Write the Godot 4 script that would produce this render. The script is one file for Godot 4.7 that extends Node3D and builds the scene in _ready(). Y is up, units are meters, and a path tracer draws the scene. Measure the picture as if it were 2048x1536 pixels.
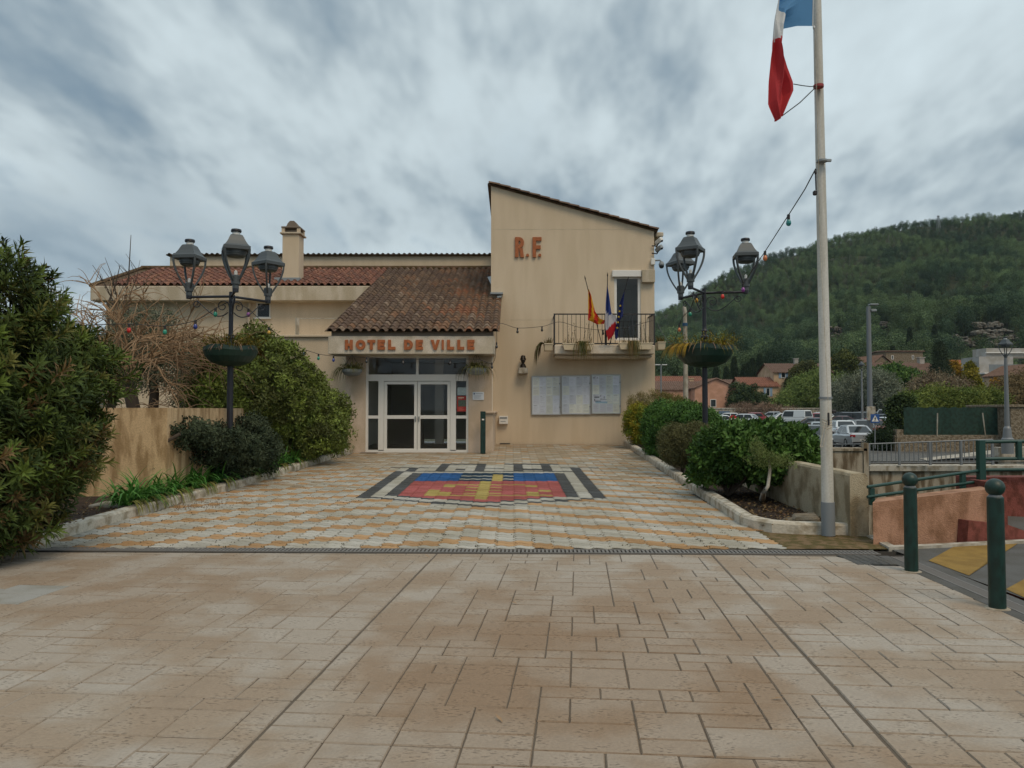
extends Node3D
# A small-town hall on an overcast winter day: stamped-concrete square in front, a paved drive with a coat of arms, car park and wooded hill behind.
# World: x right, y up, the view runs along -z. Metres. "far" below is the distance along -z from the place where the photographer stood.

const FOCAL := 1540.0
const SLOPE := 0.0234
const ANG := 0.085
var pitch := atan(52.0 / 1540.0)
var rng := RandomNumberGenerator.new()
var M := {}
var T := {}
var taken := {}


class B:
	var v := PackedVector3Array()
	var n := PackedVector3Array()
	var c := PackedColorArray()
	var u := PackedVector2Array()
	var col := Color.WHITE

	func put(a: Vector3, k: Vector3, t := Vector2.ZERO) -> void:
		v.push_back(a)
		n.push_back(k)
		c.push_back(col)
		u.push_back(t)

	# counter-clockwise seen from outside
	func tri(a: Vector3, b: Vector3, d: Vector3) -> void:
		var k := (b - a).cross(d - a).normalized()
		put(a, k)
		put(d, k)
		put(b, k)

	func quad(a: Vector3, b: Vector3, d: Vector3, e: Vector3) -> void:
		tri(a, b, d)
		tri(a, d, e)

	# a quad with texture coordinates: a lower left, b lower right, d upper right, e upper left
	func quad_uv(a: Vector3, b: Vector3, d: Vector3, e: Vector3) -> void:
		var k := (b - a).cross(d - a).normalized()
		put(a, k, Vector2(0, 1))
		put(d, k, Vector2(1, 0))
		put(b, k, Vector2(1, 1))
		put(a, k, Vector2(0, 1))
		put(e, k, Vector2(0, 0))
		put(d, k, Vector2(1, 0))

	func soft(a: Vector3, b: Vector3, d: Vector3, na: Vector3, nb: Vector3, nd: Vector3) -> void:
		put(a, na)
		put(d, nd)
		put(b, nb)

	# a convex face turned towards «out»
	func face(p: Array, out: Vector3) -> void:
		var k: Vector3 = (p[1] - p[0]).cross(p[2] - p[0])
		if k.dot(out) < 0.0:
			p = p.duplicate()
			p.reverse()
		for i in range(1, p.size() - 1):
			tri(p[0], p[i], p[i + 1])

	func box(at: Vector3, s: Vector3, t := Basis()) -> void:
		var h := s * 0.5
		for a in 3:
			for sg in [-1.0, 1.0]:
				var o := Vector3.ZERO
				o[a] = sg
				var p := []
				for q in [[-1, -1], [1, -1], [1, 1], [-1, 1]]:
					var w := Vector3.ZERO
					w[a] = sg * h[a]
					w[(a + 1) % 3] = q[0] * h[(a + 1) % 3]
					w[(a + 2) % 3] = q[1] * h[(a + 2) % 3]
					p.append(at + t * w)
				face(p, t * o)

	# box from one corner to the other
	func span(a: Vector3, b: Vector3) -> void:
		box((a + b) * 0.5, (b - a).abs())

	# a box with chamfered edges
	func rbox(at: Vector3, s: Vector3, w: float, t := Basis()) -> void:
		var h := s * 0.5
		w = minf(w, minf(h.x, minf(h.y, h.z)) * 0.9)
		var g := func(x: float, y: float, z: float, a: int) -> Vector3:
			var p := Vector3(x * (h.x - w), y * (h.y - w), z * (h.z - w))
			p[a] += w * [x, y, z][a]
			return at + t * p
		for a in 3:
			var b := (a + 1) % 3
			var d := (a + 2) % 3
			for sg in [-1.0, 1.0]:
				var p := []
				for q in [[-1.0, -1.0], [1.0, -1.0], [1.0, 1.0], [-1.0, 1.0]]:
					var e := Vector3.ZERO
					e[a] = sg
					e[b] = q[0]
					e[d] = q[1]
					p.append(g.call(e.x, e.y, e.z, a))
				var o := Vector3.ZERO
				o[a] = sg
				face(p, t * o)
				for sb in [-1.0, 1.0]:
					var p2 := []
					var e1 := Vector3.ZERO
					e1[a] = sg
					e1[b] = sb
					for q in [[a, -1.0], [a, 1.0], [b, 1.0], [b, -1.0]]:
						e1[d] = q[1]
						p2.append(g.call(e1.x, e1.y, e1.z, q[0]))
					var o2 := Vector3.ZERO
					o2[a] = sg
					o2[b] = sb
					face(p2, t * o2)
		for x in [-1.0, 1.0]:
			for y in [-1.0, 1.0]:
				for z in [-1.0, 1.0]:
					face([g.call(x, y, z, 0), g.call(x, y, z, 1), g.call(x, y, z, 2)], t * Vector3(x, y, z))

	# a round bar through points; r is one radius or one per point
	func tube(p: Array, r, sides := 8, caps := true) -> void:
		var rings := []
		var norms := []
		var side := Vector3.ZERO
		for i in p.size():
			var d: Vector3 = (p[mini(i + 1, p.size() - 1)] - p[maxi(i - 1, 0)]).normalized()
			if side == Vector3.ZERO:
				side = d.cross(Vector3.UP if absf(d.y) < 0.9 else Vector3.RIGHT).normalized()
			else:
				side = (side - d * side.dot(d)).normalized()
			var up := side.cross(d)
			var ring := []
			var nn := []
			var rad: float = r[i] if r is Array else r
			for k in sides:
				var a := TAU * k / sides
				var o := side * cos(a) + up * sin(a)
				ring.append(p[i] + o * rad)
				nn.append(o)
			rings.append(ring)
			norms.append(nn)
		for i in p.size() - 1:
			for k in sides:
				var l := (k + 1) % sides
				soft(rings[i][k], rings[i + 1][l], rings[i][l], norms[i][k], norms[i + 1][l], norms[i][l])
				soft(rings[i][k], rings[i + 1][k], rings[i + 1][l], norms[i][k], norms[i + 1][k], norms[i + 1][l])
		if caps:
			for e in [0, p.size() - 1]:
				face(rings[e], (p[0] - p[1]) if e == 0 else (p[-1] - p[-2]))

	# profile of (radius, height) turned about the y axis
	func lathe(prof: Array, at: Vector3, sides := 16, t := Basis()) -> void:
		for i in prof.size() - 1:
			var a: Vector2 = prof[i]
			var b: Vector2 = prof[i + 1]
			var s := Vector2(b.y - a.y, a.x - b.x).normalized()
			for k in sides:
				var f := TAU * k / sides
				var g := TAU * (k + 1) / sides
				var d1 := Vector3(cos(f), 0, sin(f))
				var d2 := Vector3(cos(g), 0, sin(g))
				var n1 := t * (d1 * s.x + Vector3.UP * s.y)
				var n2 := t * (d2 * s.x + Vector3.UP * s.y)
				var p := at + t * (d1 * a.x + Vector3.UP * a.y)
				var q := at + t * (d2 * a.x + Vector3.UP * a.y)
				var pp := at + t * (d1 * b.x + Vector3.UP * b.y)
				var qq := at + t * (d2 * b.x + Vector3.UP * b.y)
				if a.x > 1e-5:
					soft(p, qq, q, n1, n2, n2)
				if b.x > 1e-5:
					soft(p, pp, qq, n1, n1, n2)

	func ball(at: Vector3, r: Vector3, rings := 8, sides := 12, t := Basis()) -> void:
		for i in rings:
			for k in sides:
				var q := []
				for e in [[i, k], [i, k + 1], [i + 1, k + 1], [i + 1, k]]:
					var a: float = PI * e[0] / rings
					var f: float = TAU * e[1] / sides
					q.append(Vector3(sin(a) * cos(f), cos(a), sin(a) * sin(f)))
				var w := []
				var m := []
				for d in q:
					w.append(at + t * (d * r))
					m.append((t * (d / r)).normalized())
				if i > 0:
					soft(w[0], w[1], w[2], m[0], m[1], m[2])
				if i < rings - 1:
					soft(w[0], w[2], w[3], m[0], m[2], m[3])

	# a polygon in the xy plane given depth along z from z0 to z1, moved by t
	func prism(poly: PackedVector2Array, z0: float, z1: float, t := Transform3D()) -> void:
		var ids := Geometry2D.triangulate_polygon(poly)
		for i in range(0, ids.size(), 3):
			for z in [z0, z1]:
				var p := []
				for k in 3:
					var q: Vector2 = poly[ids[i + k]]
					p.append(t * Vector3(q.x, q.y, z))
				face(p, t.basis * Vector3(0, 0, z - (z0 + z1) * 0.5))
		var ccw := not Geometry2D.is_polygon_clockwise(poly)
		for i in poly.size():
			var a := poly[i]
			var b := poly[(i + 1) % poly.size()]
			var o := Vector2(b.y - a.y, a.x - b.x) * (1.0 if ccw else -1.0)
			face([t * Vector3(a.x, a.y, z0), t * Vector3(b.x, b.y, z0), t * Vector3(b.x, b.y, z1), t * Vector3(a.x, a.y, z1)], t.basis * Vector3(o.x, o.y, 0))

	# a section of (sideways, up) points swept along a level path, joined square at the corners
	func sweep(path: Array, sec: Array) -> void:
		var rows := []
		for i in path.size():
			var d1: Vector3 = (path[mini(i + 1, path.size() - 1)] - path[i])
			var d0: Vector3 = (path[i] - path[maxi(i - 1, 0)])
			d0.y = 0
			d1.y = 0
			var d := (d0.normalized() + d1.normalized()).normalized()
			var s := d.cross(Vector3.UP)
			var w := 1.0
			if d0 != Vector3.ZERO and d1 != Vector3.ZERO:
				w = 1.0 / maxf(0.5, d.dot(d1.normalized()))
			var row := []
			for q in sec:
				row.append(path[i] + s * q.x * w + Vector3.UP * q.y)
			rows.append(row)
		for i in rows.size() - 1:
			for k in sec.size():
				var l := (k + 1) % sec.size()
				quad(rows[i][k], rows[i][l], rows[i + 1][l], rows[i + 1][k])
		var e: Array = rows[0].duplicate()
		face(e, path[0] - path[1])
		face(rows[-1], path[-1] - path[-2])

	# one leaf: two faces folded along the rib
	func leaf(base: Vector3, dir: Vector3, up: Vector3, length: float, width: float, droop := 0.1, fold := 0.12) -> void:
		var side := dir.cross(up).normalized()
		var mid := base + dir * length * 0.45
		var l := mid + side * width * 0.5 + up * width * fold
		var r := mid - side * width * 0.5 + up * width * fold
		var tip := base + dir * length - up * length * droop
		tri(base, l, tip)
		tri(base, tip, r)

	# a long strap leaf that arches over
	func strap(base: Vector3, dir: Vector3, length: float, width: float, sag: float, steps := 4) -> void:
		var p := base
		var d := dir
		var side := Vector3(-dir.z, 0, dir.x).normalized()
		for i in steps:
			var w0 := width * 0.5 * (1.0 - pow(float(i) / steps, 3.0))
			var w1 := width * 0.5 * (1.0 - pow(float(i + 1) / steps, 3.0))
			var q := p + d * length / steps
			quad(p - side * w0, q - side * w1, q + side * w1, p + side * w0)
			p = q
			d = (d + Vector3.DOWN * sag / steps).normalized()

	func mesh() -> ArrayMesh:
		var a := []
		a.resize(Mesh.ARRAY_MAX)
		a[Mesh.ARRAY_VERTEX] = v
		a[Mesh.ARRAY_NORMAL] = n
		a[Mesh.ARRAY_COLOR] = c
		a[Mesh.ARRAY_TEX_UV] = u
		var m := ArrayMesh.new()
		if v.size():
			m.add_surface_from_arrays(Mesh.PRIMITIVE_TRIANGLES, a)
		return m


# ---------- naming and tagging ----------
func numbered(called: String) -> String:
	var k: int = taken.get(called, -1) + 1
	taken[called] = k
	return called if k == 0 else "%s_%03d" % [called, k]


func tag(o: Node3D, label: String, category: String, group := "", kind := "") -> Node3D:
	o.set_meta("label", label)
	o.set_meta("category", category)
	if group:
		o.set_meta("group", group)
	if kind:
		o.set_meta("kind", kind)
	return o


func put(called: String, b, m: Material, parent: Node3D = null) -> MeshInstance3D:
	var o := MeshInstance3D.new()
	o.mesh = b.mesh() if b is B else b
	o.material_override = m
	if parent == null:
		o.name = numbered(called)
		add_child(o, true)
	else:
		o.name = called
		parent.add_child(o, true)
	return o


func thing(called: String, label: String, category: String, at := Vector3.ZERO, turn := 0.0, group := "") -> Node3D:
	var o := Node3D.new()
	o.name = numbered(called)
	add_child(o, true)
	o.position = at
	o.rotation.y = turn
	tag(o, label, category, group)
	return o


func part(called: String, parent: Node3D, at := Vector3.ZERO, rot := Vector3.ZERO) -> Node3D:
	var o := Node3D.new()
	o.name = called
	parent.add_child(o, true)
	o.position = at
	o.rotation = rot
	return o


func struct(called: String, b, m: Material) -> MeshInstance3D:
	var o := put(called, b, m)
	o.set_meta("kind", "structure")
	return o


# many alike pieces as one object
func many(called: String, mesh: Mesh, m: Material, places: Array, colors, parent: Node3D = null) -> MultiMeshInstance3D:
	var mm := MultiMesh.new()
	mm.transform_format = MultiMesh.TRANSFORM_3D
	mm.use_colors = colors != null
	mm.mesh = mesh
	mm.instance_count = places.size()
	for i in places.size():
		mm.set_instance_transform(i, places[i])
		if colors != null:
			mm.set_instance_color(i, colors[i])
	var o := MultiMeshInstance3D.new()
	o.multimesh = mm
	o.material_override = m
	o.set_meta("kind", "stuff")
	if parent == null:
		o.name = numbered(called)
		add_child(o, true)
	else:
		o.name = called
		parent.add_child(o, true)
	return o


func copy(o: Node3D, label: String, at: Vector3, turn: float) -> Node3D:
	var r: Node3D = o.duplicate()
	r.name = numbered(o.name)
	add_child(r, true)
	r.position = at
	r.rotation.y = turn
	r.set_meta("label", label)
	return r


# ---------- places ----------
# the point that a survey of the photograph gives for picture position (px, py) at a distance along the view
func at(px: float, py: float, far: float) -> Vector3:
	var d := Vector3((px - 1024.0) / FOCAL, (768.0 - py) / FOCAL, -1.0).rotated(Vector3.RIGHT, pitch)
	return Vector3(0, 1.6, 0) + d * (far / -d.z)


# the same on level ground of height h
func ground(px: float, py: float, h := 0.0) -> Vector3:
	var d := Vector3((px - 1024.0) / FOCAL, (768.0 - py) / FOCAL, -1.0).rotated(Vector3.RIGHT, pitch)
	return Vector3(0, 1.6, 0) + d * ((h - 1.6) / d.y)


# height of the paved drive
func drive_y(far: float) -> float:
	return maxf(0.0, SLOPE * (far - 8.86))


func r(a: float, b: float) -> float:
	return rng.randf_range(a, b)


# ---------- materials ----------
func noise_tex(freq: float, octaves: int, lo: Color, hi: Color, size := 512, seed_ := 1, stops := [], kind := FastNoiseLite.TYPE_SIMPLEX_SMOOTH) -> NoiseTexture2D:
	var f := FastNoiseLite.new()
	f.noise_type = kind
	f.seed = seed_
	f.frequency = freq
	f.fractal_octaves = octaves
	var g := Gradient.new()
	g.set_color(0, lo)
	g.set_color(1, hi)
	if stops.size():
		g.set_offset(0, stops[0])
		g.set_offset(1, stops[1])
	var t := NoiseTexture2D.new()
	t.width = size
	t.height = size
	t.seamless = true
	t.noise = f
	t.color_ramp = g
	return t


func lin(r_: float, g_: float, b_: float) -> Color:
	return Color(r_, g_, b_).linear_to_srgb()


# a plain material from real-world (linear) base colours
func mat(c: Color, rough := 0.8, metal := 0.0) -> StandardMaterial3D:
	var m := StandardMaterial3D.new()
	m.albedo_color = c.linear_to_srgb()
	m.roughness = rough
	m.metallic = metal
	return m


# grain (world scale) and a coarser tone over it; streak > 0 draws the tone out downwards
func rough_mat(c: Color, grain: Texture2D, gs: float, tone: Texture2D, ts: Vector3, bump := 0.0, bump_tex: Texture2D = null, rough := 0.85) -> StandardMaterial3D:
	var m := mat(c, rough)
	m.albedo_texture = grain
	m.uv1_triplanar = true
	m.uv1_world_triplanar = true
	m.uv1_scale = Vector3.ONE * gs
	if tone:
		m.detail_enabled = true
		m.detail_blend_mode = BaseMaterial3D.BLEND_MODE_MUL
		m.detail_albedo = tone
		m.detail_uv_layer = BaseMaterial3D.DETAIL_UV_2
		m.uv2_triplanar = true
		m.uv2_world_triplanar = true
		m.uv2_scale = ts
	if bump > 0.0:
		m.heightmap_enabled = true
		m.heightmap_texture = bump_tex if bump_tex else grain
		m.heightmap_scale = bump
	return m


func leaf_mat(rough := 0.55, through := 0.35) -> StandardMaterial3D:
	var m := mat(Color.WHITE, rough)
	m.vertex_color_use_as_albedo = true
	m.metallic_specular = 0.3
	m.backlight_enabled = true
	m.backlight = Color(through, through, through * 0.6)
	m.cull_mode = BaseMaterial3D.CULL_DISABLED
	return m


# grey marks of the stamping mat: streaks in clusters, with soft clouding between
func slab_marks() -> ImageTexture:
	var n := 1024
	var sets := []
	for e in [[0.035, 4, 51], [0.007, 2, 52], [0.09, 3, 53]]:
		var f := FastNoiseLite.new()
		f.frequency = e[0]
		f.fractal_octaves = e[1]
		f.seed = e[2]
		sets.append(f.get_seamless_image(n, n).get_data())
	var out := PackedByteArray()
	var out2 := PackedByteArray()
	out.resize(n * n)
	out2.resize(n * n)
	for y in n:
		for x in n:
			# the marks are drawn out sideways
			var a: float = sets[0][((y * 3) % n) * n + x] / 255.0
			var i := y * n + x
			var m: float = sets[1][i] / 255.0
			var g: float = sets[2][i] / 255.0
			var w := smoothstep(0.56, 0.72, a) * smoothstep(0.44, 0.66, m)
			out[i] = int(255.0 * (1.0 - 0.24 * w) * (0.84 + 0.08 * m + 0.06 * g + 0.07 * a))
			out2[i] = int(255.0 * (0.84 + 0.10 * a + 0.06 * g))
	T.cloud_grain = ImageTexture.create_from_image(Image.create_from_data(n, n, false, Image.FORMAT_L8, out2))
	return ImageTexture.create_from_image(Image.create_from_data(n, n, false, Image.FORMAT_L8, out))


func make_materials() -> void:
	var g := func(a: float) -> Color: return Color(a, a, a)
	T.fine = noise_tex(0.06, 4, g.call(0.86), g.call(1.0), 512, 3)
	T.grit = noise_tex(0.25, 3, g.call(0.62), g.call(1.0), 512, 4)
	T.cloudy = noise_tex(0.012, 4, Color(0.91, 0.90, 0.87), Color(1, 1, 1), 512, 5, [0.3, 0.7])
	T.drips = noise_tex(0.012, 3, Color(0.97, 0.965, 0.955), Color(1, 1, 1), 512, 15, [0.3, 0.7])
	T.stain = noise_tex(0.02, 4, Color(0.78, 0.75, 0.70), Color(1, 1, 1), 512, 6, [0.25, 0.6])
	T.heavy = noise_tex(0.02, 5, Color(0.62, 0.57, 0.50), Color(1, 1, 1), 512, 7, [0.30, 0.64])
	T.bump = noise_tex(0.12, 4, g.call(0.0), g.call(1.0), 512, 8)
	T.slate = noise_tex(0.025, 5, g.call(0.0), g.call(1.0), 512, 9, [0.3, 0.75])
	T.flecks = slab_marks()
	T.moss = noise_tex(0.02, 4, Color(0.74, 0.75, 0.50), Color(1, 0.96, 0.92), 512, 12, [0.35, 0.65])
	T.brown = noise_tex(0.008, 5, Color(0.93, 0.885, 0.835), Color(1, 1, 1), 1024, 13, [0.36, 0.64])

	M.stucco = rough_mat(Color(0.74, 0.60, 0.435), T.fine, 0.9, T.drips, Vector3(0.30, 0.05, 0.30), 0.5, T.bump, 0.92)
	M.stucco_pink = rough_mat(Color(0.72, 0.57, 0.445), T.fine, 0.9, T.cloudy, Vector3(0.2, 0.12, 0.2), 0.4, T.bump, 0.92)
	M.fascia = rough_mat(Color(0.72, 0.63, 0.52), T.fine, 0.7, T.cloudy, Vector3(0.2, 0.2, 0.2), 0.2, T.bump, 0.85)
	M.cornice = rough_mat(Color(0.62, 0.53, 0.41), T.fine, 0.7, T.cloudy, Vector3(0.3, 0.1, 0.3), 0.2, T.bump, 0.85)
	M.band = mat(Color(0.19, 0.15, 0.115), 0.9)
	M.white = mat(Color(0.72, 0.70, 0.66), 0.4)
	M.inside = mat(Color(0.48, 0.46, 0.41), 0.9)
	M.inside_floor = mat(Color(0.34, 0.29, 0.23), 0.2)
	M.glass = mat(Color(0.12, 0.14, 0.13), 0.02)
	M.glass.transparency = BaseMaterial3D.TRANSPARENCY_ALPHA
	M.glass.albedo_color.a = 0.06
	M.rust = rough_mat(Color(0.46, 0.135, 0.04), T.fine, 2.0, T.cloudy, Vector3(1.2, 1.2, 1.2), 0.1, T.bump, 0.7)
	M.iron = mat(Color(0.022, 0.019, 0.02), 0.55)
	M.zinc = mat(Color(0.26, 0.28, 0.29), 0.5, 0.3)
	M.tile = rough_mat(Color(1, 1, 1), T.grit, 1.6, T.stain, Vector3(0.35, 0.35, 0.35), 0.4, T.bump, 0.95)
	M.tile.vertex_color_use_as_albedo = true
	M.tile_old = rough_mat(Color(0.20, 0.125, 0.08), T.grit, 1.2, T.moss, Vector3(0.35, 0.35, 0.35), 0.3, T.bump, 0.95)
	# eight tones of slab from pale grey to warm brown
	M.slab = []
	for k in 8:
		var f := k / 7.0
		var c := Color(0.43, 0.375, 0.315).lerp(Color(0.355, 0.275, 0.205), f)
		var m := rough_mat(c, T.flecks, 0.5, T.brown, Vector3(0.11, 0.11, 0.11), 0.4, T.bump, 0.78)
		m.metallic_specular = 0.3
		M.slab.append(m)
	M.slab_grey = rough_mat(Color(0.375, 0.36, 0.33), T.cloud_grain, 0.9, T.cloudy, Vector3(0.3, 0.3, 0.3), 0.4, T.bump, 0.8)
	M.joint = rough_mat(Color(0.18, 0.14, 0.10), T.grit, 2.0, null, Vector3.ONE)
	M.paver = rough_mat(Color(1, 1, 1), T.grit, 1.1, T.cloudy, Vector3(0.14, 0.14, 0.14), 0.5, T.bump, 0.85)
	M.paver.vertex_color_use_as_albedo = true
	M.paver.metallic_specular = 0.25
	M.paver_joint = rough_mat(Color(0.09, 0.075, 0.05), T.grit, 2.0, null, Vector3.ONE)
	M.kerb = rough_mat(Color(0.66, 0.595, 0.49), T.fine, 0.8, T.stain, Vector3(0.5, 0.5, 0.5), 0.5, T.bump, 0.9)
	M.grate = mat(Color(0.20, 0.185, 0.17), 0.65, 0.3)
	M.iron_dirt = mat(Color(0.06, 0.053, 0.045), 0.95)
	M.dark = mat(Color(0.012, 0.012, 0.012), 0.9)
	M.asphalt = rough_mat(Color(0.20, 0.195, 0.185), T.grit, 2.2, T.cloudy, Vector3(0.3, 0.3, 0.3), 0.8, T.bump, 0.9)
	M.yellow = rough_mat(Color(0.60, 0.36, 0.07), T.grit, 3.2, T.cloudy, Vector3(0.5, 0.5, 0.5), 0.8, T.bump, 0.85)
	M.moss = rough_mat(Color(0.30, 0.21, 0.105), T.grit, 1.4, T.moss, Vector3(0.55, 0.55, 0.55), 0.8, T.bump, 0.95)
	M.soil = rough_mat(Color(0.10, 0.058, 0.034), T.grit, 1.1, T.stain, Vector3(0.4, 0.4, 0.4), 3.0, T.bump, 1.0)
	M.beige = rough_mat(Color(0.50, 0.42, 0.29), T.fine, 0.8, T.stain, Vector3(0.3, 0.22, 0.3), 0.8, T.bump, 0.92)
	M.ochre = rough_mat(Color(0.68, 0.475, 0.27), T.fine, 0.8, T.stain, Vector3(0.45, 0.12, 0.45), 0.6, T.bump, 0.92)
	M.orange_wall = rough_mat(Color(0.50, 0.275, 0.175), T.fine, 0.7, T.stain, Vector3(0.35, 0.2, 0.35), 0.7, T.bump, 0.92)
	M.red_wall = rough_mat(Color(0.27, 0.075, 0.055), T.fine, 0.9, T.stain, Vector3(0.8, 0.5, 0.8), 0.6, T.bump, 0.9)
	M.concrete = rough_mat(Color(0.42, 0.36, 0.275), T.fine, 0.6, T.heavy, Vector3(0.22, 0.05, 0.22), 0.5, T.bump, 0.92)
	M.concrete_pale = rough_mat(Color(0.52, 0.48, 0.41), T.fine, 0.6, T.stain, Vector3(0.3, 0.15, 0.3), 0.3, T.bump, 0.92)
	M.stone = rough_mat(Color(0.38, 0.31, 0.22), T.grit, 0.5, T.stain, Vector3(0.4, 0.4, 0.4), 2.0, T.slate, 0.95)
	M.bollard = rough_mat(Color(0.009, 0.055, 0.042), T.grit, 1.6, T.stain, Vector3(1.5, 0.6, 1.5), 0.15, T.bump, 0.42)
	M.rail_green = mat(Color(0.01, 0.05, 0.04), 0.4)
	M.rail_grey = mat(Color(0.20, 0.21, 0.22), 0.5, 0.3)
	M.pole_white = rough_mat(Color(0.70, 0.68, 0.63), T.fine, 0.9, T.cloudy, Vector3(1.0, 0.12, 1.0), 0.0, null, 0.45)
	M.pole_grey = mat(Color(0.20, 0.22, 0.235), 0.55)
	M.lamp_grey = mat(Color(0.075, 0.085, 0.09), 0.5, 0.2)
	M.lamp_black = mat(Color(0.012, 0.013, 0.02), 0.45)
	M.lamp_white = mat(Color(0.6, 0.6, 0.58), 0.3)
	M.bowl = mat(Color(0.008, 0.034, 0.024), 0.5)
	M.cloth = mat(Color.WHITE, 0.85)
	M.cloth.vertex_color_use_as_albedo = true
	M.cloth.cull_mode = BaseMaterial3D.CULL_DISABLED
	M.cloth.backlight_enabled = true
	M.cloth.backlight = Color(0.75, 0.75, 0.75)
	M.paint = mat(Color.WHITE, 0.6)
	M.paint.vertex_color_use_as_albedo = true
	M.bulb = mat(Color.WHITE, 0.15)
	M.bulb.vertex_color_use_as_albedo = true
	M.leaf = leaf_mat()
	M.leaf_dull = leaf_mat(0.8, 0.25)
	M.twig = mat(Color(0.30, 0.19, 0.105), 0.9)
	M.bark = rough_mat(Color(0.13, 0.095, 0.07), T.grit, 1.5, null, Vector3.ONE, 1.0, T.bump, 0.95)
	M.bronze = mat(Color(0.035, 0.028, 0.022), 0.4, 0.6)
	M.planter = mat(Color(0.64, 0.53, 0.37), 0.7)
	M.tyre = mat(Color(0.012, 0.012, 0.012), 0.85)
	M.rim = mat(Color(0.45, 0.46, 0.47), 0.35, 0.8)
	M.car_glass = mat(Color(0.015, 0.02, 0.022), 0.05)
	M.tail = mat(Color(0.30, 0.012, 0.012), 0.2)
	M.head = mat(Color(0.65, 0.67, 0.68), 0.1)
	M.plate = mat(Color(0.6, 0.6, 0.58), 0.4)
	M.hill = rough_mat(Color(0.06, 0.075, 0.035), T.grit, 0.05, T.moss, Vector3(0.01, 0.01, 0.01), 0.0, null, 1.0)
	M.rock = rough_mat(Color(0.29, 0.275, 0.24), T.grit, 0.12, T.heavy, Vector3(0.08, 0.08, 0.08), 8.0, T.slate, 1.0)


# ---------- sky ----------
func make_sky() -> ImageTexture:
	var w := 2048
	var h := 1024
	var big := FastNoiseLite.new()
	big.seed = 21
	big.frequency = 0.55
	big.fractal_octaves = 4
	var fine := FastNoiseLite.new()
	fine.seed = 5
	fine.frequency = 1.6
	fine.fractal_octaves = 5
	fine.fractal_gain = 0.62
	var holes := FastNoiseLite.new()
	holes.seed = 14
	holes.frequency = 0.42
	holes.fractal_octaves = 3
	var data := PackedFloat32Array()
	data.resize(w * h * 3)
	var run := 0.09   # the wind: the streaks point a little to the right of the view
	var cs := cos(run)
	var sn := sin(run)
	for y in h:
		var el := PI * 0.5 - PI * (y + 0.5) / h
		var e := maxf(el, 0.0)
		var up := sin(e)
		var flat := cos(e)
		var k := 1.0 / (up + 0.22)
		var low := 1.0 - smoothstep(0.0, 0.16, e)
		for x in w:
			var i := (y * w + x) * 3
			if el < -0.02:
				data[i] = 0.30
				data[i + 1] = 0.33
				data[i + 2] = 0.34
				continue
			var t := TAU * (x + 0.5) / w
			var px := sin(t) * flat * k
			var pz := cos(t) * flat * k
			var a := px * cs - pz * sn
			var b := px * sn + pz * cs
			var s := fine.get_noise_2d(a * 1.35, b * 0.60 + 7.0) + 0.30 * fine.get_noise_2d(a * 5.5 + 9.0, b * 2.6)
			var g := big.get_noise_2d(a * 1.1, b * 0.6)
			var o := holes.get_noise_2d(a * 1.5 + 3.0, b * 0.9)
			# side 1 is the brighter, thicker cloud round the veiled sun, which stands ahead and to the right
			var side := 0.5 + 0.5 * sin(t + 0.1)
			var cover := clampf(0.75 + g * 0.42 + s * 0.62 + side * 0.30 - 0.15, 0.0, 1.0)
			var gap := smoothstep(0.02, 0.62, o + s * 0.75 + low * 0.12 - side * 0.16)
			cover *= 1.0 - 0.6 * gap * lerpf(1.0, 0.45, smoothstep(0.15, 0.42, e))
			cover = smoothstep(0.05, 0.95, cover)
			var shade := (0.88 + 0.25 * s + 0.16 * side + 0.12 * g) * 1.12 * (1.0 + 0.55 * smoothstep(0.45, 1.2, e))
			var cr := 0.490 * shade
			var cg := 0.572 * shade
			var cb := 0.608 * shade
			data[i] = lerpf(0.20, cr, cover)
			data[i + 1] = lerpf(0.285, cg, cover)
			data[i + 2] = lerpf(0.365, cb, cover)
	var im := Image.create_from_data(w, h, false, Image.FORMAT_RGBF, data.to_byte_array())
	return ImageTexture.create_from_image(im)


func _ready() -> void:
	# camera
	var cam := Camera3D.new()
	cam.name = "camera"
	cam.fov = rad_to_deg(2.0 * atan(768.0 / FOCAL))
	cam.position = Vector3(0, 1.6, 0)
	cam.rotation.x = pitch
	cam.near = 0.05
	cam.far = 4000.0
	add_child(cam)
	cam.current = true
	# sky, air and exposure
	var sky_m := PanoramaSkyMaterial.new()
	sky_m.panorama = make_sky()
	var sky := Sky.new()
	sky.sky_material = sky_m
	var env := Environment.new()
	env.background_mode = Environment.BG_SKY
	env.sky = sky
	env.background_energy_multiplier = 1.0
	env.tonemap_mode = Environment.TONE_MAPPER_LINEAR
	env.tonemap_exposure = 1.04
	env.fog_enabled = true
	env.fog_density = 0.0001
	env.fog_light_color = Color(0.72, 0.79, 0.84)
	env.sdfgi_enabled = true
	env.ssao_enabled = true
	env.ssil_enabled = true
	var we := WorldEnvironment.new()
	we.name = "world_environment"
	we.environment = env
	add_child(we)
	# the sun veiled by cloud, high over the viewer's right shoulder
	var sun := DirectionalLight3D.new()
	sun.name = "sun"
	sun.light_energy = 0.42
	sun.light_color = Color(1.0, 0.90, 0.76)
	sun.light_angular_distance = 24.0
	sun.shadow_enabled = true
	add_child(sun)
	sun.look_at_from_position(Vector3(35, 100, 68), Vector3.ZERO, Vector3.UP)

	rng.seed = 7
	make_materials()
	build_land()
	build_plaza()
	build_drive()
	build_hall()
	build_hall_fittings()
	build_planting()
	build_street()
	build_far()


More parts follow.
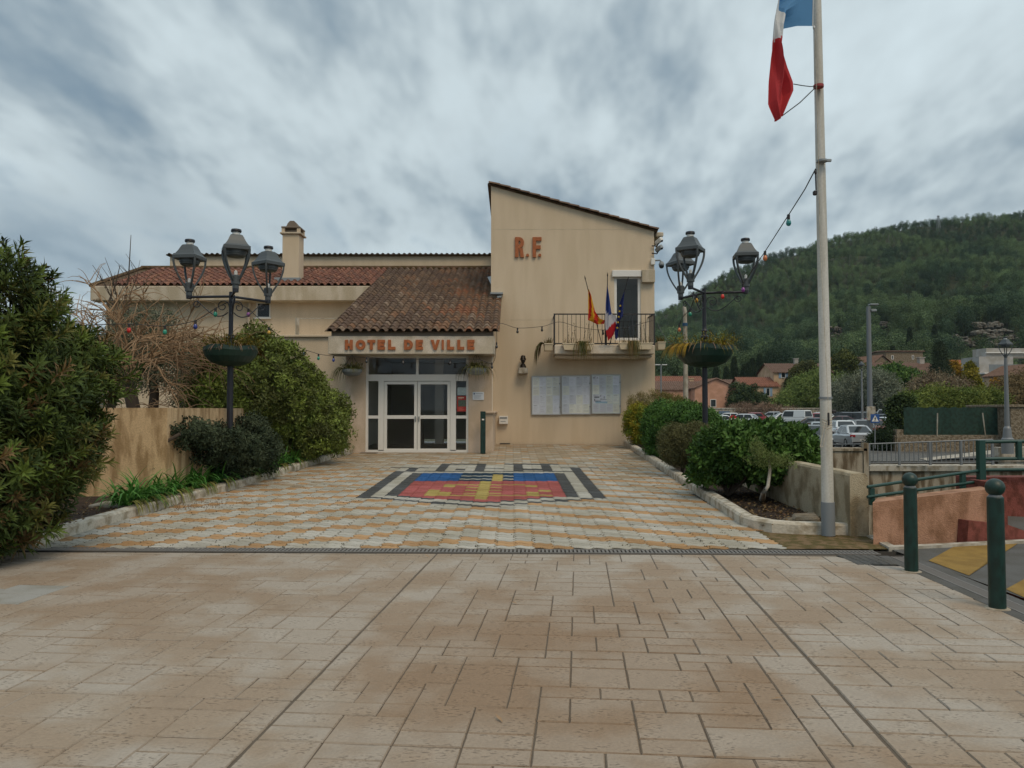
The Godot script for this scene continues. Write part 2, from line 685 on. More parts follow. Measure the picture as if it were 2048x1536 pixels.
# ---------- land ----------
func hill_h(x: float, far: float) -> float:
	var xs := [-400.0, -150.0, -40.0, 0.0, 55.0, 89.0, 117.0, 142.0, 167.0, 192.0, 211.0, 229.0, 267.0, 292.0, 319.0, 380.0, 520.0, 900.0]
	var hs := [6.0, 8.0, 16.0, 26.0, 44.0, 56.0, 70.0, 84.0, 96.0, 107.0, 111.0, 114.0, 115.0, 120.0, 126.0, 132.0, 150.0, 160.0]
	var h := 0.0
	for i in xs.size() - 1:
		if x >= xs[i] and x <= xs[i + 1]:
			h = lerpf(hs[i], hs[i + 1], (x - xs[i]) / (xs[i + 1] - xs[i]))
	var t := clampf((far - 150.0) / 330.0, 0.0, 1.0)
	var s := t * (0.75 + 0.25 * t)
	var back := 1.0 - 0.5 * smoothstep(480.0, 900.0, far)
	var base := lerpf(0.0, 4.0, smoothstep(112.0, 160.0, far))
	return base + (h - 4.0) * s * back


func land_h(x: float, far: float, fn: FastNoiseLite) -> float:
	if far < 150.0 or absf(x) > 1000.0:
		var y := -0.9
		if far < 37.0 and x > 5.2 and far > 9.9:
			y = -4.2
		elif far < 34.0:
			y = -0.35
		if far > 112.0:
			y = hill_h(x, far) - 0.9
		return y
	return hill_h(x, far) - 0.9 + fn.get_noise_2d(x, far) * 9.0 * smoothstep(150.0, 230.0, far)


func build_land() -> void:
	var fn := FastNoiseLite.new()
	fn.seed = 3
	fn.frequency = 0.012
	fn.fractal_octaves = 3
	var xs := []
	var zs := []
	var x := -60.0
	while x <= 60.0:
		xs.append(x)
		x += 2.5
	for k in range(1, 40):
		xs.append(60.0 + k * 12.0)
		xs.push_front(-60.0 - k * 12.0)
	for e in [900.0, 1500.0, 3000.0]:
		xs.append(e)
		xs.push_front(-e)
	for e in [-3000.0, -600.0, -60.0, -20.0]:
		zs.append(e)
	var z := -8.0
	while z < 40.0:
		zs.append(z)
		z += 2.0
	while z < 160.0:
		zs.append(z)
		z += 6.0
	while z < 620.0:
		zs.append(z)
		z += 11.0
	for e in [700.0, 900.0, 1300.0, 3200.0]:
		zs.append(e)
	var b := B.new()
	var g := []
	for zz in zs:
		var row := []
		for xx in xs:
			row.append(Vector3(xx, land_h(xx, zz, fn), -zz))
		g.append(row)
	var nn := []
	for j in zs.size():
		var row := []
		for i in xs.size():
			var dx: Vector3 = g[j][mini(i + 1, xs.size() - 1)] - g[j][maxi(i - 1, 0)]
			var dz: Vector3 = g[mini(j + 1, zs.size() - 1)][i] - g[maxi(j - 1, 0)][i]
			row.append(dx.cross(dz).normalized())
		nn.append(row)
	for j in zs.size() - 1:
		for i in xs.size() - 1:
			b.soft(g[j][i], g[j][i + 1], g[j + 1][i + 1], nn[j][i], nn[j][i + 1], nn[j + 1][i + 1])
			b.soft(g[j][i], g[j + 1][i + 1], g[j + 1][i], nn[j][i], nn[j + 1][i + 1], nn[j + 1][i])
	struct("terrain", b, M.hill)


# a flat stone or paver: outline in metres (x right, y away), top at height 0 with a bevelled rim
func flat_stone(poly: PackedVector2Array, bevel: float, deep: float) -> B:
	var b := B.new()
	if Geometry2D.is_polygon_clockwise(poly):
		poly.reverse()
	var mid := Vector2.ZERO
	for p in poly:
		mid += p / poly.size()
	var top := []
	var low := []
	for p in poly:
		var q := p + (mid - p).normalized() * bevel * 1.3
		top.append(Vector3(q.x, 0, -q.y))
		low.append(Vector3(p.x, -deep, -p.y))
	var ids := Geometry2D.triangulate_polygon(poly)
	for i in range(0, ids.size(), 3):
		b.face([top[ids[i]], top[ids[i + 1]], top[ids[i + 2]]], Vector3.UP)
	for i in poly.size():
		var j := (i + 1) % poly.size()
		b.quad(low[i], low[j], top[j], top[i])
	return b


func build_plaza() -> void:
	var origin := Vector3(-1.12, 0, -5.31)
	var turn := -atan(ANG)
	var bed := B.new()
	bed.face([Vector3(-14, -0.009, 9), Vector3(3.93, -0.009, 9), Vector3(3.97, -0.009, -8.62), Vector3(-14, -0.009, -8.9)], Vector3.UP)
	var plaza := struct("plaza", bed, M.joint)
	var inv := Transform3D(Basis(Vector3.UP, turn), origin).affine_inverse()
	var region := PackedVector2Array()
	for p in [Vector3(-7.5, 0, -2.2), Vector3(3.72, 0, -2.2), Vector3(3.90, 0, -6.2), Vector3(3.985, 0, -7.95), Vector3(3.72, 0, -7.98), Vector3(3.52, 0, -8.52), Vector3(-7.5, 0, -8.78)]:
		var q: Vector3 = inv * p
		region.append(Vector2(q.x, -q.z))
	var g := 3.04 / 18.0
	var pieces := []
	var kinds := [[2, 2, 30], [2, 1, 32], [3, 2, 14], [1, 2, 8], [3, 1, 10], [1, 1, 6], [2, 3, 3]]
	for panel in [[-48, 48, 0, 21], [0, 18, 0, 21], [18, 18, 0, 21], [-48, 48, -19, 19], [0, 18, -19, 19], [18, 18, -19, 19]]:
		var w: int = panel[1]
		var h: int = panel[3]
		var used := {}
		for j in h:
			for i in w:
				if used.has(Vector2i(i, j)):
					continue
				var pick := [1, 1]
				for attempt in 8:
					var total := rng.randi_range(0, 102)
					var best: Array = kinds[0]
					for k in kinds:
						total -= k[2]
						if total < 0:
							best = k
							break
					var ok: bool = i + best[0] <= w and j + best[1] <= h
					if ok:
						for a in best[0]:
							for c in best[1]:
								if used.has(Vector2i(i + a, j + c)):
									ok = false
					if ok:
						pick = best
						break
				for a in pick[0]:
					for c in pick[1]:
						used[Vector2i(i + a, j + c)] = true
				var x0: float = (panel[0] + i) * g
				var y0: float = (panel[2] + j) * g
				var x1: float = x0 + pick[0] * g
				var y1: float = y0 + pick[1] * g
				# the sawn joints between the panels are wider than the stamped ones
				var e := 0.003
				var el := 0.010 if i == 0 else e
				var er: float = 0.010 if i + pick[0] == w else e
				var en := 0.010 if j == 0 else 0.0062
				var ef: float = 0.010 if j + pick[1] == h else 0.0062
				pieces.append([Rect2(x0 + el, y0 + en, x1 - x0 - el - er, y1 - y0 - en - ef), pick])
	var shapes := {}
	var list := []
	for p in pieces:
		var rc: Rect2 = p[0]
		var mid := rc.get_center()
		var w3: Vector3 = Transform3D(Basis(Vector3.UP, turn), origin) * Vector3(mid.x, 0, -mid.y)
		var far := -w3.z
		if far < 1.5 or absf(w3.x) > far * 0.78 + 1.0:
			continue
		list.append([p, w3, far])
	list.sort_custom(func(a, b): return a[2] < b[2])
	var rest := {}
	var count := 0
	for q in list:
		var rc: Rect2 = q[0][0]
		var mid := rc.get_center()
		var poly := PackedVector2Array([rc.position, Vector2(rc.end.x, rc.position.y), rc.end, Vector2(rc.position.x, rc.end.y)])
		var cut := Geometry2D.intersect_polygons(poly, region)
		if cut.is_empty() or cut[0].size() < 3:
			continue
		var whole: bool = cut[0].size() == 4 and absf(area(cut[0]) - rc.size.x * rc.size.y) < 1e-4
		var mesh: ArrayMesh
		var place := Transform3D(Basis(), Vector3(mid.x, r(-0.0015, 0.0015), -mid.y))
		if whole:
			var key := "%d %.3f %.3f" % [rng.randi_range(0, 2), rc.size.x, rc.size.y]
			if not shapes.has(key):
				var h := rc.size * 0.5
				var o := PackedVector2Array()
				for s in [[-1, -1, 1, 0], [1, -1, 0, 1], [1, 1, -1, 0], [-1, 1, 0, -1]]:
					for k in 3:
						var side := Vector2(s[2], s[3]) * k / 3.0 * (rc.size.x if s[2] != 0 else rc.size.y)
						o.append(Vector2(s[0] * h.x, s[1] * h.y) + side + Vector2(r(-1, 1), r(-1, 1)) * 0.0012)
				shapes[key] = flat_stone(o, 0.0045, 0.008).mesh()
			mesh = shapes[key]
		else:
			var o := PackedVector2Array()
			for p in cut[0]:
				o.append(p - mid)
			mesh = flat_stone(o, 0.0045, 0.008).mesh()
		# tinted warmer in the trodden middle of the square, greyer elsewhere
		var w3: Vector3 = q[1]
		var warm := exp(-pow((w3.x - 0.35) / 1.25, 2.0) - pow((q[2] - 5.2) / 1.9, 2.0)) * 1.15 + 0.5 * exp(-pow((w3.x + 3.4) / 1.6, 2.0) - pow((q[2] - 6.9) / 1.4, 2.0)) + 0.12
		if q[2] < 4.9 and w3.x > -1.0 and w3.x < 1.7:
			warm += 0.25
		var m: Material = M.slab[clampi(int(warm * 7.0 + r(-1.1, 1.3)), 0, 7)]
		if absf(w3.x + 4.5) < 0.45 and absf(q[2] - 6.75) < 0.2:
			m = M.slab_grey
		if count < 300 and q[2] > 2.9:
			count += 1
			var o := put("slab", mesh, m, plaza)
			o.transform = Transform3D(Basis(Vector3.UP, turn), origin) * place
		else:
			if not rest.has(m):
				rest[m] = B.new()
			var b: B = rest[m]
			var arr := mesh.surface_get_arrays(0)
			var t := Transform3D(Basis(Vector3.UP, turn), origin) * place
			for k in arr[Mesh.ARRAY_VERTEX].size():
				b.put(t * arr[Mesh.ARRAY_VERTEX][k], t.basis * arr[Mesh.ARRAY_NORMAL][k])
	for m in rest:
		put("far_slabs", rest[m], m, plaza).set_meta("kind", "stuff")
	# small patch of dark cobbled cover in the corner by the drain
	var cov := thing("cobbled_cover", "dark grey cobbled drain cover in the corner of the square by the flagpole", "drain cover", Vector3(3.74, 0.0, -8.28))
	var cb := B.new()
	cb.span(Vector3(-0.17, -0.010, 0.26), Vector3(0.25, -0.003, -0.26))
	put("base", cb, M.dark, cov)
	for i in 5:
		for j in 6:
			var s := B.new()
			s.rbox(Vector3(-0.125 + i * 0.083, 0.0, -0.21 + j * 0.085), Vector3(0.074, 0.018 + r(0, 0.004), 0.076), 0.008)
			put("cobble", s, M.asphalt, cov)
	# dry leaf scraps on the square
	var bits := [[1357, 1245, "small dark dry leaf on the brown slabs right of the middle of the square"], [1035, 1209, "tiny dry leaf on a slab in the far middle of the square"], [365, 1160, "dry twig-like leaf on the left part of the square, nearest the drain"], [372, 1198, "reddish scrap of leaf on the left part of the square, below the twig-like one"], [1006, 1447, "small dry leaf on the near slabs in the middle of the square"], [1542, 1400, "small dry leaf near the right sawn joint of the square"], [860, 1116, "small dry leaf just in front of the drain, left of the middle"]]
	for p in bits:
		var b := B.new()
		b.leaf(Vector3.ZERO, Vector3(r(-1, 1), 0.1, r(-1, 1)).normalized(), Vector3.UP, r(0.05, 0.09), 0.02, -0.1, 0.3)
		var o := put("dry_leaf", b, M.twig)
		o.position = ground(p[0], p[1]) + Vector3(0, 0.005, 0)
		tag(o, p[2], "leaf", "dry leaves on the square")


func area(p: PackedVector2Array) -> float:
	var a := 0.0
	for i in p.size():
		a += p[i].cross(p[(i + 1) % p.size()])
	return absf(a) * 0.5


# ---------- the paved drive with its coat of arms ----------
# colour number at (x, far): 0 pale, 1 orange, 2 dark, 3 blue, 4 red, 5 yellow, 6 white, 7 deep blue, 8 worn tan
func drive_tone(x: float, far: float) -> int:
	var cx := -0.47
	var dx := x - cx
	var ax := absf(dx)
	# mural crown above the shield
	if far > 17.45 and far < 19.6 and ax < 2.75:
		if far < 17.66:
			return 2 if ax < 2.12 else -1
		if far > 18.28 and far < 18.45 and ax > 1.62 and ax < 2.5:
			return 2
		if far < 18.3 and ax > 1.75 and ax < 2.0:
			return 2
		for s in [-0.72, 0.95]:
			var d := absf(dx - s)
			if d < 0.64 and far > 19.15 and far < 19.42:
				return 2
			if d > 0.28 and d < 0.52 and far < 19.2:
				return 2
			if d < 0.17 and far > 17.8 and far < 18.25:
				return 2
		if absf(dx - 0.08) < 0.28 and far > 18.2 and far < 18.4:
			return 2
		return 6 if ax < 2.1 and far < 19.2 else -1
	if far > 11.9 and far <= 17.45 and ax < 2.13:
		# the foot of the shield comes to a blunt point
		var foot := 13.2 - maxf(0.0, 1.0 - ax / 2.05) * 1.05
		if far < foot:
			return -1
		if far < foot + 0.16:
			return 2
		if ax > 1.92:
			return 2
		if far < foot + 0.44:
			return 6
		if ax > 1.68:
			return 6
		if far < foot + 0.56 or far > 17.24:
			return 2 if far < 17.3 else 6
		if ax > 1.46:
			return 2
		if far > 15.72:
			if absf(dx - 0.06) < 0.11 and far < 16.95:
				return 5
			if ax < 0.52 and ((far > 16.0 and far < 16.16) or (far > 16.5 and far < 16.66)):
				return 6
			return 7 if ax < 0.6 else 3
		if ax < 0.12 and far > foot + 0.85:
			return 5
		for e in [[15.1, 0.78], [14.6, 0.36], [14.2, 0.36], [13.85, 0.30], [13.5, 1.15]]:
			if absf(far - e[0]) < 0.07 and ax < e[1]:
				return 5
		if absf(far - 14.8) < 0.14 and absf(ax - 0.82) < 0.13:
			return 5
		if absf(far - 13.85) < 0.2 and absf(ax - 0.86) < 0.16:
			return 5
		if absf(far - 14.15) < 0.1 and absf(ax - 1.05) < 0.12:
			return 5
		return 4
	return -1


func build_drive() -> void:
	var L := func(far: float) -> float:
		return -5.55 if far < 9.6 else lerpf(-5.55, -5.42, (far - 9.6) / 2.4) if far < 12.0 else lerpf(-5.42, -5.12, (far - 12.0) / 3.0) if far < 15.0 else lerpf(-5.12, -4.68, (far - 15.0) / 9.0)
	var R := func(far: float) -> float:
		return lerpf(3.10, 3.86, (far - 10.3) / 16.5) if far > 10.3 else 3.45
	var tilt := atan(SLOPE)
	var bed := B.new()
	bed.face([Vector3(-6.0, -0.012, 0), Vector3(4.0, -0.012, 0), Vector3(4.3, -0.012, -18.2), Vector3(-5.3, -0.012, -18.2)], Vector3.UP)
	var drive := struct("driveway", bed, M.paver_joint)
	drive.position = Vector3(0, 0, -8.86)
	drive.rotation.x = tilt
	var W := 0.225
	var D := 0.14
	var outline := PackedVector2Array()
	var n := 8
	for s in 4:
		for k in n:
			var f := float(k) / n
			var p: Vector2
			if s == 0:
				p = Vector2((f - 0.5) * W, -D * 0.5 + 0.034 * sin(TAU * f))
			elif s == 1:
				p = Vector2(W * 0.5 + 0.018 * sin(TAU * f), (f - 0.5) * D)
			elif s == 2:
				p = Vector2((0.5 - f) * W, D * 0.5 + 0.034 * sin(TAU * (1.0 - f)))
			else:
				p = Vector2(-W * 0.5 + 0.018 * sin(TAU * (1.0 - f)), (0.5 - f) * D)
			outline.append(p * 0.958)
	var tones := [Color(0.70, 0.66, 0.58), Color(0.70, 0.43, 0.22), Color(0.13, 0.135, 0.14), Color(0.04, 0.15, 0.40), Color(0.58, 0.165, 0.155), Color(0.62, 0.48, 0.16), Color(0.68, 0.65, 0.57), Color(0.03, 0.07, 0.12), Color(0.60, 0.48, 0.345)]
	var meshes := {}
	for t in tones.size():
		for k in 3:
			var c: Color = tones[t]
			var f := 1.0 + (k - 1) * 0.09
			var b := B.new()
			var st := flat_stone(outline, 0.004, 0.008)
			st.col = Color(c.r * f, c.g * f, c.b * f)
			for i in st.c.size():
				st.c[i] = st.col
			meshes[t * 3 + k] = st.mesh()
	var front := 8.97
	var rows := 129
	var found := []
	for j in rows:
		var far := front + (j + 0.5) * D
		for i in range(-28, 22):
			var x := -0.53 + i * W
			var l: float = L.call(far)
			var rr: float = R.call(far)
			if x < l - 0.04 or x > rr + 0.04 or far > 26.75:
				continue
			# inside the porch
			if far > 22.95 and x > -4.95 and x < -0.6:
				continue
			if far < 10.1 and x > 3.27:
				continue
			var t := drive_tone(x, far)
			if t < 0:
				t = 1 if posmod(j + int(round(0.50 * absf(x + 0.53) / D)) + 3, 6) < 2 else 0
				var worn := smoothstep(13.0, 21.0, far + r(-2.5, 2.5))
				if r(0, 1) < worn * 0.72:
					t = 8
			found.append([x, far, t])
	var near := 0
	var rest := {}
	for f in found:
		var t: int = f[2] * 3 + rng.randi_range(0, 2)
		var place := Transform3D(Basis.from_euler(Vector3(r(-1, 1), 0, r(-1, 1)) * 0.006), Vector3(f[0], r(-0.003, 0.003), 8.86 - f[1]))
		if near < 300:
			near += 1
			var o := put("paver", meshes[t], M.paver, drive)
			o.transform = place
		else:
			if not rest.has(t):
				rest[t] = []
			rest[t].append(place)
	for t in rest:
		many("far_pavers", meshes[t], M.paver, rest[t], null, drive)
	# tufts of moss and weed in the joints
	var tuft := B.new()
	for k in 9:
		tuft.leaf(Vector3(r(-0.012, 0.012), 0, r(-0.012, 0.012)), Vector3(r(-1, 1), r(0.2, 1.0), r(-1, 1)).normalized(), Vector3.UP, r(0.012, 0.03), 0.008)
	var spots := []
	var cols := []
	for k in 1900:
		var far := front + 0.05 + pow(r(0, 1), 1.5) * 11.0
		var x := -0.53 + (rng.randi_range(-22, 16) + 0.5) * W + r(-0.02, 0.02)
		if r(0, 1) < 0.5:
			x = r(-5.3, 3.0)
			far = front + rng.randi_range(0, 60) * D + r(-0.02, 0.02)
		if x < L.call(far) or x > R.call(far) or drive_tone(x, far) > 0:
			continue
		spots.append(Transform3D(Basis(Vector3.UP, r(0, TAU)).scaled(Vector3.ONE * r(0.6, 1.5)), Vector3(x, -0.008, 8.86 - far)))
		cols.append(Color(0.085, 0.075, 0.032) * r(0.4, 1.1))
	var weeds := many("weeds", tuft.mesh(), M.leaf_dull, spots, cols)
	weeds.position = drive.position
	weeds.rotation = drive.rotation
	tag(weeds, "tiny weeds and moss in the joints of the paved drive", "weeds", "", "stuff")

	# slotted drain between the square and the drive: a run of grates
	var trough := B.new()
	trough.span(Vector3(-7.0, -0.10, 0.11), Vector3(4.36, -0.09, -0.11))
	trough.span(Vector3(-7.0, -0.10, 0.112), Vector3(4.36, -0.006, 0.105))
	trough.span(Vector3(-7.0, -0.10, -0.105), Vector3(4.36, -0.006, -0.112))
	var drain := thing("slotted_drain", "long iron slotted drain across the foot of the paved drive", "drain", Vector3(0, 0, -8.80), deg_to_rad(-1.4))
	put("channel", trough, M.iron_dirt, drain)
	for k in 22:
		var g := B.new()
		var x0 := -6.9 + k * 0.5
		g.span(Vector3(x0 + 0.003, -0.03, 0.104), Vector3(x0 + 0.497, 0.006, 0.084))
		g.span(Vector3(x0 + 0.003, -0.03, -0.084), Vector3(x0 + 0.497, 0.006, -0.104))
		for q in 11:
			g.span(Vector3(x0 + 0.012 + q * 0.0455, -0.03, 0.086), Vector3(x0 + 0.037 + q * 0.0455, 0.004, -0.086))
		put("grate", g, M.grate, drain)
	# the drain along the road, at right angles
	var drain2 := thing("slotted_drain", "narrow iron drain along the edge of the asphalt beside the green bollards", "drain", Vector3(4.17, 0, -7.9), deg_to_rad(-2.9))
	var t2 := B.new()
	t2.span(Vector3(-0.16, -0.10, -0.6), Vector3(0.17, -0.09, 7.0))
	t2.span(Vector3(-0.19, -0.10, -0.6), Vector3(-0.075, 0.002, 7.0))
	t2.span(Vector3(0.075, -0.10, -0.6), Vector3(0.19, 0.002, 7.0))
	put("channel", t2, M.asphalt, drain2)
	for k in 14:
		var g := B.new()
		var z0 := -0.55 + k * 0.5
		for q in 20:
			g.span(Vector3(-0.073, -0.02, z0 + 0.006 + q * 0.025), Vector3(0.073, 0.005, z0 + 0.018 + q * 0.025))
		g.span(Vector3(-0.075, -0.02, z0 + 0.003), Vector3(-0.06, 0.006, z0 + 0.497))
		g.span(Vector3(0.06, -0.02, z0 + 0.003), Vector3(0.075, 0.006, z0 + 0.497))
		put("grate", g, M.grate, drain2)

	# kerbs: pieces about a metre long
	var sec := [Vector2(-0.09, -0.15), Vector2(-0.09, 0.115), Vector2(-0.07, 0.135), Vector2(0.07, 0.135), Vector2(0.095, 0.105), Vector2(0.10, -0.15)]
	var kr := struct("right_kerb", B.new(), M.kerb)
	var path := []
	var far := 26.7
	while far > 10.9:
		path.append(Vector3(R.call(far) + 0.1, drive_y(far), -far))
		far -= 1.0
	for p in [[3.21, 10.55], [3.28, 10.28], [3.42, 10.08], [3.68, 9.97], [4.05, 9.92], [4.42, 9.87]]:
		path.append(Vector3(p[0], drive_y(p[1]), -p[1]))
	kerb_pieces(kr, path, sec, 16)
	var kl := struct("left_kerb", B.new(), M.kerb)
	path = []
	far = 9.0
	while far < 24.6:
		path.append(Vector3(L.call(far) - 0.1, drive_y(far), -far))
		far += 1.0
	kerb_pieces(kl, path, sec)
	# mossy ground round the flagpole and a narrow pale edging
	var mg := B.new()
	mg.face([Vector3(3.10, -0.006, -8.94), Vector3(3.45, 0.003, -8.93), Vector3(4.37, 0.003, -8.90), Vector3(4.47, 0.02, -9.9), Vector3(3.62, 0.026, -10.02), Vector3(3.40, 0.026, -10.12), Vector3(3.15, 0.018, -10.2)], Vector3.UP)
	struct("mossy_ground", mg, M.moss)
	var ed := B.new()
	ed.sweep([Vector3(4.5, 0.0, -9.75), Vector3(4.38, 0.0, -8.95), Vector3(4.9, 0.0, -9.05), Vector3(6.4, 0.0, -9.42), Vector3(9.5, 0.0, -10.1)], [Vector2(-0.05, -0.1), Vector2(-0.05, 0.03), Vector2(0.05, 0.03), Vector2(0.05, -0.1)])
	struct("edging", ed, M.concrete_pale)


func kerb_pieces(parent: Node3D, path: Array, sec: Array, bend := 1000) -> void:
	if bend < path.size():
		var c := B.new()
		c.sweep(path.slice(bend), sec)
		put("kerbstone", c, M.kerb, parent)
		path = path.slice(0, bend + 1)
	for i in path.size() - 1:
		var b := B.new()
		var d: Vector3 = (path[i + 1] - path[i]).normalized() * 0.002
		var p0: Vector3 = path[i] + d
		var p1: Vector3 = path[i + 1] - d
		b.sweep([p0, p1], sec)
		put("kerbstone", b, M.kerb, parent)


# ---------- the town hall ----------
# a wall facing the viewer in the plane z, with openings [x0, y0, x1, y1] whose reveals go «deep» metres back
func holed(b: B, x0: float, y0: float, x1: float, y1: float, z: float, holes: Array, deep := 0.18) -> void:
	var xs := [x0, x1]
	var ys := [y0, y1]
	for h in holes:
		xs.append_array([h[0], h[2]])
		ys.append_array([h[1], h[3]])
	xs.sort()
	ys.sort()
	for i in xs.size() - 1:
		for j in ys.size() - 1:
			if xs[i + 1] - xs[i] < 1e-5 or ys[j + 1] - ys[j] < 1e-5:
				continue
			var mid := Vector2((xs[i] + xs[i + 1]) * 0.5, (ys[j] + ys[j + 1]) * 0.5)
			var open := false
			for h in holes:
				if mid.x > h[0] and mid.x < h[2] and mid.y > h[1] and mid.y < h[3]:
					open = true
			if not open:
				b.quad(Vector3(xs[i], ys[j], z), Vector3(xs[i + 1], ys[j], z), Vector3(xs[i + 1], ys[j + 1], z), Vector3(xs[i], ys[j + 1], z))
	for h in holes:
		var p := [Vector3(h[0], h[1], z), Vector3(h[2], h[1], z), Vector3(h[2], h[3], z), Vector3(h[0], h[3], z)]
		var o := [Vector3.UP, Vector3.LEFT, Vector3.DOWN, Vector3.RIGHT]
		for k in 4:
			var q: Vector3 = p[(k + 1) % 4]
			b.face([p[k], q, q - Vector3(0, 0, deep), p[k] - Vector3(0, 0, deep)], o[k])


# a frame of bars round [x0, y0, x1, y1], thickness w, in front of z by d
func frame(b: B, x0: float, y0: float, x1: float, y1: float, z: float, w: float, d: float) -> void:
	b.span(Vector3(x0, y0, z), Vector3(x0 + w, y1, z + d))
	b.span(Vector3(x1 - w, y0, z), Vector3(x1, y1, z + d))
	b.span(Vector3(x0 + w, y0, z), Vector3(x1 - w, y0 + w, z + d))
	b.span(Vector3(x0 + w, y1 - w, z), Vector3(x1 - w, y1, z + d))


func sheet(x0: float, y0: float, x1: float, y1: float, z: float) -> B:
	var b := B.new()
	b.quad_uv(Vector3(x0, y0, z), Vector3(x1, y0, z), Vector3(x1, y1, z), Vector3(x0, y1, z))
	return b


# one clay tile: a raised cover and the channel beside it; x across 0.25, runs 0.40 up the slope (-z)
func tile_mesh(c: Color) -> ArrayMesh:
	var b := B.new()
	b.col = c
	var xs := [-0.125, -0.108, -0.088, -0.072, -0.05, -0.025, 0.0, 0.025, 0.05, 0.072, 0.088, 0.108, 0.125]
	var hs := [-0.012, -0.010, 0.0, 0.034, 0.057, 0.070, 0.074, 0.070, 0.057, 0.034, 0.0, -0.010, -0.012]
	for i in xs.size() - 1:
		var k0 := 1.0
		var a := Vector3(xs[i], hs[i] + 0.022, 0.0)
		var d := Vector3(xs[i + 1], hs[i + 1] + 0.022, 0.0)
		var e := Vector3(xs[i + 1] * 0.94, hs[i + 1] * 0.9, -0.40)
		var f := Vector3(xs[i] * 0.94, hs[i] * 0.9, -0.40)
		var n0 := Vector3(-(hs[mini(i + 1, 12)] - hs[maxi(i - 1, 0)]), xs[mini(i + 1, 12)] - xs[maxi(i - 1, 0)], 0).normalized()
		var n1 := Vector3(-(hs[mini(i + 2, 12)] - hs[i]), xs[mini(i + 2, 12)] - xs[i], 0).normalized()
		b.soft(a, d, e, n0, n1, n1)
		b.soft(a, e, f, n0, n1, n0)
		b.quad(a - Vector3(0, 0.017, 0), d - Vector3(0, 0.017, 0), d, a)
	return b.mesh()


func letter_mesh(ch: String) -> TextMesh:
	var f := SystemFont.new()
	f.font_names = PackedStringArray(["Droid Sans"])
	f.font_weight = 700
	var t := TextMesh.new()
	t.text = ch
	t.font = f
	t.font_size = 64
	t.pixel_size = 0.01
	t.depth = 0.05
	return t


# a letter drawn as bars and rings in a unit box, so that it keeps the broad strokes of the sign
func letter(ch: String, w: float, h: float, st: float, deep: float) -> B:
	var b := B.new()
	var bar := func(x0: float, y0: float, x1: float, y1: float) -> void: b.span(Vector3(x0, y0, 0), Vector3(x1, y1, deep))
	match ch:
		"H":
			bar.call(0.0, 0.0, st, h)
			bar.call(w - st, 0.0, w, h)
			bar.call(st, (h - st) * 0.5, w - st, (h + st) * 0.5)
		"T":
			bar.call(0.0, h - st, w, h)
			bar.call((w - st) * 0.5, 0.0, (w + st) * 0.5, h - st)
		"E", "F":
			bar.call(0.0, 0.0, st, h)
			bar.call(st, h - st, w, h)
			bar.call(st, (h - st) * 0.5, w * 0.9, (h + st) * 0.5)
			if ch == "E":
				bar.call(st, 0.0, w, st)
		"L":
			bar.call(0.0, 0.0, st, h)
			bar.call(st, 0.0, w, st)
		"I":
			bar.call(0.0, 0.0, w, h)
		".":
			b.prism(ring_poly(Vector2(w, w) * 0.5, Vector2(w, w) * 0.5, 14), 0, deep)
		"V":
			b.prism(PackedVector2Array([Vector2(0, h), Vector2(w * 0.5 - st * 0.5, 0), Vector2(w * 0.5 + st * 0.5, 0), Vector2(w, h), Vector2(w - st * 1.05, h), Vector2(w * 0.5, st * 1.3), Vector2(st * 1.05, h)]), 0, deep)
		"O":
			for k in 24:
				var p := PackedVector2Array()
				for e in [[k, 1.0], [k + 1, 1.0], [k + 1, 0.0], [k, 0.0]]:
					var a: float = TAU * e[0] / 24
					var rx: float = w * 0.5 - (0.0 if e[1] > 0.5 else st)
					var ry: float = h * 0.5 - (0.0 if e[1] > 0.5 else st)
					p.append(Vector2(w * 0.5 + cos(a) * rx, h * 0.5 + sin(a) * ry))
				b.prism(p, 0, deep)
		"D", "R":
			bar.call(0.0, 0.0, st, h)
			var y0 := 0.0 if ch == "D" else h * 0.45
			var ry := (h - y0) * 0.5
			var rx := minf(ry, w * 0.55)
			var cx := w - rx
			bar.call(st, h - st, cx, h)
			bar.call(st, y0, cx, y0 + st)
			for k in 12:
				var p := PackedVector2Array()
				for e in [[k, 1.0], [k + 1, 1.0], [k + 1, 0.0], [k, 0.0]]:
					var a: float = -PI * 0.5 + PI * e[0] / 12
					p.append(Vector2(cx + cos(a) * (rx - (0.0 if e[1] > 0.5 else st)), y0 + ry + sin(a) * (ry - (0.0 if e[1] > 0.5 else st))))
				b.prism(p, 0, deep)
			if ch == "R":
				b.prism(PackedVector2Array([Vector2(w * 0.45, y0), Vector2(w - st, 0), Vector2(w, 0), Vector2(w * 0.45 + st, y0)]), 0, deep)
	return b


func ring_poly(mid: Vector2, rad: Vector2, n: int) -> PackedVector2Array:
	var p := PackedVector2Array()
	for k in n:
		p.append(mid + Vector2(cos(TAU * k / n), sin(TAU * k / n)) * rad)
	return p


const EAVE_Y := 3.86
const EAVE := 22.08
const PITCHED := 0.35


func roof_y(far: float) -> float:
	return EAVE_Y + PITCHED * (far - EAVE)


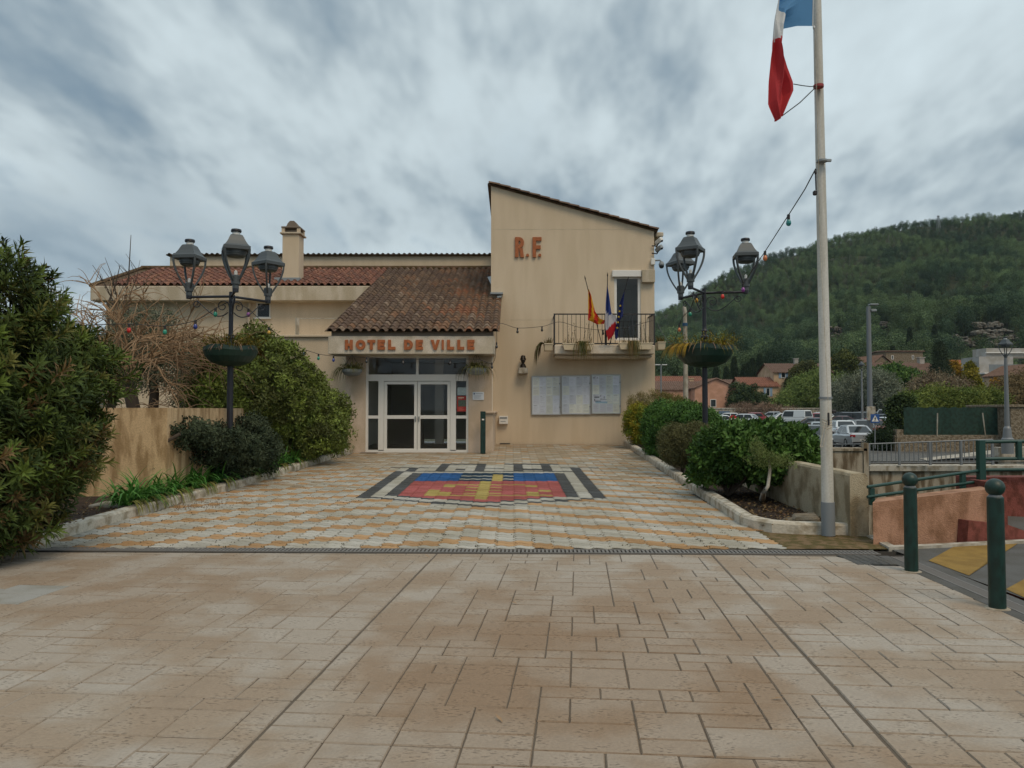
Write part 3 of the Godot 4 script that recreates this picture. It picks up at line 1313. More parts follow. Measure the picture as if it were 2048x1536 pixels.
func build_hall() -> void:
	var hall := thing("town_hall", "cream rendered town hall with tiled porch, balcony and tall sloping right wing", "building")
	var z_rf := -26.8
	# --- right wing: wall with a balcony window, sloping top
	var x0 := at(982, 600, 26.8).x
	var x1 := at(1309, 600, 26.8).x
	var top_l := at(982, 371, 26.8).y
	var top_r := at(1309, 462, 26.8).y
	var w0 := at(1229, 672, 26.8)
	var w1 := at(1281, 552, 26.8)
	var b := B.new()
	holed(b, x0, -0.3, x1, top_r, z_rf, [[w0.x, w0.y - 0.15, w1.x, w1.y]], 0.2)
	b.tri(Vector3(x0, top_r, z_rf), Vector3(x1, top_r, z_rf), Vector3(x0, top_l, z_rf))
	var back := -36.0
	b.face([Vector3(x0, -0.3, z_rf), Vector3(x0, top_l, z_rf), Vector3(x0, top_l, back), Vector3(x0, -0.3, back)], Vector3.LEFT)
	b.face([Vector3(x1, -0.3, z_rf), Vector3(x1, top_r, z_rf), Vector3(x1, top_r, back), Vector3(x1, -0.3, back)], Vector3.RIGHT)
	b.face([Vector3(x0, -0.3, back), Vector3(x1, -0.3, back), Vector3(x1, top_r, back), Vector3(x0, top_l, back)], Vector3.FORWARD)
	put("right_wing_wall", b, M.stucco, hall)
	# faint level crack of the ring beam across the wall
	for y in [[459, 990, 1300], [640, 1010, 1105]]:
		var crack := B.new()
		var p := at(y[1], y[0], 26.8)
		var q := at(y[2], y[0] + 1, 26.8)
		crack.span(Vector3(p.x, p.y - 0.006, z_rf + 0.003), Vector3(q.x, p.y + 0.006, z_rf - 0.01))
		put("plaster_crack", crack, M.cornice, hall)
	# room behind the balcony window
	b = B.new()
	b.span(Vector3(w0.x - 1.0, 3.2, -27.05), Vector3(w1.x + 0.35, 3.25, -31))
	b.span(Vector3(w0.x - 1.0, 3.2, -31), Vector3(w1.x + 0.35, 6.6, -31.1))
	b.span(Vector3(w0.x - 1.1, 3.2, -27.05), Vector3(w0.x - 1.0, 6.6, -31.1))
	b.span(Vector3(w1.x + 0.35, 3.2, -27.05), Vector3(w1.x + 0.45, 6.6, -31.1))
	b.span(Vector3(w0.x - 1.0, 6.5, -27.05), Vector3(w1.x + 0.35, 6.6, -31.1))
	put("inner_room", b, M.inside, hall)
	var win := put("balcony_window", B.new(), M.white, hall)
	b = B.new()
	frame(b, w0.x, w0.y - 0.15, w1.x, w1.y, z_rf - 0.12, 0.09, 0.08)
	b.span(Vector3(w0.x + 0.09, 4.02, z_rf - 0.12), Vector3(w1.x - 0.09, 4.12, z_rf - 0.05))
	put("frame", b, M.white, win)
	put("pane", sheet(w0.x + 0.08, 4.1, w1.x - 0.08, w1.y - 0.08, z_rf - 0.085), M.glass, win)
	b = B.new()
	b.span(Vector3(w0.x + 0.09, w0.y - 0.1, z_rf - 0.10), Vector3(w1.x - 0.09, 4.02, z_rf - 0.07))
	put("lower_panel", b, M.white, win)
	b = B.new()
	var s0 := at(1224, 555, 26.8)
	var s1 := at(1282, 543, 26.8)
	b.rbox(Vector3((s0.x + s1.x) * 0.5, (s0.y + s1.y) * 0.5 + 0.02, z_rf + 0.05), Vector3(s1.x - s0.x, s1.y - s0.y + 0.02, 0.12), 0.012)
	put("shutter_box", b, M.white, win)
	# boxed beam end right of the window
	b = B.new()
	var e0 := at(1282, 566, 26.8)
	b.rbox(Vector3((e0.x + x1) * 0.5, e0.y + 0.22, z_rf + 0.09), Vector3(x1 - e0.x - 0.02, 0.44, 0.2), 0.01)
	put("wall_box", b, M.cornice, hall)
	# roof of the right wing: tiles run across, falling to the right
	var slope := atan2(top_l - top_r, x1 - x0)
	var roof := put("upper_roof", B.new(), M.tile_old, hall)
	b = B.new()
	var len := (x1 - x0) / cos(slope)
	b.span(Vector3(-0.12, -0.03, 0.05), Vector3(len + 0.12, 0.03, -9.4))
	var rd := put("deck", b, M.tile_old, roof)
	rd.position = Vector3(x0, top_l + 0.02, z_rf)
	rd.rotation.z = -slope
	var tints := [Color(0.30, 0.185, 0.115), Color(0.235, 0.15, 0.10), Color(0.36, 0.19, 0.105), Color(0.38, 0.27, 0.19), Color(0.20, 0.125, 0.085), Color(0.42, 0.18, 0.09)]
	var tiles := []
	for c in tints:
		tiles.append(tile_mesh(c))
	var red := []
	for c in [Color(0.40, 0.17, 0.11), Color(0.33, 0.145, 0.10), Color(0.45, 0.21, 0.135), Color(0.28, 0.135, 0.095)]:
		red.append(tile_mesh(c))
	for j in 3:
		for i in 17:
			var t := Transform3D(Basis(Vector3.UP, PI * 0.5 * -1.0), Vector3.ZERO)
			var o := Transform3D(Basis(Vector3.BACK, -slope), Vector3(x0, top_l + 0.05, z_rf)) * Transform3D(Basis(Vector3.UP, PI * 0.5), Vector3(0.32 + i * 0.36 + r(-0.015, 0.015), r(0, 0.012), 0.06 - j * 0.25))
			var m := put("tile", tiles[[1, 4, 0, 1][rng.randi_range(0, 3)]], M.tile, roof)
			m.transform = o
	# --- porch
	var pz := -23.0
	var pl := at(691, 800, 23).x
	var pr := at(984, 800, 23).x
	var d0 := at(730, 906, 23)
	var d1 := at(937, 711, 23)
	var floor_y := drive_y(23.0)
	b = B.new()
	holed(b, pl, -0.2, pr, 3.3, pz, [[d0.x, floor_y, d1.x, d1.y]], 0.25)
	b.face([Vector3(pl, -0.2, pz), Vector3(pl, 3.9, pz), Vector3(pl, 3.9, -29.5), Vector3(pl, -0.2, -29.5)], Vector3.LEFT)
	put("porch_wall", b, M.stucco_pink, hall)
	# glazed right flank of the porch on a low wall
	b = B.new()
	b.span(Vector3(pr - 0.2, -0.2, pz - 0.001), Vector3(pr + 0.03, 1.5, z_rf))
	b.rbox(Vector3(pr - 0.08, 1.53, -24.88), Vector3(0.34, 0.06, 3.9), 0.01)
	b.span(Vector3(pr - 0.2, 3.5, pz - 0.001), Vector3(pr, 3.9, z_rf))
	put("flank_wall", b, M.stucco_pink, hall)
	var flank := put("flank_window", B.new(), M.white, hall)
	b = B.new()
	for k in 4:
		b.span(Vector3(pr - 0.16, 1.56, pz - 0.08 - k * 1.22), Vector3(pr - 0.08, 3.5, pz - 0.16 - k * 1.22))
	b.span(Vector3(pr - 0.155, 2.5, pz - 0.16), Vector3(pr - 0.085, 2.56, z_rf))
	put("frame", b, M.white, flank)
	b = B.new()
	b.face([Vector3(pr - 0.12, 1.56, pz - 0.1), Vector3(pr - 0.12, 3.5, pz - 0.1), Vector3(pr - 0.12, 3.5, z_rf), Vector3(pr - 0.12, 1.56, z_rf)], Vector3.RIGHT)
	put("pane", b, M.glass, flank)
	# hall inside
	b = B.new()
	b.span(Vector3(pl + 0.02, floor_y + 0.1, -31.0), Vector3(pr - 0.02, 3.5, -31.1))
	b.span(Vector3(pl + 0.02, floor_y, pz - 0.26), Vector3(pl + 0.12, 3.5, -31.0))
	b.span(Vector3(pr - 0.5, floor_y, -26.9), Vector3(pr - 0.4, 3.5, -31.0))
	b.span(Vector3(pl + 0.02, 3.5, pz - 0.02), Vector3(pr - 0.02, 3.6, -31.0))
	b.span(Vector3(-2.75, floor_y, -27.5), Vector3(-2.45, 3.5, -27.8))
	put("inner_room", b, M.inside, hall)
	b = B.new()
	b.span(Vector3(pl + 0.02, floor_y - 0.1, pz - 0.02), Vector3(pr - 0.02, floor_y + 0.004, -31.0))
	put("inner_floor", b, M.inside_floor, hall)
	b = B.new()
	b.rbox(Vector3(-3.9, floor_y + 0.55, -28.3), Vector3(1.3, 1.1, 0.7), 0.03)
	put("reception_desk", b, M.band, hall)
	# fascia over the entrance
	var f0 := at(656, 708, 22.2)
	var f1 := at(989, 672, 22.2)
	b = B.new()
	b.rbox(Vector3((f0.x + f1.x) * 0.5, (f0.y + f1.y) * 0.5, -22.62), Vector3(f1.x - f0.x, f1.y - f0.y, 0.84), 0.012)
	put("fascia", b, M.fascia, hall)
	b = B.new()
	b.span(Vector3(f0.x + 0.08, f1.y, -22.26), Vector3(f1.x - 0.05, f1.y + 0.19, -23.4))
	put("recess_shade_band", b, M.band, hall)  # set-back band, its dark brown painting in the shade under the eave
	b = B.new()
	b.span(Vector3(f0.x + 0.12, f1.y + 0.002, -23.4), Vector3(f1.x - 0.05, 3.88, -29.4))
	put("porch_side", b, M.stucco, hall)
	# sign letters, each its own piece
	for l in [["H", 272, 355], ["O", 388, 492], ["T", 513, 597], ["E", 622, 702], ["L", 735, 815], ["D", 908, 1002], ["E", 1033, 1110], ["V", 1193, 1293], ["I", 1312, 1336], ["L", 1370, 1447], ["L", 1480, 1555], ["E", 1588, 1665]]:
		var p := at(640 + l[1] * 0.18555, 699.6, 22.2)
		var q := at(640 + l[2] * 0.18555, 679.8, 22.2)
		var o := put("letter", letter(l[0], q.x - p.x, q.y - p.y, 0.085, 0.045), M.rust, hall)
		o.position = Vector3(p.x, p.y, -22.195)
	for l in [["R", 1030, 1048, 475, 515], [".", 1052, 1058, 507, 514], ["F", 1065, 1083, 475, 515], [".", 1076.5, 1082.5, 507, 514]]:
		var p := at(l[1], l[4], 26.8)
		var q := at(l[2], l[3], 26.8)
		var o := put("letter", letter(l[0], q.x - p.x, q.y - p.y, 0.125, 0.07), M.rust, hall)
		o.position = Vector3(p.x, p.y, z_rf + 0.006)
	# --- entrance: fixed frame, two door leaves, panes
	var ent := put("entrance_frame", B.new(), M.white, hall)
	b = B.new()
	var zf := pz - 0.16
	var X := func(px: float) -> float: return at(px, 800, 23.1).x
	var Y := func(py: float) -> float: return at(800, py, 23.1).y
	frame(b, d0.x, floor_y + 0.005, d1.x, d1.y, zf, 0.07, 0.09)
	b.span(Vector3(d0.x + 0.07, Y.call(762.0), zf), Vector3(d1.x - 0.07, Y.call(749.0), zf + 0.092))
	b.span(Vector3(X.call(832.0), Y.call(749.0), zf), Vector3(X.call(837.0), d1.y - 0.07, zf + 0.088))
	b.span(Vector3(X.call(757.0), floor_y + 0.05, zf), Vector3(X.call(768.0), Y.call(762.0), zf + 0.09))
	b.span(Vector3(X.call(901.0), floor_y + 0.05, zf), Vector3(X.call(912.0), Y.call(762.0), zf + 0.09))
	b.span(Vector3(d0.x + 0.07, Y.call(837.0), zf), Vector3(X.call(757.0), Y.call(831.0), zf + 0.085))
	b.span(Vector3(X.call(912.0), Y.call(837.0), zf), Vector3(d1.x - 0.07, Y.call(831.0), zf + 0.085))
	put("frame", b, M.white, ent)
	for s in [[d0.x + 0.05, Y.call(751.0), X.call(833.0), d1.y - 0.05], [X.call(836.0), Y.call(751.0), d1.x - 0.05, d1.y - 0.05], [d0.x + 0.05, floor_y + 0.06, X.call(758.0), Y.call(835.0)], [d0.x + 0.05, Y.call(833.0), X.call(758.0), Y.call(760.0)], [X.call(911.0), floor_y + 0.06, d1.x - 0.05, Y.call(835.0)], [X.call(911.0), Y.call(833.0), d1.x - 0.05, Y.call(760.0)]]:
		put("pane", sheet(s[0], s[1], s[2], s[3], zf + 0.04), M.glass, ent)
	for s in [[768.5, 834.2, 0], [835.2, 900.5, 1]]:
		var door := put("door", B.new(), M.white, hall)
		b = B.new()
		var xa: float = X.call(s[0])
		var xb: float = X.call(s[1])
		var ya := floor_y + 0.03
		var yb: float = Y.call(763.0)
		frame(b, xa, ya, xb, yb, zf + 0.01, 0.085, 0.06)
		b.span(Vector3(xa + 0.085, Y.call(837.5), zf + 0.01), Vector3(xb - 0.085, Y.call(830.5), zf + 0.068))
		put("frame", b, M.white, door)
		put("pane", sheet(xa + 0.07, ya + 0.07, xb - 0.07, Y.call(836.0), zf + 0.042), M.glass, door)
		put("pane", sheet(xa + 0.07, Y.call(832.0), xb - 0.07, yb - 0.07, zf + 0.042), M.glass, door)
		b = B.new()
		var hx := xb - 0.045 if s[2] == 0 else xa + 0.045
		b.rbox(Vector3(hx, Y.call(838.0), zf + 0.09), Vector3(0.035, 0.16, 0.04), 0.008)
		put("handle", b, M.zinc, door)
	# --- roofs of porch and left wing: one plane, every tile in view
	var proof := put("porch_roof", B.new(), M.tile_old, hall)
	var ang := atan(PITCHED)
	var deck := B.new()
	var rx0 := -5.42
	var lx0 := at(186, 578, 29.2).x
	var D := func(far: float, x: float) -> Vector3: return Vector3(x, roof_y(far) - 0.02, -far)
	deck.face([D.call(EAVE + 0.06, rx0), D.call(EAVE + 0.06, -0.36), D.call(26.79, -0.36), D.call(26.79, x0), D.call(33.0, x0), D.call(33.0, rx0)], Vector3.UP)
	put("deck", deck, M.tile_old, proof)
	var lroof := put("left_roof", B.new(), M.tile_old, hall)
	deck = B.new()
	deck.face([D.call(29.05, lx0), D.call(29.05, rx0), D.call(33.0, rx0), D.call(33.0, lx0)], Vector3.UP)
	put("deck", deck, M.tile_old, lroof)
	var up := Basis(Vector3.RIGHT, ang)
	var far_tiles := {}
	var n := 0
	var mos := FastNoiseLite.new()
	mos.seed = 9
	mos.frequency = 0.35
	for j in 33:
		for i in 60:
			var x := -0.49 - i * 0.25
			var sl := j * 0.36
			var p := Vector3(x, EAVE_Y, -EAVE) + up * Vector3(0, 0.0, -sl)
			var far := -p.z
			if far > 33.0 or x < lx0 + 0.05:
				continue
			if x < rx0 and far < 28.95:
				continue
			if far > 26.75 and x > x0 - 0.1:
				continue
			var basis := up * Basis.from_euler(Vector3(r(-1, 1) * 0.02, r(-1, 1) * 0.025, r(-1, 1) * 0.03))
			var t := Transform3D(basis, p + up * Vector3(r(-0.006, 0.006), r(0, 0.006), r(-0.02, 0.02)))
			if i > 19 or x < -5.0 and far > 29.0:
				if x < rx0:
					var k2 := rng.randi_range(0, 3)
					if not far_tiles.has(10 + k2):
						far_tiles[10 + k2] = []
					far_tiles[10 + k2].append(t)
					continue
			# dark and mossy to the left, rustier to the right
			var v := mos.get_noise_2d(x * 1.5, far) + r(-0.5, 0.5) + (x + 2.8) * 0.14
			var k := 4 if v < -0.35 else 1 if v < 0.0 else 0 if v < 0.3 else 2 if v < 0.62 else 5
			if r(0, 1) < 0.06:
				k = 3
			if n < 290 and far < 27.0:
				n += 1
				var m := put("tile", tiles[k], M.tile, proof)
				m.transform = t
			else:
				if not far_tiles.has(k):
					far_tiles[k] = []
				far_tiles[k].append(t)
	for k in far_tiles:
		many("far_tiles", red[k - 10] if k >= 10 else tiles[k], M.tile, far_tiles[k], null, lroof if k >= 10 else proof)
	# ridge capping, verge and flashing
	b = B.new()
	var rz := Vector3(0, 7.72, -33.0)
	b.tube([Vector3(lx0, rz.y, rz.z), Vector3(x0, rz.y, rz.z)], 0.1, 8)
	put("ridge", b, M.tile_old, lroof)
	b = B.new()
	b.tube([D.call(29.0, lx0 + 0.02) + Vector3(0, 0.05, 0), D.call(33.0, lx0 + 0.02) + Vector3(0, 0.05, 0)], 0.08, 8)
	put("verge", b, M.tile_old, lroof)
	b = B.new()
	b.face([D.call(26.3, -0.5) + Vector3(0, 0.13, 0), D.call(26.3, -0.36) + Vector3(0, 0.16, 0), D.call(26.79, -0.36) + Vector3(0, 0.16, 0), D.call(30.5, x0 - 0.01) + Vector3(0, 0.16, 0), D.call(30.5, x0 - 0.25) + Vector3(0, 0.11, 0)], Vector3.UP)
	b.rbox(Vector3(-0.53, roof_y(26.6) + 0.2, -26.66), Vector3(0.44, 0.07, 0.26), 0.01)
	put("flashing", b, M.zinc, proof)
	# --- left wing wall, cornice, small window
	var wz := -29.6
	var q0 := at(511, 636, 29.6)
	var q1 := at(541, 604, 29.6)
	b = B.new()
	holed(b, lx0 + 0.3, -0.5, pl, 6.0, wz, [[q0.x, q0.y, q1.x, q1.y]], 0.15)
	b.face([Vector3(lx0 + 0.3, -0.5, wz), Vector3(lx0 + 0.3, 6.0, wz), Vector3(lx0 + 0.3, 7.2, -33), Vector3(lx0 + 0.3, -0.5, -33)], Vector3.LEFT)
	put("left_wing_wall", b, M.stucco, hall)
	b = B.new()
	var c0 := at(300, 601, 29.0)
	var c1 := at(300, 572, 29.0)
	b.rbox(Vector3((lx0 + pl) * 0.5, (c0.y + c1.y) * 0.5, -29.32), Vector3(pl - lx0, c1.y - c0.y, 0.62), 0.02)
	put("cornice", b, M.cornice, hall)
	var sw := put("small_window", B.new(), M.white, hall)
	b = B.new()
	frame(b, q0.x, q0.y, q1.x, q1.y, wz - 0.1, 0.055, 0.06)
	b.rbox(Vector3((q0.x + q1.x) * 0.5, q0.y - 0.02, wz + 0.03), Vector3(q1.x - q0.x + 0.1, 0.06, 0.14), 0.01)
	put("frame", b, M.white, sw)
	put("pane", sheet(q0.x + 0.04, q0.y + 0.04, q1.x - 0.04, q1.y - 0.04, wz - 0.07), M.glass, sw)
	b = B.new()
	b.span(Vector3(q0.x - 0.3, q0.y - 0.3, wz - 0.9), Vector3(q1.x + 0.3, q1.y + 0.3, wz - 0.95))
	put("black_backing", b, M.dark, sw)  # near-black sheet behind the pane, its colour standing for the unlit room
	b = B.new()
	var dp := at(497, 606, 29.45)
	b.tube([Vector3(dp.x, 5.8, -29.5), Vector3(dp.x, 0, -29.5)], 0.06, 8)
	put("downpipe", b, M.cornice, hall)
	b = B.new()
	var gp := at(595, 636, 27.5)
	b.tube([Vector3(gp.x, gp.y, -27.5), Vector3(gp.x, 0, -27.5)], 0.07, 8)
	b.tube([Vector3(gp.x, gp.y - 0.02, -27.5), Vector3(gp.x + 2.4, gp.y - 0.02, -27.5)], 0.012, 5)
	put("vent_pipe", b, M.concrete_pale, hall)
	# low annex left of the porch
	b = B.new()
	var a0 := at(520, 674, 26.0)
	b.span(Vector3(a0.x - 1.4, -0.4, -26.0), Vector3(pl - 0.01, a0.y, -29.58))
	b.rbox(Vector3((a0.x - 1.4 + pl) * 0.5, a0.y + 0.03, -27.7), Vector3(pl - a0.x + 1.3, 0.07, 3.6), 0.01)
	put("annex", b, M.stucco, hall)
	# --- taller block behind
	var u0 := at(340, 512, 36.0)
	b = B.new()
	b.span(Vector3(u0.x, 2, -36.0), Vector3(x0 - 0.02, u0.y, -44))
	put("rear_block", b, M.stucco, hall)
	var rb := put("rear_roof", B.new(), M.tile_old, hall)
	b = B.new()
	b.span(Vector3(u0.x - 0.12, u0.y, -35.85), Vector3(x0 - 0.02, u0.y + 0.06, -44.1))
	put("deck", b, M.tile_old, rb)
	var row := []
	var x := u0.x + 0.05
	while x < x0 - 0.15:
		for j in 2:
			row.append(Transform3D(Basis.from_euler(Vector3(0.05, 0, r(-0.03, 0.03))), Vector3(x, u0.y + 0.005 + r(0, 0.012) + j * 0.015, -35.8 - j * 0.36)))
		x += 0.25
	many("edge_tiles", tiles[1], M.tile, row, null, rb)
	# --- chimney
	var ch := put("chimney", B.new(), M.stucco, hall)
	var k0 := at(564, 566, 30.0)
	var k1 := at(598, 468, 30.0)
	b = B.new()
	b.rbox(Vector3((k0.x + k1.x) * 0.5, (k0.y + k1.y) * 0.5 - 0.2, -30.35), Vector3(k1.x - k0.x, k1.y - k0.y + 0.4, 0.7), 0.01)
	put("shaft", b, M.stucco, ch)
	b = B.new()
	var cm := Vector3((k0.x + k1.x) * 0.5, k1.y, -30.35)
	b.rbox(cm + Vector3(0, 0.03, 0), Vector3(0.82, 0.07, 0.86), 0.015)
	put("cap_slab", b, M.cornice, ch)
	b = B.new()
	for s in [[-1, -1], [1, -1], [-1, 1], [1, 1]]:
		b.span(cm + Vector3(s[0] * 0.3 - 0.06, 0.065, s[1] * 0.3 - 0.06), cm + Vector3(s[0] * 0.3 + 0.06, 0.24, s[1] * 0.3 + 0.06))
	put("pillars", b, M.stucco, ch)
	b = B.new()
	b.span(cm + Vector3(-0.25, 0.066, -0.25), cm + Vector3(0.25, 0.2, 0.25))
	b.rbox(cm + Vector3(0, 0.27, 0), Vector3(0.74, 0.06, 0.78), 0.01)
	b.prism(PackedVector2Array([Vector2(-0.24, 0.3), Vector2(0.24, 0.3), Vector2(0.17, 0.46), Vector2(0.08, 0.56), Vector2(-0.08, 0.56), Vector2(-0.17, 0.46)]), -0.2, 0.2, Transform3D(Basis(), cm))
	put("cowl", b, M.band, ch)
	b = B.new()
	b.rbox(Vector3(cm.x - 0.1, roof_y(29.95) + 0.08, -29.97), Vector3(1.02, 0.16, 0.1), 0.01)
	put("flashing", b, M.zinc, ch)
	# --- balcony
	var bal := put("balcony", B.new(), M.fascia, hall)
	var b0 := at(1109, 708, 25.75)
	var b1 := at(1309, 690, 25.75)
	var slab_b := B.new()
	slab_b.rbox(Vector3((b0.x + b1.x) * 0.5, (b0.y + b1.y) * 0.5, -26.27), Vector3(b1.x - b0.x, b1.y - b0.y, 1.05), 0.02)
	slab_b.rbox(Vector3((b0.x + b1.x) * 0.5, b0.y - 0.05, -26.4), Vector3(b1.x - b0.x - 0.04, 0.12, 0.78), 0.05)
	put("floor_slab", slab_b, M.fascia, bal)
	var rail := put("balcony_railing", B.new(), M.iron, hall)
	var rt := at(1109, 628, 25.75).y
	var rl := at(1109, 687, 25.75).y
	var zb := -25.79
	b = B.new()
	for y in [rt, rl]:
		b.span(Vector3(b0.x, y - 0.02, zb - 0.02), Vector3(b1.x, y + 0.02, zb + 0.02))
		for xx in [b0.x + 0.021, b1.x - 0.021]:
			b.span(Vector3(xx - 0.02, y - 0.0195, zb - 0.022), Vector3(xx + 0.02, y + 0.0195, -26.78))
	put("rails", b, M.iron, rail)
	for xx in [b0.x, at(1211, 650, 25.75).x, b1.x]:
		b = B.new()
		b.span(Vector3(xx - 0.025, b1.y, zb - 0.025), Vector3(xx + 0.025, rt + 0.022, zb + 0.025))
		put("post", b, M.iron, rail)
	var bb := B.new()
	bb.span(Vector3(-0.008, rl, -0.008), Vector3(0.008, rt, 0.008))
	var bm := bb.mesh()
	var count := int((b1.x - b0.x) / 0.14)
	for k in range(1, count):
		var o := put("baluster", bm, M.iron, rail)
		o.position = Vector3(b0.x + k * (b1.x - b0.x) / count, 0, zb)
	for xx in [b0.x + 0.02, b1.x - 0.02]:
		for k in range(1, 7):
			var o := put("baluster", bm, M.iron, rail)
			o.position = Vector3(xx, 0, zb - k * 0.14)


# ---------- things on and around the town hall ----------
# a printed sheet: lines of small print (too fine to read in the photograph), boxes and a few bold lines
func print_sheet(kind: int) -> StandardMaterial3D:
	var w := 256
	var h := 330
	var im := Image.create(w, h, false, Image.FORMAT_RGB8)
	var g := RandomNumberGenerator.new()
	g.seed = 100 + kind
	im.fill(Color(0.84, 0.86, 0.88) if kind != 2 else Color(0.83, 0.87, 0.86))
	if kind < 3:
		# sheets of paper pinned side by side
		for i in 4:
			for j in 4:
				var t := g.randf_range(0.84, 0.92)
				var c := Color(t * 0.95, t * 0.97, t * 1.02) if g.randf() < 0.6 else Color(t, t * 1.01, t * 0.97)
				var x := 6 + i * 62
				var y := 8 + j * 80
				im.fill_rect(Rect2i(x, y, 58, 76), c)
				for k in 15:
					if g.randf() < 0.82:
						var v := g.randf_range(0.60, 0.76)
						im.fill_rect(Rect2i(x + 5, y + 7 + k * 4, g.randi_range(18, 48), 1), Color(v, v, v * 1.05))
				if g.randf() < 0.4:
					im.fill_rect(Rect2i(x + 6, y + 4, g.randi_range(14, 40), 2), Color(0.35, 0.37, 0.42))
		if kind == 2:
			for q in [[8, 20, 8, 7], [20, 20, 7, 7], [44, 20, 8, 6], [20, 186, 46, 9], [72, 178, 10, 6], [108, 182, 5, 20], [20, 204, 6, 20], [26, 222, 56, 5], [72, 206, 22, 4], [96, 210, 38, 3]]:
				im.fill_rect(Rect2i(q[0], q[1], q[2], q[3]), Color(0.22, 0.25, 0.28))
			im.fill_rect(Rect2i(30, 228, 110, 16), Color(0.62, 0.74, 0.82))
	elif kind == 3:
		# red poster with a picture in its middle
		im.fill(Color(0.66, 0.15, 0.10))
		for k in 2600:
			var v := g.randf_range(0.2, 0.55)
			im.fill_rect(Rect2i(g.randi_range(26, 222), g.randi_range(86, 220), g.randi_range(4, 12), g.randi_range(2, 6)), Color(v * 0.8, v, v * 0.85))
		im.fill_rect(Rect2i(30, 24, 150, 22), Color(0.85, 0.72, 0.62))
		im.fill_rect(Rect2i(30, 54, 100, 9), Color(0.85, 0.72, 0.62))
		for k in 5:
			im.fill_rect(Rect2i(34, 246 + k * 15, g.randi_range(90, 180), 5), Color(0.82, 0.50, 0.42))
	elif kind == 4:
		# pale notice with lines
		im.fill(Color(0.70, 0.76, 0.76))
		for k in 14:
			im.fill_rect(Rect2i(24, 30 + k * 20, g.randi_range(90, 200), 5), Color(0.45, 0.5, 0.5))
	else:
		# white plate with a crest and two lines
		im.fill(Color(0.83, 0.84, 0.86))
		im.fill_rect(Rect2i(20, 40, 36, 60), Color(0.25, 0.3, 0.45))
		im.fill_rect(Rect2i(70, 60, 160, 20), Color(0.4, 0.42, 0.48))
		for k in 6:
			im.fill_rect(Rect2i(30, 130 + k * 28, g.randi_range(110, 190), 8), Color(0.5, 0.52, 0.56))
	var m := mat(Color(0.95, 0.95, 0.95), 0.35)
	m.albedo_texture = ImageTexture.create_from_image(im)
	return m


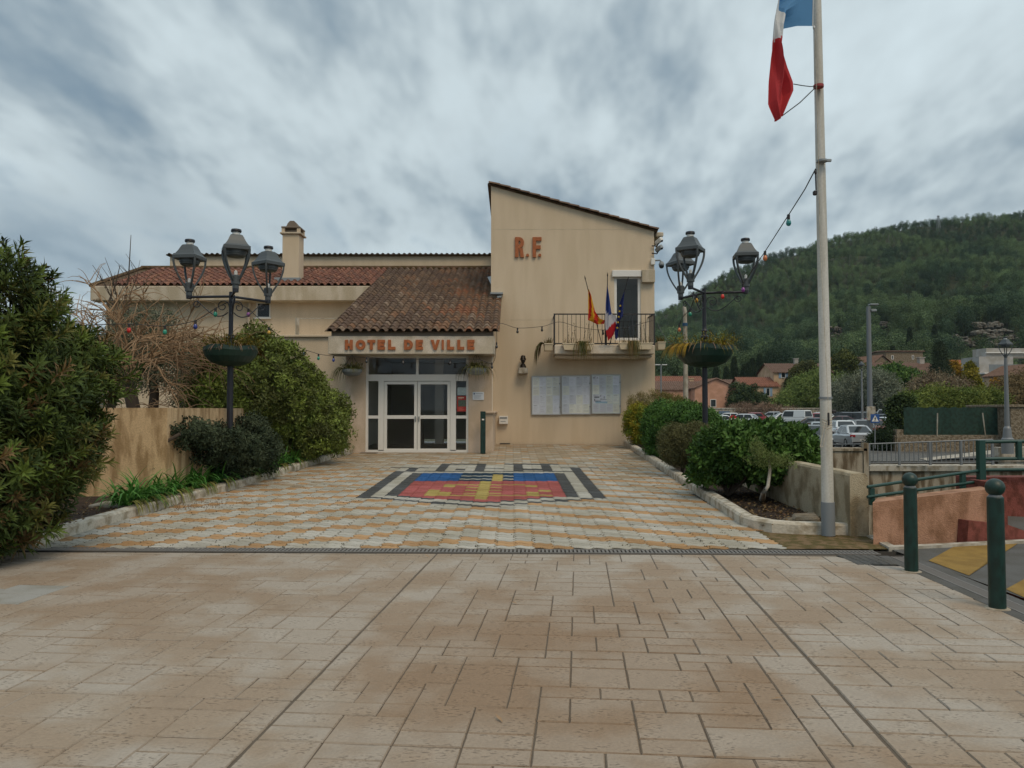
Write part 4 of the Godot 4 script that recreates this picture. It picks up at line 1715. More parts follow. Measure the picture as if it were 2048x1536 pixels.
func build_hall_fittings() -> void:
	var zr := -26.8
	# notice boards
	var said := ["left notice board on the wall, its bluish sheets of small print close together", "middle notice board on the wall between the two others, pale sheets of small print", "right notice board on the wall, with bold dark lines low on its sheets"]
	var px := [[1063, 1121, 752, 830], [1122.5, 1181, 751, 829], [1182.5, 1241, 749, 828]]
	for k in 3:
		var p := at(px[k][0], px[k][3], 26.8)
		var q := at(px[k][1], px[k][2], 26.8)
		var w := q.x - p.x
		var h := q.y - p.y
		var t := thing("notice_board", said[k], "notice board", Vector3(p.x, p.y, zr + 0.004), 0.0, "notice boards on the right wing")
		var b := B.new()
		b.rbox(Vector3(w * 0.5, h * 0.5, 0.022), Vector3(w, h, 0.03), 0.004)
		put("back", b, M.zinc, t)
		b = B.new()
		frame(b, 0, 0, w, h, 0.037, 0.028, 0.03)
		put("frame", b, mat(Color(0.42, 0.41, 0.40), 0.4, 0.5), t)
		put("papers", sheet(0.028, 0.028, w - 0.028, h - 0.028, 0.042), print_sheet(k), t)
		put("pane", sheet(0.028, 0.028, w - 0.028, h - 0.028, 0.058), M.glass, t)
		b = B.new()
		for y in [0.2, 0.8]:
			b.span(Vector3(w - 0.04, h * y - 0.02, 0.066), Vector3(w - 0.02, h * y + 0.02, 0.08))
		put("lock", b, M.iron, t)
	# bust on its bracket
	var bp := at(1046, 748, 26.8)
	var bust := thing("portrait_bust", "dark bronze portrait bust on a small stone bracket on the wall", "bust", Vector3(bp.x, bp.y, zr + 0.2))
	var b := B.new()
	b.rbox(Vector3(0, 0.10, -0.02), Vector3(0.33, 0.20, 0.34), 0.015)
	put("stone_bracket", b, M.concrete_pale, bust)
	put("head", head_shape(), M.bronze, bust).position = Vector3(0, 0.2, 0)
	# letter box
	var lp := at(1007, 848, 26.8)
	var box := thing("letter_box", "cream letter box with a slot on the wall right of the porch", "letter box", Vector3(lp.x, lp.y, zr))
	b = B.new()
	b.rbox(Vector3(0, 0.14, 0.09), Vector3(0.31, 0.28, 0.17), 0.012)
	put("case", b, M.white, box)
	b = B.new()
	b.rbox(Vector3(0, 0.215, 0.178), Vector3(0.25, 0.055, 0.016), 0.004)
	put("flap", b, M.zinc, box)
	b = B.new()
	b.span(Vector3(-0.1, 0.08, 0.174), Vector3(0.08, 0.1, 0.178))
	put("name_strip", b, M.zinc, box)
	# white plaque by the door
	var pp := at(956.5, 800, 23.0)
	var pl := thing("plaque", "white plaque with small print on the wall right of the entrance", "plaque", Vector3(pp.x, pp.y, -22.995))
	b = B.new()
	b.rbox(Vector3(0, 0.12, 0.012), Vector3(0.34, 0.24, 0.02), 0.003)
	put("plate", b, M.white, pl)
	put("print", sheet(-0.165, 0.005, 0.165, 0.235, 0.0235), print_sheet(5), pl)
	# papers on the right side light
	var zp := -23.095
	for e in [["poster", "red poster with a picture, in the glass right of the doors", "poster", 914, 934, 792, 823, 3], ["paper_notice", "pale paper notice above the red poster, in the glass right of the doors", "paper", 915, 933, 775, 790, 4]]:
		var p := at(e[3], e[6], 23.1)
		var q := at(e[4], e[5], 23.1)
		var o := put(e[0], sheet(p.x, p.y, q.x, q.y, zp), print_sheet(e[7]))
		tag(o, e[1], e[2])
	# green square post by the door
	var gp := at(966, 908, 22.6)
	var post := thing("green_post", "dark green square post standing before the right end of the porch", "post", Vector3(gp.x, drive_y(22.6), -22.6))
	b = B.new()
	b.rbox(Vector3(0, 0.62, 0), Vector3(0.15, 1.24, 0.15), 0.012)
	put("shaft", b, M.bollard, post)
	b = B.new()
	b.span(Vector3(-0.03, 0.98, 0.076), Vector3(0.035, 1.02, 0.08))
	put("sticker", b, M.white, post)
	# door mat and wall light grating
	b = B.new()
	var mp := at(738, 908, 22.8)
	b.rbox(Vector3(mp.x, drive_y(22.8) + 0.012, -22.8), Vector3(0.5, 0.02, 0.3), 0.008)
	tag(put("door_mat", b, M.band), "small brown mat on the paving left of the doors", "mat")
	b = B.new()
	var vp := at(1010, 888, 26.7)
	b.rbox(Vector3(vp.x, drive_y(26.7) + 0.02, -26.7), Vector3(0.36, 0.03, 0.14), 0.008)
	tag(put("shoe_scraper", b, M.iron), "dark flat iron scraper at the foot of the wall under the letter box", "scraper")

	# hanging baskets under the fascia
	for e in [[704, 742, 22.55, "hanging plant basket left of the entrance, its trailing plant falling over the left rim", 0], [953, 740, 22.55, "hanging plant basket right of the entrance with dry upright growth", 1]]:
		var p := at(e[0], e[1], e[2])
		var t := thing("hanging_basket", e[3], "hanging basket", p, 0.0, "hanging baskets at the entrance")
		b = B.new()
		b.lathe([Vector2(0.0, -0.16), Vector2(0.12, -0.15), Vector2(0.22, -0.11), Vector2(0.29, -0.03), Vector2(0.30, 0.05), Vector2(0.285, 0.05), Vector2(0.27, 0.0), Vector2(0.0, 0.0)], Vector3.ZERO, 18)
		put("bowl", b, M.pole_grey, t)
		b = B.new()
		for k in 3:
			var a := TAU * k / 3 + 0.4
			b.tube([Vector3(cos(a) * 0.28, 0.04, sin(a) * 0.28), Vector3(0, 0.5, 0)], 0.006, 4)
		put("chains", b, M.iron, t)
		b = B.new()
		for k in 420:
			var a := r(0, TAU)
			var d := Vector3(cos(a), r(0.4, 2.2), sin(a)).normalized()
			b.col = Color(0.19, 0.15, 0.045).lerp(Color(0.06, 0.09, 0.025), r(0, 1)) * r(0.7, 1.2)
			var s := Vector3(cos(a), 0, sin(a)) * r(0.0, 0.24)
			if k % 3 == 0:
				b.strap(s + Vector3(0, 0.02, 0), d, r(0.25, 0.55), 0.012, r(1.2, 3.5))
			else:
				b.leaf(s + d * r(0.0, 0.22), (d + Vector3(r(-1, 1), r(-1, 1), r(-1, 1)) * 0.7).normalized(), Vector3.UP, r(0.05, 0.12), 0.03)
		for k in 60:
			var a := r(2.2, 4.4) if e[4] == 0 else r(0, TAU)
			b.col = Color(0.11, 0.11, 0.035) * r(0.6, 1.2)
			b.strap(Vector3(cos(a) * 0.26, 0.05, sin(a) * 0.26), Vector3(cos(a), 0.3, sin(a)).normalized(), r(0.35, 0.8), 0.016, 5.0)
		put("plant", b, M.leaf_dull, t).set_meta("kind", "stuff")

	# flower boxes on the balcony
	var boxes := [[1125, 1187, 700, 687, 25.6, "cream flower box on the balcony front, left of the flags, brown grass hanging over it"], [1237, 1305, 699, 686, 25.6, "cream flower box on the balcony front, below the window, right of the flags"], [1088, 1105, 702, 688, 26.1, "small cream flower box on the left side of the balcony with long trailing plants"], [1313, 1328, 700, 685, 26.1, "small cream flower box on the right side of the balcony, seen against the trees"]]
	for k in 4:
		var e: Array = boxes[k]
		var p := at(e[0], e[2], e[4])
		var q := at(e[1], e[3], e[4])
		var w := q.x - p.x
		var h := q.y - p.y
		var t := thing("flower_box", e[5], "flower box", Vector3((p.x + q.x) * 0.5, p.y, -e[4]), 0.0, "flower boxes on the balcony")
		b = B.new()
		var dz := 0.11 if k < 2 else 0.3
		var lo := []
		var hi := []
		for s in [[-1, 1], [1, 1], [1, -1], [-1, -1]]:
			lo.append(Vector3(s[0] * w * 0.44, 0, s[1] * dz * 0.8))
			hi.append(Vector3(s[0] * w * 0.5, h, s[1] * dz))
		for i in 4:
			var j := (i + 1) % 4
			b.quad(lo[i], lo[j], hi[j], hi[i])
		b.face(lo, Vector3.DOWN)
		b.rbox(Vector3(0, h - 0.015, 0), Vector3(w + 0.03, 0.03, dz * 2 + 0.03), 0.008)
		put("box", b, M.planter, t)
		b = B.new()
		for i in 130:
			var a := Vector3(r(-0.45, 0.45) * w, h, r(-0.7, 0.9) * dz)
			b.col = Color(0.17, 0.10, 0.035).lerp(Color(0.055, 0.08, 0.025), r(0, 1)) * r(0.6, 1.2)
			if k < 2 and i % 2 == 0:
				a.x = (0.12 if k == 0 else -0.1) * w + r(-0.14, 0.14)
				b.strap(a + Vector3(0, 0, dz * 0.7), Vector3(r(-0.5, 0.5), 0.3, 0.6).normalized(), r(0.5, 0.95), 0.018, 7.0, 6)
			elif k == 2 and i % 2 == 0:
				b.strap(Vector3(-0.4 * w, h, a.z), Vector3(-0.7, 0.2, r(-0.3, 0.6)).normalized(), r(0.5, 1.1), 0.024, 8.0, 6)
			else:
				b.strap(a, Vector3(r(-0.4, 0.4), 1, r(-0.4, 0.4)).normalized(), r(0.1, 0.3), 0.012, 1.0)
		for i in 7:
			b.col = Color(0.07, 0.07, 0.035)
			var s := Vector3(r(-0.35, 0.35) * w, h, 0)
			var d := Vector3(r(-0.25, 0.25), 1, r(-0.2, 0.2)).normalized()
			if k < 2:
				b.tube([s, s + d * r(0.3, 0.75)], 0.006, 4)
				for l in 9:
					b.leaf(s + d * r(0.1, 0.7), Vector3(r(-1, 1), r(-0.2, 1), r(-1, 1)).normalized(), Vector3.UP, r(0.05, 0.09), 0.02)
		put("plant", b, M.leaf_dull, t).set_meta("kind", "stuff")

	# three flags on slanting staffs at the balcony
	balcony_flag("yellow and red striped flag on a staff at the balcony, left of the three", Vector2(1204, 690), Vector2(1171, 559), [[1177, 578, 1177, 578], [1183, 592, 1176, 588], [1190, 622, 1176, 628], [1200, 638, 1176, 640], [1209, 641, 1183, 643], [1208, 648, 1194, 649], [1203, 648, 1200, 648]], 0)
	balcony_flag("blue, white and red flag hanging from a staff in the middle of the balcony", Vector2(1213, 690), Vector2(1215, 553), [[1214, 567, 1214, 567], [1219, 596, 1211, 608], [1223, 625, 1210, 640], [1226, 630, 1211, 655], [1232, 632, 1213, 668], [1232, 655, 1215, 676], [1227, 670, 1216, 682]], 1)
	balcony_flag("dark blue flag with a ring of stars on a staff before the balcony window", Vector2(1219, 690), Vector2(1255, 561), [[1249, 583, 1247, 586], [1247, 605, 1238, 610], [1246, 632, 1234, 640], [1240, 640, 1231, 655], [1237, 655, 1229, 668], [1235, 675, 1231, 677], [1233, 680, 1233, 680]], 2)

	# cameras and the gutter end at the corner of the right wing
	var cp := at(1309, 500, 26.9)
	var gut := thing("gutter", "dark gutter end at the top right corner of the right wing", "gutter", at(1312, 470, 27.0))
	b = B.new()
	b.rbox(Vector3(0.10, -0.02, -0.6), Vector3(0.26, 0.16, 1.6), 0.03)
	put("channel", b, M.cornice, gut)
	b = B.new()
	b.tube([Vector3(0.12, -0.1, 0), Vector3(0.02, -0.3, 0), Vector3(0.02, -0.5, 0)], 0.04, 7)
	put("spout", b, M.concrete_pale, gut)
	for e in [[1318, 482, 0.0, "pale bullet camera on the wing corner, the upper of two"], [1318, 497, 0.25, "grey bullet camera on the wing corner, below the pale one"]]:
		var t := thing("security_camera", e[3], "camera", at(e[0], e[1], 26.7), 0.4)
		b = B.new()
		b.rbox(Vector3(0, 0, 0), Vector3(0.13, 0.14, 0.34), 0.02, Basis.from_euler(Vector3(-0.3, 0, 0.4)))
		put("case", b, M.white if e[2] == 0.0 else M.zinc, t)
		b = B.new()
		b.tube([Vector3(0, -0.05, 0), Vector3(-0.05, -0.18, -0.05), Vector3(-0.22, -0.16, -0.12)], 0.022, 6)
		put("bracket", b, M.iron, t)
		b = B.new()
		b.tube([Vector3(0, -0.03, 0.17), Vector3(0, -0.045, 0.185)], 0.04, 10)
		put("lens", b, M.dark, t)
	var dome := thing("dome_camera", "black dome camera under an arm on the wing corner", "camera", at(1323, 532, 26.7))
	b = B.new()
	b.ball(Vector3.ZERO, Vector3.ONE * 0.09, 8, 14)
	put("dome", b, M.car_glass, dome)
	b = B.new()
	b.lathe([Vector2(0.0, 0.16), Vector2(0.06, 0.15), Vector2(0.10, 0.06), Vector2(0.095, 0.02), Vector2(0, 0.02)], Vector3.ZERO, 14)
	b.tube([Vector3(0, 0.14, 0), Vector3(-0.06, 0.2, 0), Vector3(-0.27, 0.19, 0)], 0.03, 7)
	put("arm", b, M.pole_grey, dome)
	b = B.new()
	b.rbox(Vector3(-0.30, 0.15, 0), Vector3(0.13, 0.22, 0.16), 0.01)
	put("junction_box", b, M.white, dome)

	# strings of coloured bulbs
	garland("string of coloured bulbs running from the tall shrub to the left street lamp", [at(95, 655, 13), at(182, 650, 14), at(258, 648, 14.5), at(330, 652, 14.7), at(391, 641, 14.8), at(432, 616, 14.9), at(459, 603, 14.95)], [[258, 648, 14.5, 0], [330, 652, 14.7, 1], [391, 641, 14.8, 2], [432, 618, 14.9, 1]])
	garland("string of bulbs sagging from the left lamp to the porch and balcony", [at(462, 600, 15), at(497, 618, 16), at(538, 655, 18), at(571, 680, 19), at(607, 699, 20), at(637, 708, 21), at(667, 712, 21.8), at(700, 713, 22.1), at(760, 716, 22.15), at(860, 719, 22.15), at(950, 718, 22.15), at(985, 726, 22.1), at(993, 690, 22.1), at(998, 648, 22.1), at(1035, 656, 24.0), at(1084, 653, 25.0), at(1119, 644, 25.65), at(1160, 655, 25.65), at(1206, 660, 25.65), at(1255, 655, 25.65), at(1309, 640, 25.65)], [[497, 618, 16, 3], [538, 655, 18, 4], [571, 680, 19, 0], [607, 699, 20, 2], [637, 708, 21, 1], [667, 712, 21.8, 2], [733, 714.5, 22.13, 5], [806, 717.5, 22.15, 5], [900, 718.5, 22.15, 5], [984, 725, 22.1, 5], [994, 685, 22.1, 5], [1035, 656, 24.0, 5], [1084, 653, 25, 5], [1206, 660, 25.65, 5]])
	garland("string of coloured bulbs rising from the right street lamp to the flagpole", [at(1486, 568, 15.6), at(1530, 503, 13.5), at(1577, 430, 11.5), at(1610, 378, 10.4), at(1631, 338, 9.75)], [[1487, 566, 15.6, 3], [1530, 503, 13.5, 6], [1577, 430, 11.5, 7]])
	garland("string of bulbs looped from the balcony corner to the arms of the right street lamp", [at(1312, 640, 25.4), at(1322, 662, 23), at(1345, 688, 20), at(1362, 640, 18), at(1380, 618, 17), at(1393, 590, 16.4), at(1410, 588, 16.3), at(1445, 582, 16.2), at(1470, 585, 16)], [[1338, 684, 20, 0], [1357, 655, 18.3, 6], [1380, 616, 17, 1], [1393, 588, 16.4, 4], [1445, 582, 16.2, 0]])


func head_shape() -> B:
	# a small modelled head on a neck and chest: rings of points pushed out for brow, nose, chin and ears
	var b := B.new()
	var rings := 22
	var sides := 24
	var pts := []
	for i in rings + 1:
		var f := float(i) / rings
		var y := 0.44 * f
		# half width and half depth up the bust: chest, neck, jaw, skull
		var w := 0.0
		var d := 0.0
		var fwd := 0.0
		if f < 0.2:
			w = lerpf(0.12, 0.09, f / 0.2)
			d = lerpf(0.085, 0.065, f / 0.2)
		elif f < 0.36:
			w = lerpf(0.09, 0.055, (f - 0.2) / 0.16)
			d = lerpf(0.065, 0.058, (f - 0.2) / 0.16)
		else:
			var h := (f - 0.36) / 0.64
			w = 0.088 * sqrt(maxf(0.0, 1.0 - pow((h - 0.58) / 0.62, 2.0)))
			d = 0.108 * sqrt(maxf(0.0, 1.0 - pow((h - 0.58) / 0.60, 2.0)))
			if h > 0.97:
				w *= 0.4
				d *= 0.4
			fwd = 0.012
		var ring := []
		for k in sides:
			var a := TAU * k / sides
			var p := Vector3(sin(a) * w, y, cos(a) * d + fwd)
			var h := (f - 0.36) / 0.64
			if cos(a) > 0.85 and h > 0.3 and h < 0.56:
				p.z += 0.028 * (1.0 - absf(h - 0.36) / 0.22)
			if cos(a) > 0.55 and cos(a) < 0.9 and h > 0.5 and h < 0.62:
				p.z -= 0.018
			if cos(a) > 0.4 and h > 0.62 and h < 0.7:
				p.z += 0.008
			if cos(a) > 0.8 and h > 0.18 and h < 0.24:
				p.z -= 0.008
			if absf(cos(a)) < 0.2 and h > 0.4 and h < 0.62:
				p.x *= 1.2
			ring.append(p)
		pts.append(ring)
	for i in rings:
		for k in sides:
			var l := (k + 1) % sides
			b.quad(pts[i][k], pts[i][l], pts[i + 1][l], pts[i + 1][k])
	b.face(pts[rings], Vector3.UP)
	return b


func balcony_flag(label: String, foot: Vector2, tip: Vector2, rows: Array, kind: int) -> void:
	var f := at(foot.x, foot.y, 25.68)
	var e := at(tip.x, tip.y, 25.25)
	var t := thing("balcony_flag", label, "flag", f, 0.0, "flags at the balcony")
	var b := B.new()
	b.tube([Vector3.ZERO, (e - f)], 0.014, 6)
	put("staff", b, M.iron, t)
	b = B.new()
	var d := (e - f).normalized()
	b.tube([e - f, e - f + d * 0.03, e - f + d * 0.14], [0.012, 0.025, 0.002], 6)
	put("spear_head", b, M.iron, t)
	var up := (e - f).length()
	b = B.new()
	var n := 24
	var last := []
	for i in n + 1:
		var s := float(i) / n * (rows.size() - 1)
		var k := mini(int(s), rows.size() - 2)
		var q := s - k
		var a: Array = rows[k]
		var c: Array = rows[k + 1]
		var far := 25.3 + 0.28 * float(i) / n
		var R := at(lerpf(a[0], c[0], q), lerpf(a[1], c[1], q), far) - f
		var L := at(lerpf(a[2], c[2], q), lerpf(a[3], c[3], q), far) - f
		var line := []
		for m in 9:
			var u := m / 8.0
			line.append(L.lerp(R, u) + Vector3(0, 0, 0.05 * sin(u * 9.0 + i * 0.32) * sin(PI * minf(1.0, float(i) / n + 0.1)) + 0.02))
		if i > 0:
			for m in 8:
				var u := m / 8.0
				var v := float(i) / n
				var col: Color
				if kind == 0:
					col = Color(0.55, 0.03, 0.015) if int(floor((u * 1.6 + v * 3.2) * 1.7)) % 2 == 0 and v > 0.1 else Color(0.66, 0.33, 0.015)
				elif kind == 1:
					var w := v - u * 0.16
					col = Color(0.02, 0.045, 0.21) if w < 0.27 else Color(0.62, 0.61, 0.66) if w < 0.62 else Color(0.5, 0.015, 0.02)
				else:
					col = Color(0.018, 0.028, 0.15)
				b.col = col
				b.quad(line[m], line[m + 1], last[m + 1], last[m])
		last = line
	put("cloth", b, M.cloth, t)
	if kind == 2:
		b = B.new()
		b.col = Color(0.6, 0.42, 0.03)
		for k in 5:
			var p := at(1240 - k * 1.5, 612 + k * 11, 25.36) - f
			var star := PackedVector2Array()
			for m in 10:
				var rad := 0.045 if m % 2 == 0 else 0.018
				star.append(Vector2(sin(TAU * m / 10) * rad, cos(TAU * m / 10) * rad))
			b.prism(star, 0.06, 0.066, Transform3D(Basis(), p))
		put("stars", b, M.cloth, t)


func garland(label: String, pts: Array, bulbs: Array) -> void:
	var t := thing("bulb_string", label, "string lights", pts[0])
	var c := Curve3D.new()
	for i in pts.size():
		var d := Vector3.ZERO
		if i > 0 and i < pts.size() - 1:
			d = (pts[i + 1] - pts[i - 1]) * 0.16
		c.add_point(pts[i] - pts[0], -d, d)
	var line := []
	for p in c.tessellate(4, 3):
		line.append(p)
	var b := B.new()
	b.tube(line, 0.008, 5)
	put("cable", b, M.iron, t)
	var tones := [Color(0.62, 0.03, 0.02), Color(0.02, 0.26, 0.17), Color(0.03, 0.05, 0.24), Color(0.24, 0.06, 0.26), Color(0.6, 0.33, 0.04), Color(0.03, 0.03, 0.03), Color(0.55, 0.17, 0.06), Color(0.02, 0.22, 0.22)]
	for e in bulbs:
		var p: Vector3 = at(e[0], e[1], e[2]) - pts[0]
		p = c.get_closest_point(p)
		b = B.new()
		b.col = tones[e[3]]
		b.lathe([Vector2(0.0, -0.17), Vector2(0.026, -0.16), Vector2(0.04, -0.13), Vector2(0.036, -0.10), Vector2(0.022, -0.07), Vector2(0.0, -0.07)], Vector3.ZERO, 10)
		var bulb := put("bulb", b, M.bulb, t)
		bulb.position = p
		b = B.new()
		b.lathe([Vector2(0.0, -0.07), Vector2(0.024, -0.07), Vector2(0.024, 0.0), Vector2(0.012, 0.012), Vector2(0, 0.012)], Vector3.ZERO, 8)
		put("socket", b, M.iron, bulb)


# ---------- plants ----------
# a spray of leaves round the origin, growing towards +y
func spray(n: int, length: float, width: float, spread: float, seed_: int, upward := 0.5, droop := 0.15) -> ArrayMesh:
	var g := RandomNumberGenerator.new()
	g.seed = seed_
	var b := B.new()
	for k in n:
		var d := Vector3(g.randf_range(-1, 1), g.randf_range(-1, 1) + upward, g.randf_range(-1, 1)).normalized()
		var p := Vector3(g.randf_range(-1, 1), g.randf_range(-1, 1), g.randf_range(-1, 1)) * spread
		var f := g.randf_range(0.75, 1.25)
		b.col = Color(f, f, f)
		b.leaf(p, d, Vector3(g.randf_range(-0.5, 0.5), 1, g.randf_range(-0.5, 0.5)).normalized(), length * g.randf_range(0.7, 1.2), width, droop)
	return b.mesh()


# an oleander shoot: whorls of narrow leaves along a short stem
func whorl(seed_: int, length: float, width: float) -> ArrayMesh:
	var g := RandomNumberGenerator.new()
	g.seed = seed_
	var b := B.new()
	b.col = Color(0.9, 0.75, 0.5)
	b.tube([Vector3(0, -0.12, 0), Vector3(0, 0.1, 0)], 0.004, 4)
	for w in 6:
		for k in 4:
			var a := TAU * k / 4.0 + w * 0.8 + g.randf_range(-0.3, 0.3)
			var lift := 0.15 + 0.22 * w
			var d := Vector3(cos(a), lift, sin(a)).normalized()
			var f := g.randf_range(0.7, 1.2) * (0.8 + 0.08 * w)
			b.col = Color(f, f, f)
			var base := Vector3(0, -0.08 + 0.034 * w, 0)
			var side := Vector3(-sin(a), 0, cos(a))
			var l := length * g.randf_range(0.75, 1.15) * (1.0 - 0.05 * w)
			var m := base + d * l * 0.5
			var up := side.cross(d) * -1.0
			if up.y < 0:
				up = -up
			var tip := base + d * l - Vector3(0, l * g.randf_range(0.05, 0.3), 0)
			var c := up * width * 0.18
			b.tri(base, m + side * width * 0.5 + c, m)
			b.tri(base, m, m - side * width * 0.5 + c)
			b.tri(m, m + side * width * 0.5 + c, tip)
			b.tri(m, tip, m - side * width * 0.5 + c)
	return b.mesh()


func facing_basis(d: Vector3, size: float) -> Basis:
	var y := d.normalized()
	var x := y.cross(Vector3(r(-1, 1), r(-1, 1), r(-1, 1))).normalized()
	return Basis(x, y, x.cross(y)).scaled(Vector3.ONE * size)


# places on the surfaces of overlapping ellipsoids [centre, radii]; only the outside counts
func shell(ells: Array, n: int, depth: float, low: float, lump: FastNoiseLite, amount := 0.2) -> Array:
	var out := []
	var total := 0.0
	for e in ells:
		total += e[1].x * e[1].y + e[1].y * e[1].z
	var tries := 0
	while out.size() < n and tries < n * 6:
		tries += 1
		var pick := r(0, total)
		var e: Array = ells[0]
		for q in ells:
			pick -= q[1].x * q[1].y + q[1].y * q[1].z
			if pick < 0:
				e = q
				break
		var d := Vector3(rng.randfn(), rng.randfn(), rng.randfn()).normalized()
		var s := 1.0 - depth * pow(r(0, 1), 1.6)
		var p: Vector3 = e[0] + d * e[1] * s
		s += lump.get_noise_3dv(p) * amount
		p = e[0] + d * e[1] * s
		if p.y < low:
			continue
		var inside := false
		for q in ells:
			if q != e and ((p - q[0]) / q[1]).length() < 1.0 - depth:
				inside = true
				break
		if not inside:
			out.append([p, d])
	return out


func lumps(f: float, seed_ := 4) -> FastNoiseLite:
	var n := FastNoiseLite.new()
	n.frequency = f
	n.seed = seed_
	n.fractal_octaves = 2
	return n


# foliage of a shrub or tree as copies of sprays; the colour wanders from c0 to c1
func foliage(parent: Node3D, called: String, ells: Array, n: int, meshes: Array, size: Vector2, c0: Color, c1: Color, low: float, lump: FastNoiseLite, depth := 0.35, amount := 0.2, m: Material = null) -> void:
	var pts := shell(ells, n, depth, low, lump, amount)
	var sets := []
	var cols := []
	for k in meshes.size():
		sets.append([])
		cols.append([])
	for q in pts:
		var k := rng.randi_range(0, meshes.size() - 1)
		var d: Vector3 = (q[1] + Vector3(r(-1, 1), r(-0.4, 1), r(-1, 1)) * 0.6).normalized()
		sets[k].append(Transform3D(facing_basis(d, r(size.x, size.y)), q[0] - parent.position))
		var t := clampf(0.5 + lump.get_noise_3dv(q[0] * 2.3) * 1.3 + r(-0.35, 0.35), 0, 1)
		var c := c0.lerp(c1, t) * r(0.75, 1.2)
		c.a = 1.0
		cols[k].append(c)
	for k in meshes.size():
		many(called, meshes[k], m if m else M.leaf, sets[k], cols[k], parent)


func stems(parent: Node3D, foot: Vector3, tips: Array, r0: float, m: Material) -> void:
	for tip in tips:
		var b := B.new()
		var p := []
		var rad := []
		for i in 6:
			var f := i / 5.0
			p.append(foot + (tip - foot) * f + Vector3(r(-0.06, 0.06), 0.1 * sin(PI * f), r(-0.06, 0.06)) * (1.0 if i > 0 and i < 5 else 0.0))
			rad.append(r0 * (1.0 - 0.75 * f))
		b.tube(p, rad, 7)
		put("stem", b, m, parent)


func grow(b: B, p: Vector3, d: Vector3, length: float, rad: float, level: int, g: RandomNumberGenerator, arch: float) -> void:
	var pts := [p]
	var rr := [rad]
	var n := 5
	for i in n:
		d = (d + Vector3(g.randf_range(-1, 1), g.randf_range(-0.6, 0.6), g.randf_range(-1, 1)) * 0.28 + Vector3.DOWN * arch * float(i) / n).normalized()
		p = p + d * length / n
		pts.append(p)
		rr.append(rad * (1.0 - 0.13 * (i + 1)))
		if level > 0 and i > 0:
			for k in (2 if level > 1 else 3):
				if g.randf() < 0.8:
					var q := (d + Vector3(g.randf_range(-1, 1), g.randf_range(-0.5, 1.0), g.randf_range(-1, 1)) * 0.95).normalized()
					grow(b, p, q, length * g.randf_range(0.55, 0.85), rad * 0.55, level - 1, g, arch * 1.1)
	b.tube(pts, rr, 5 if level < 2 else 7, false)


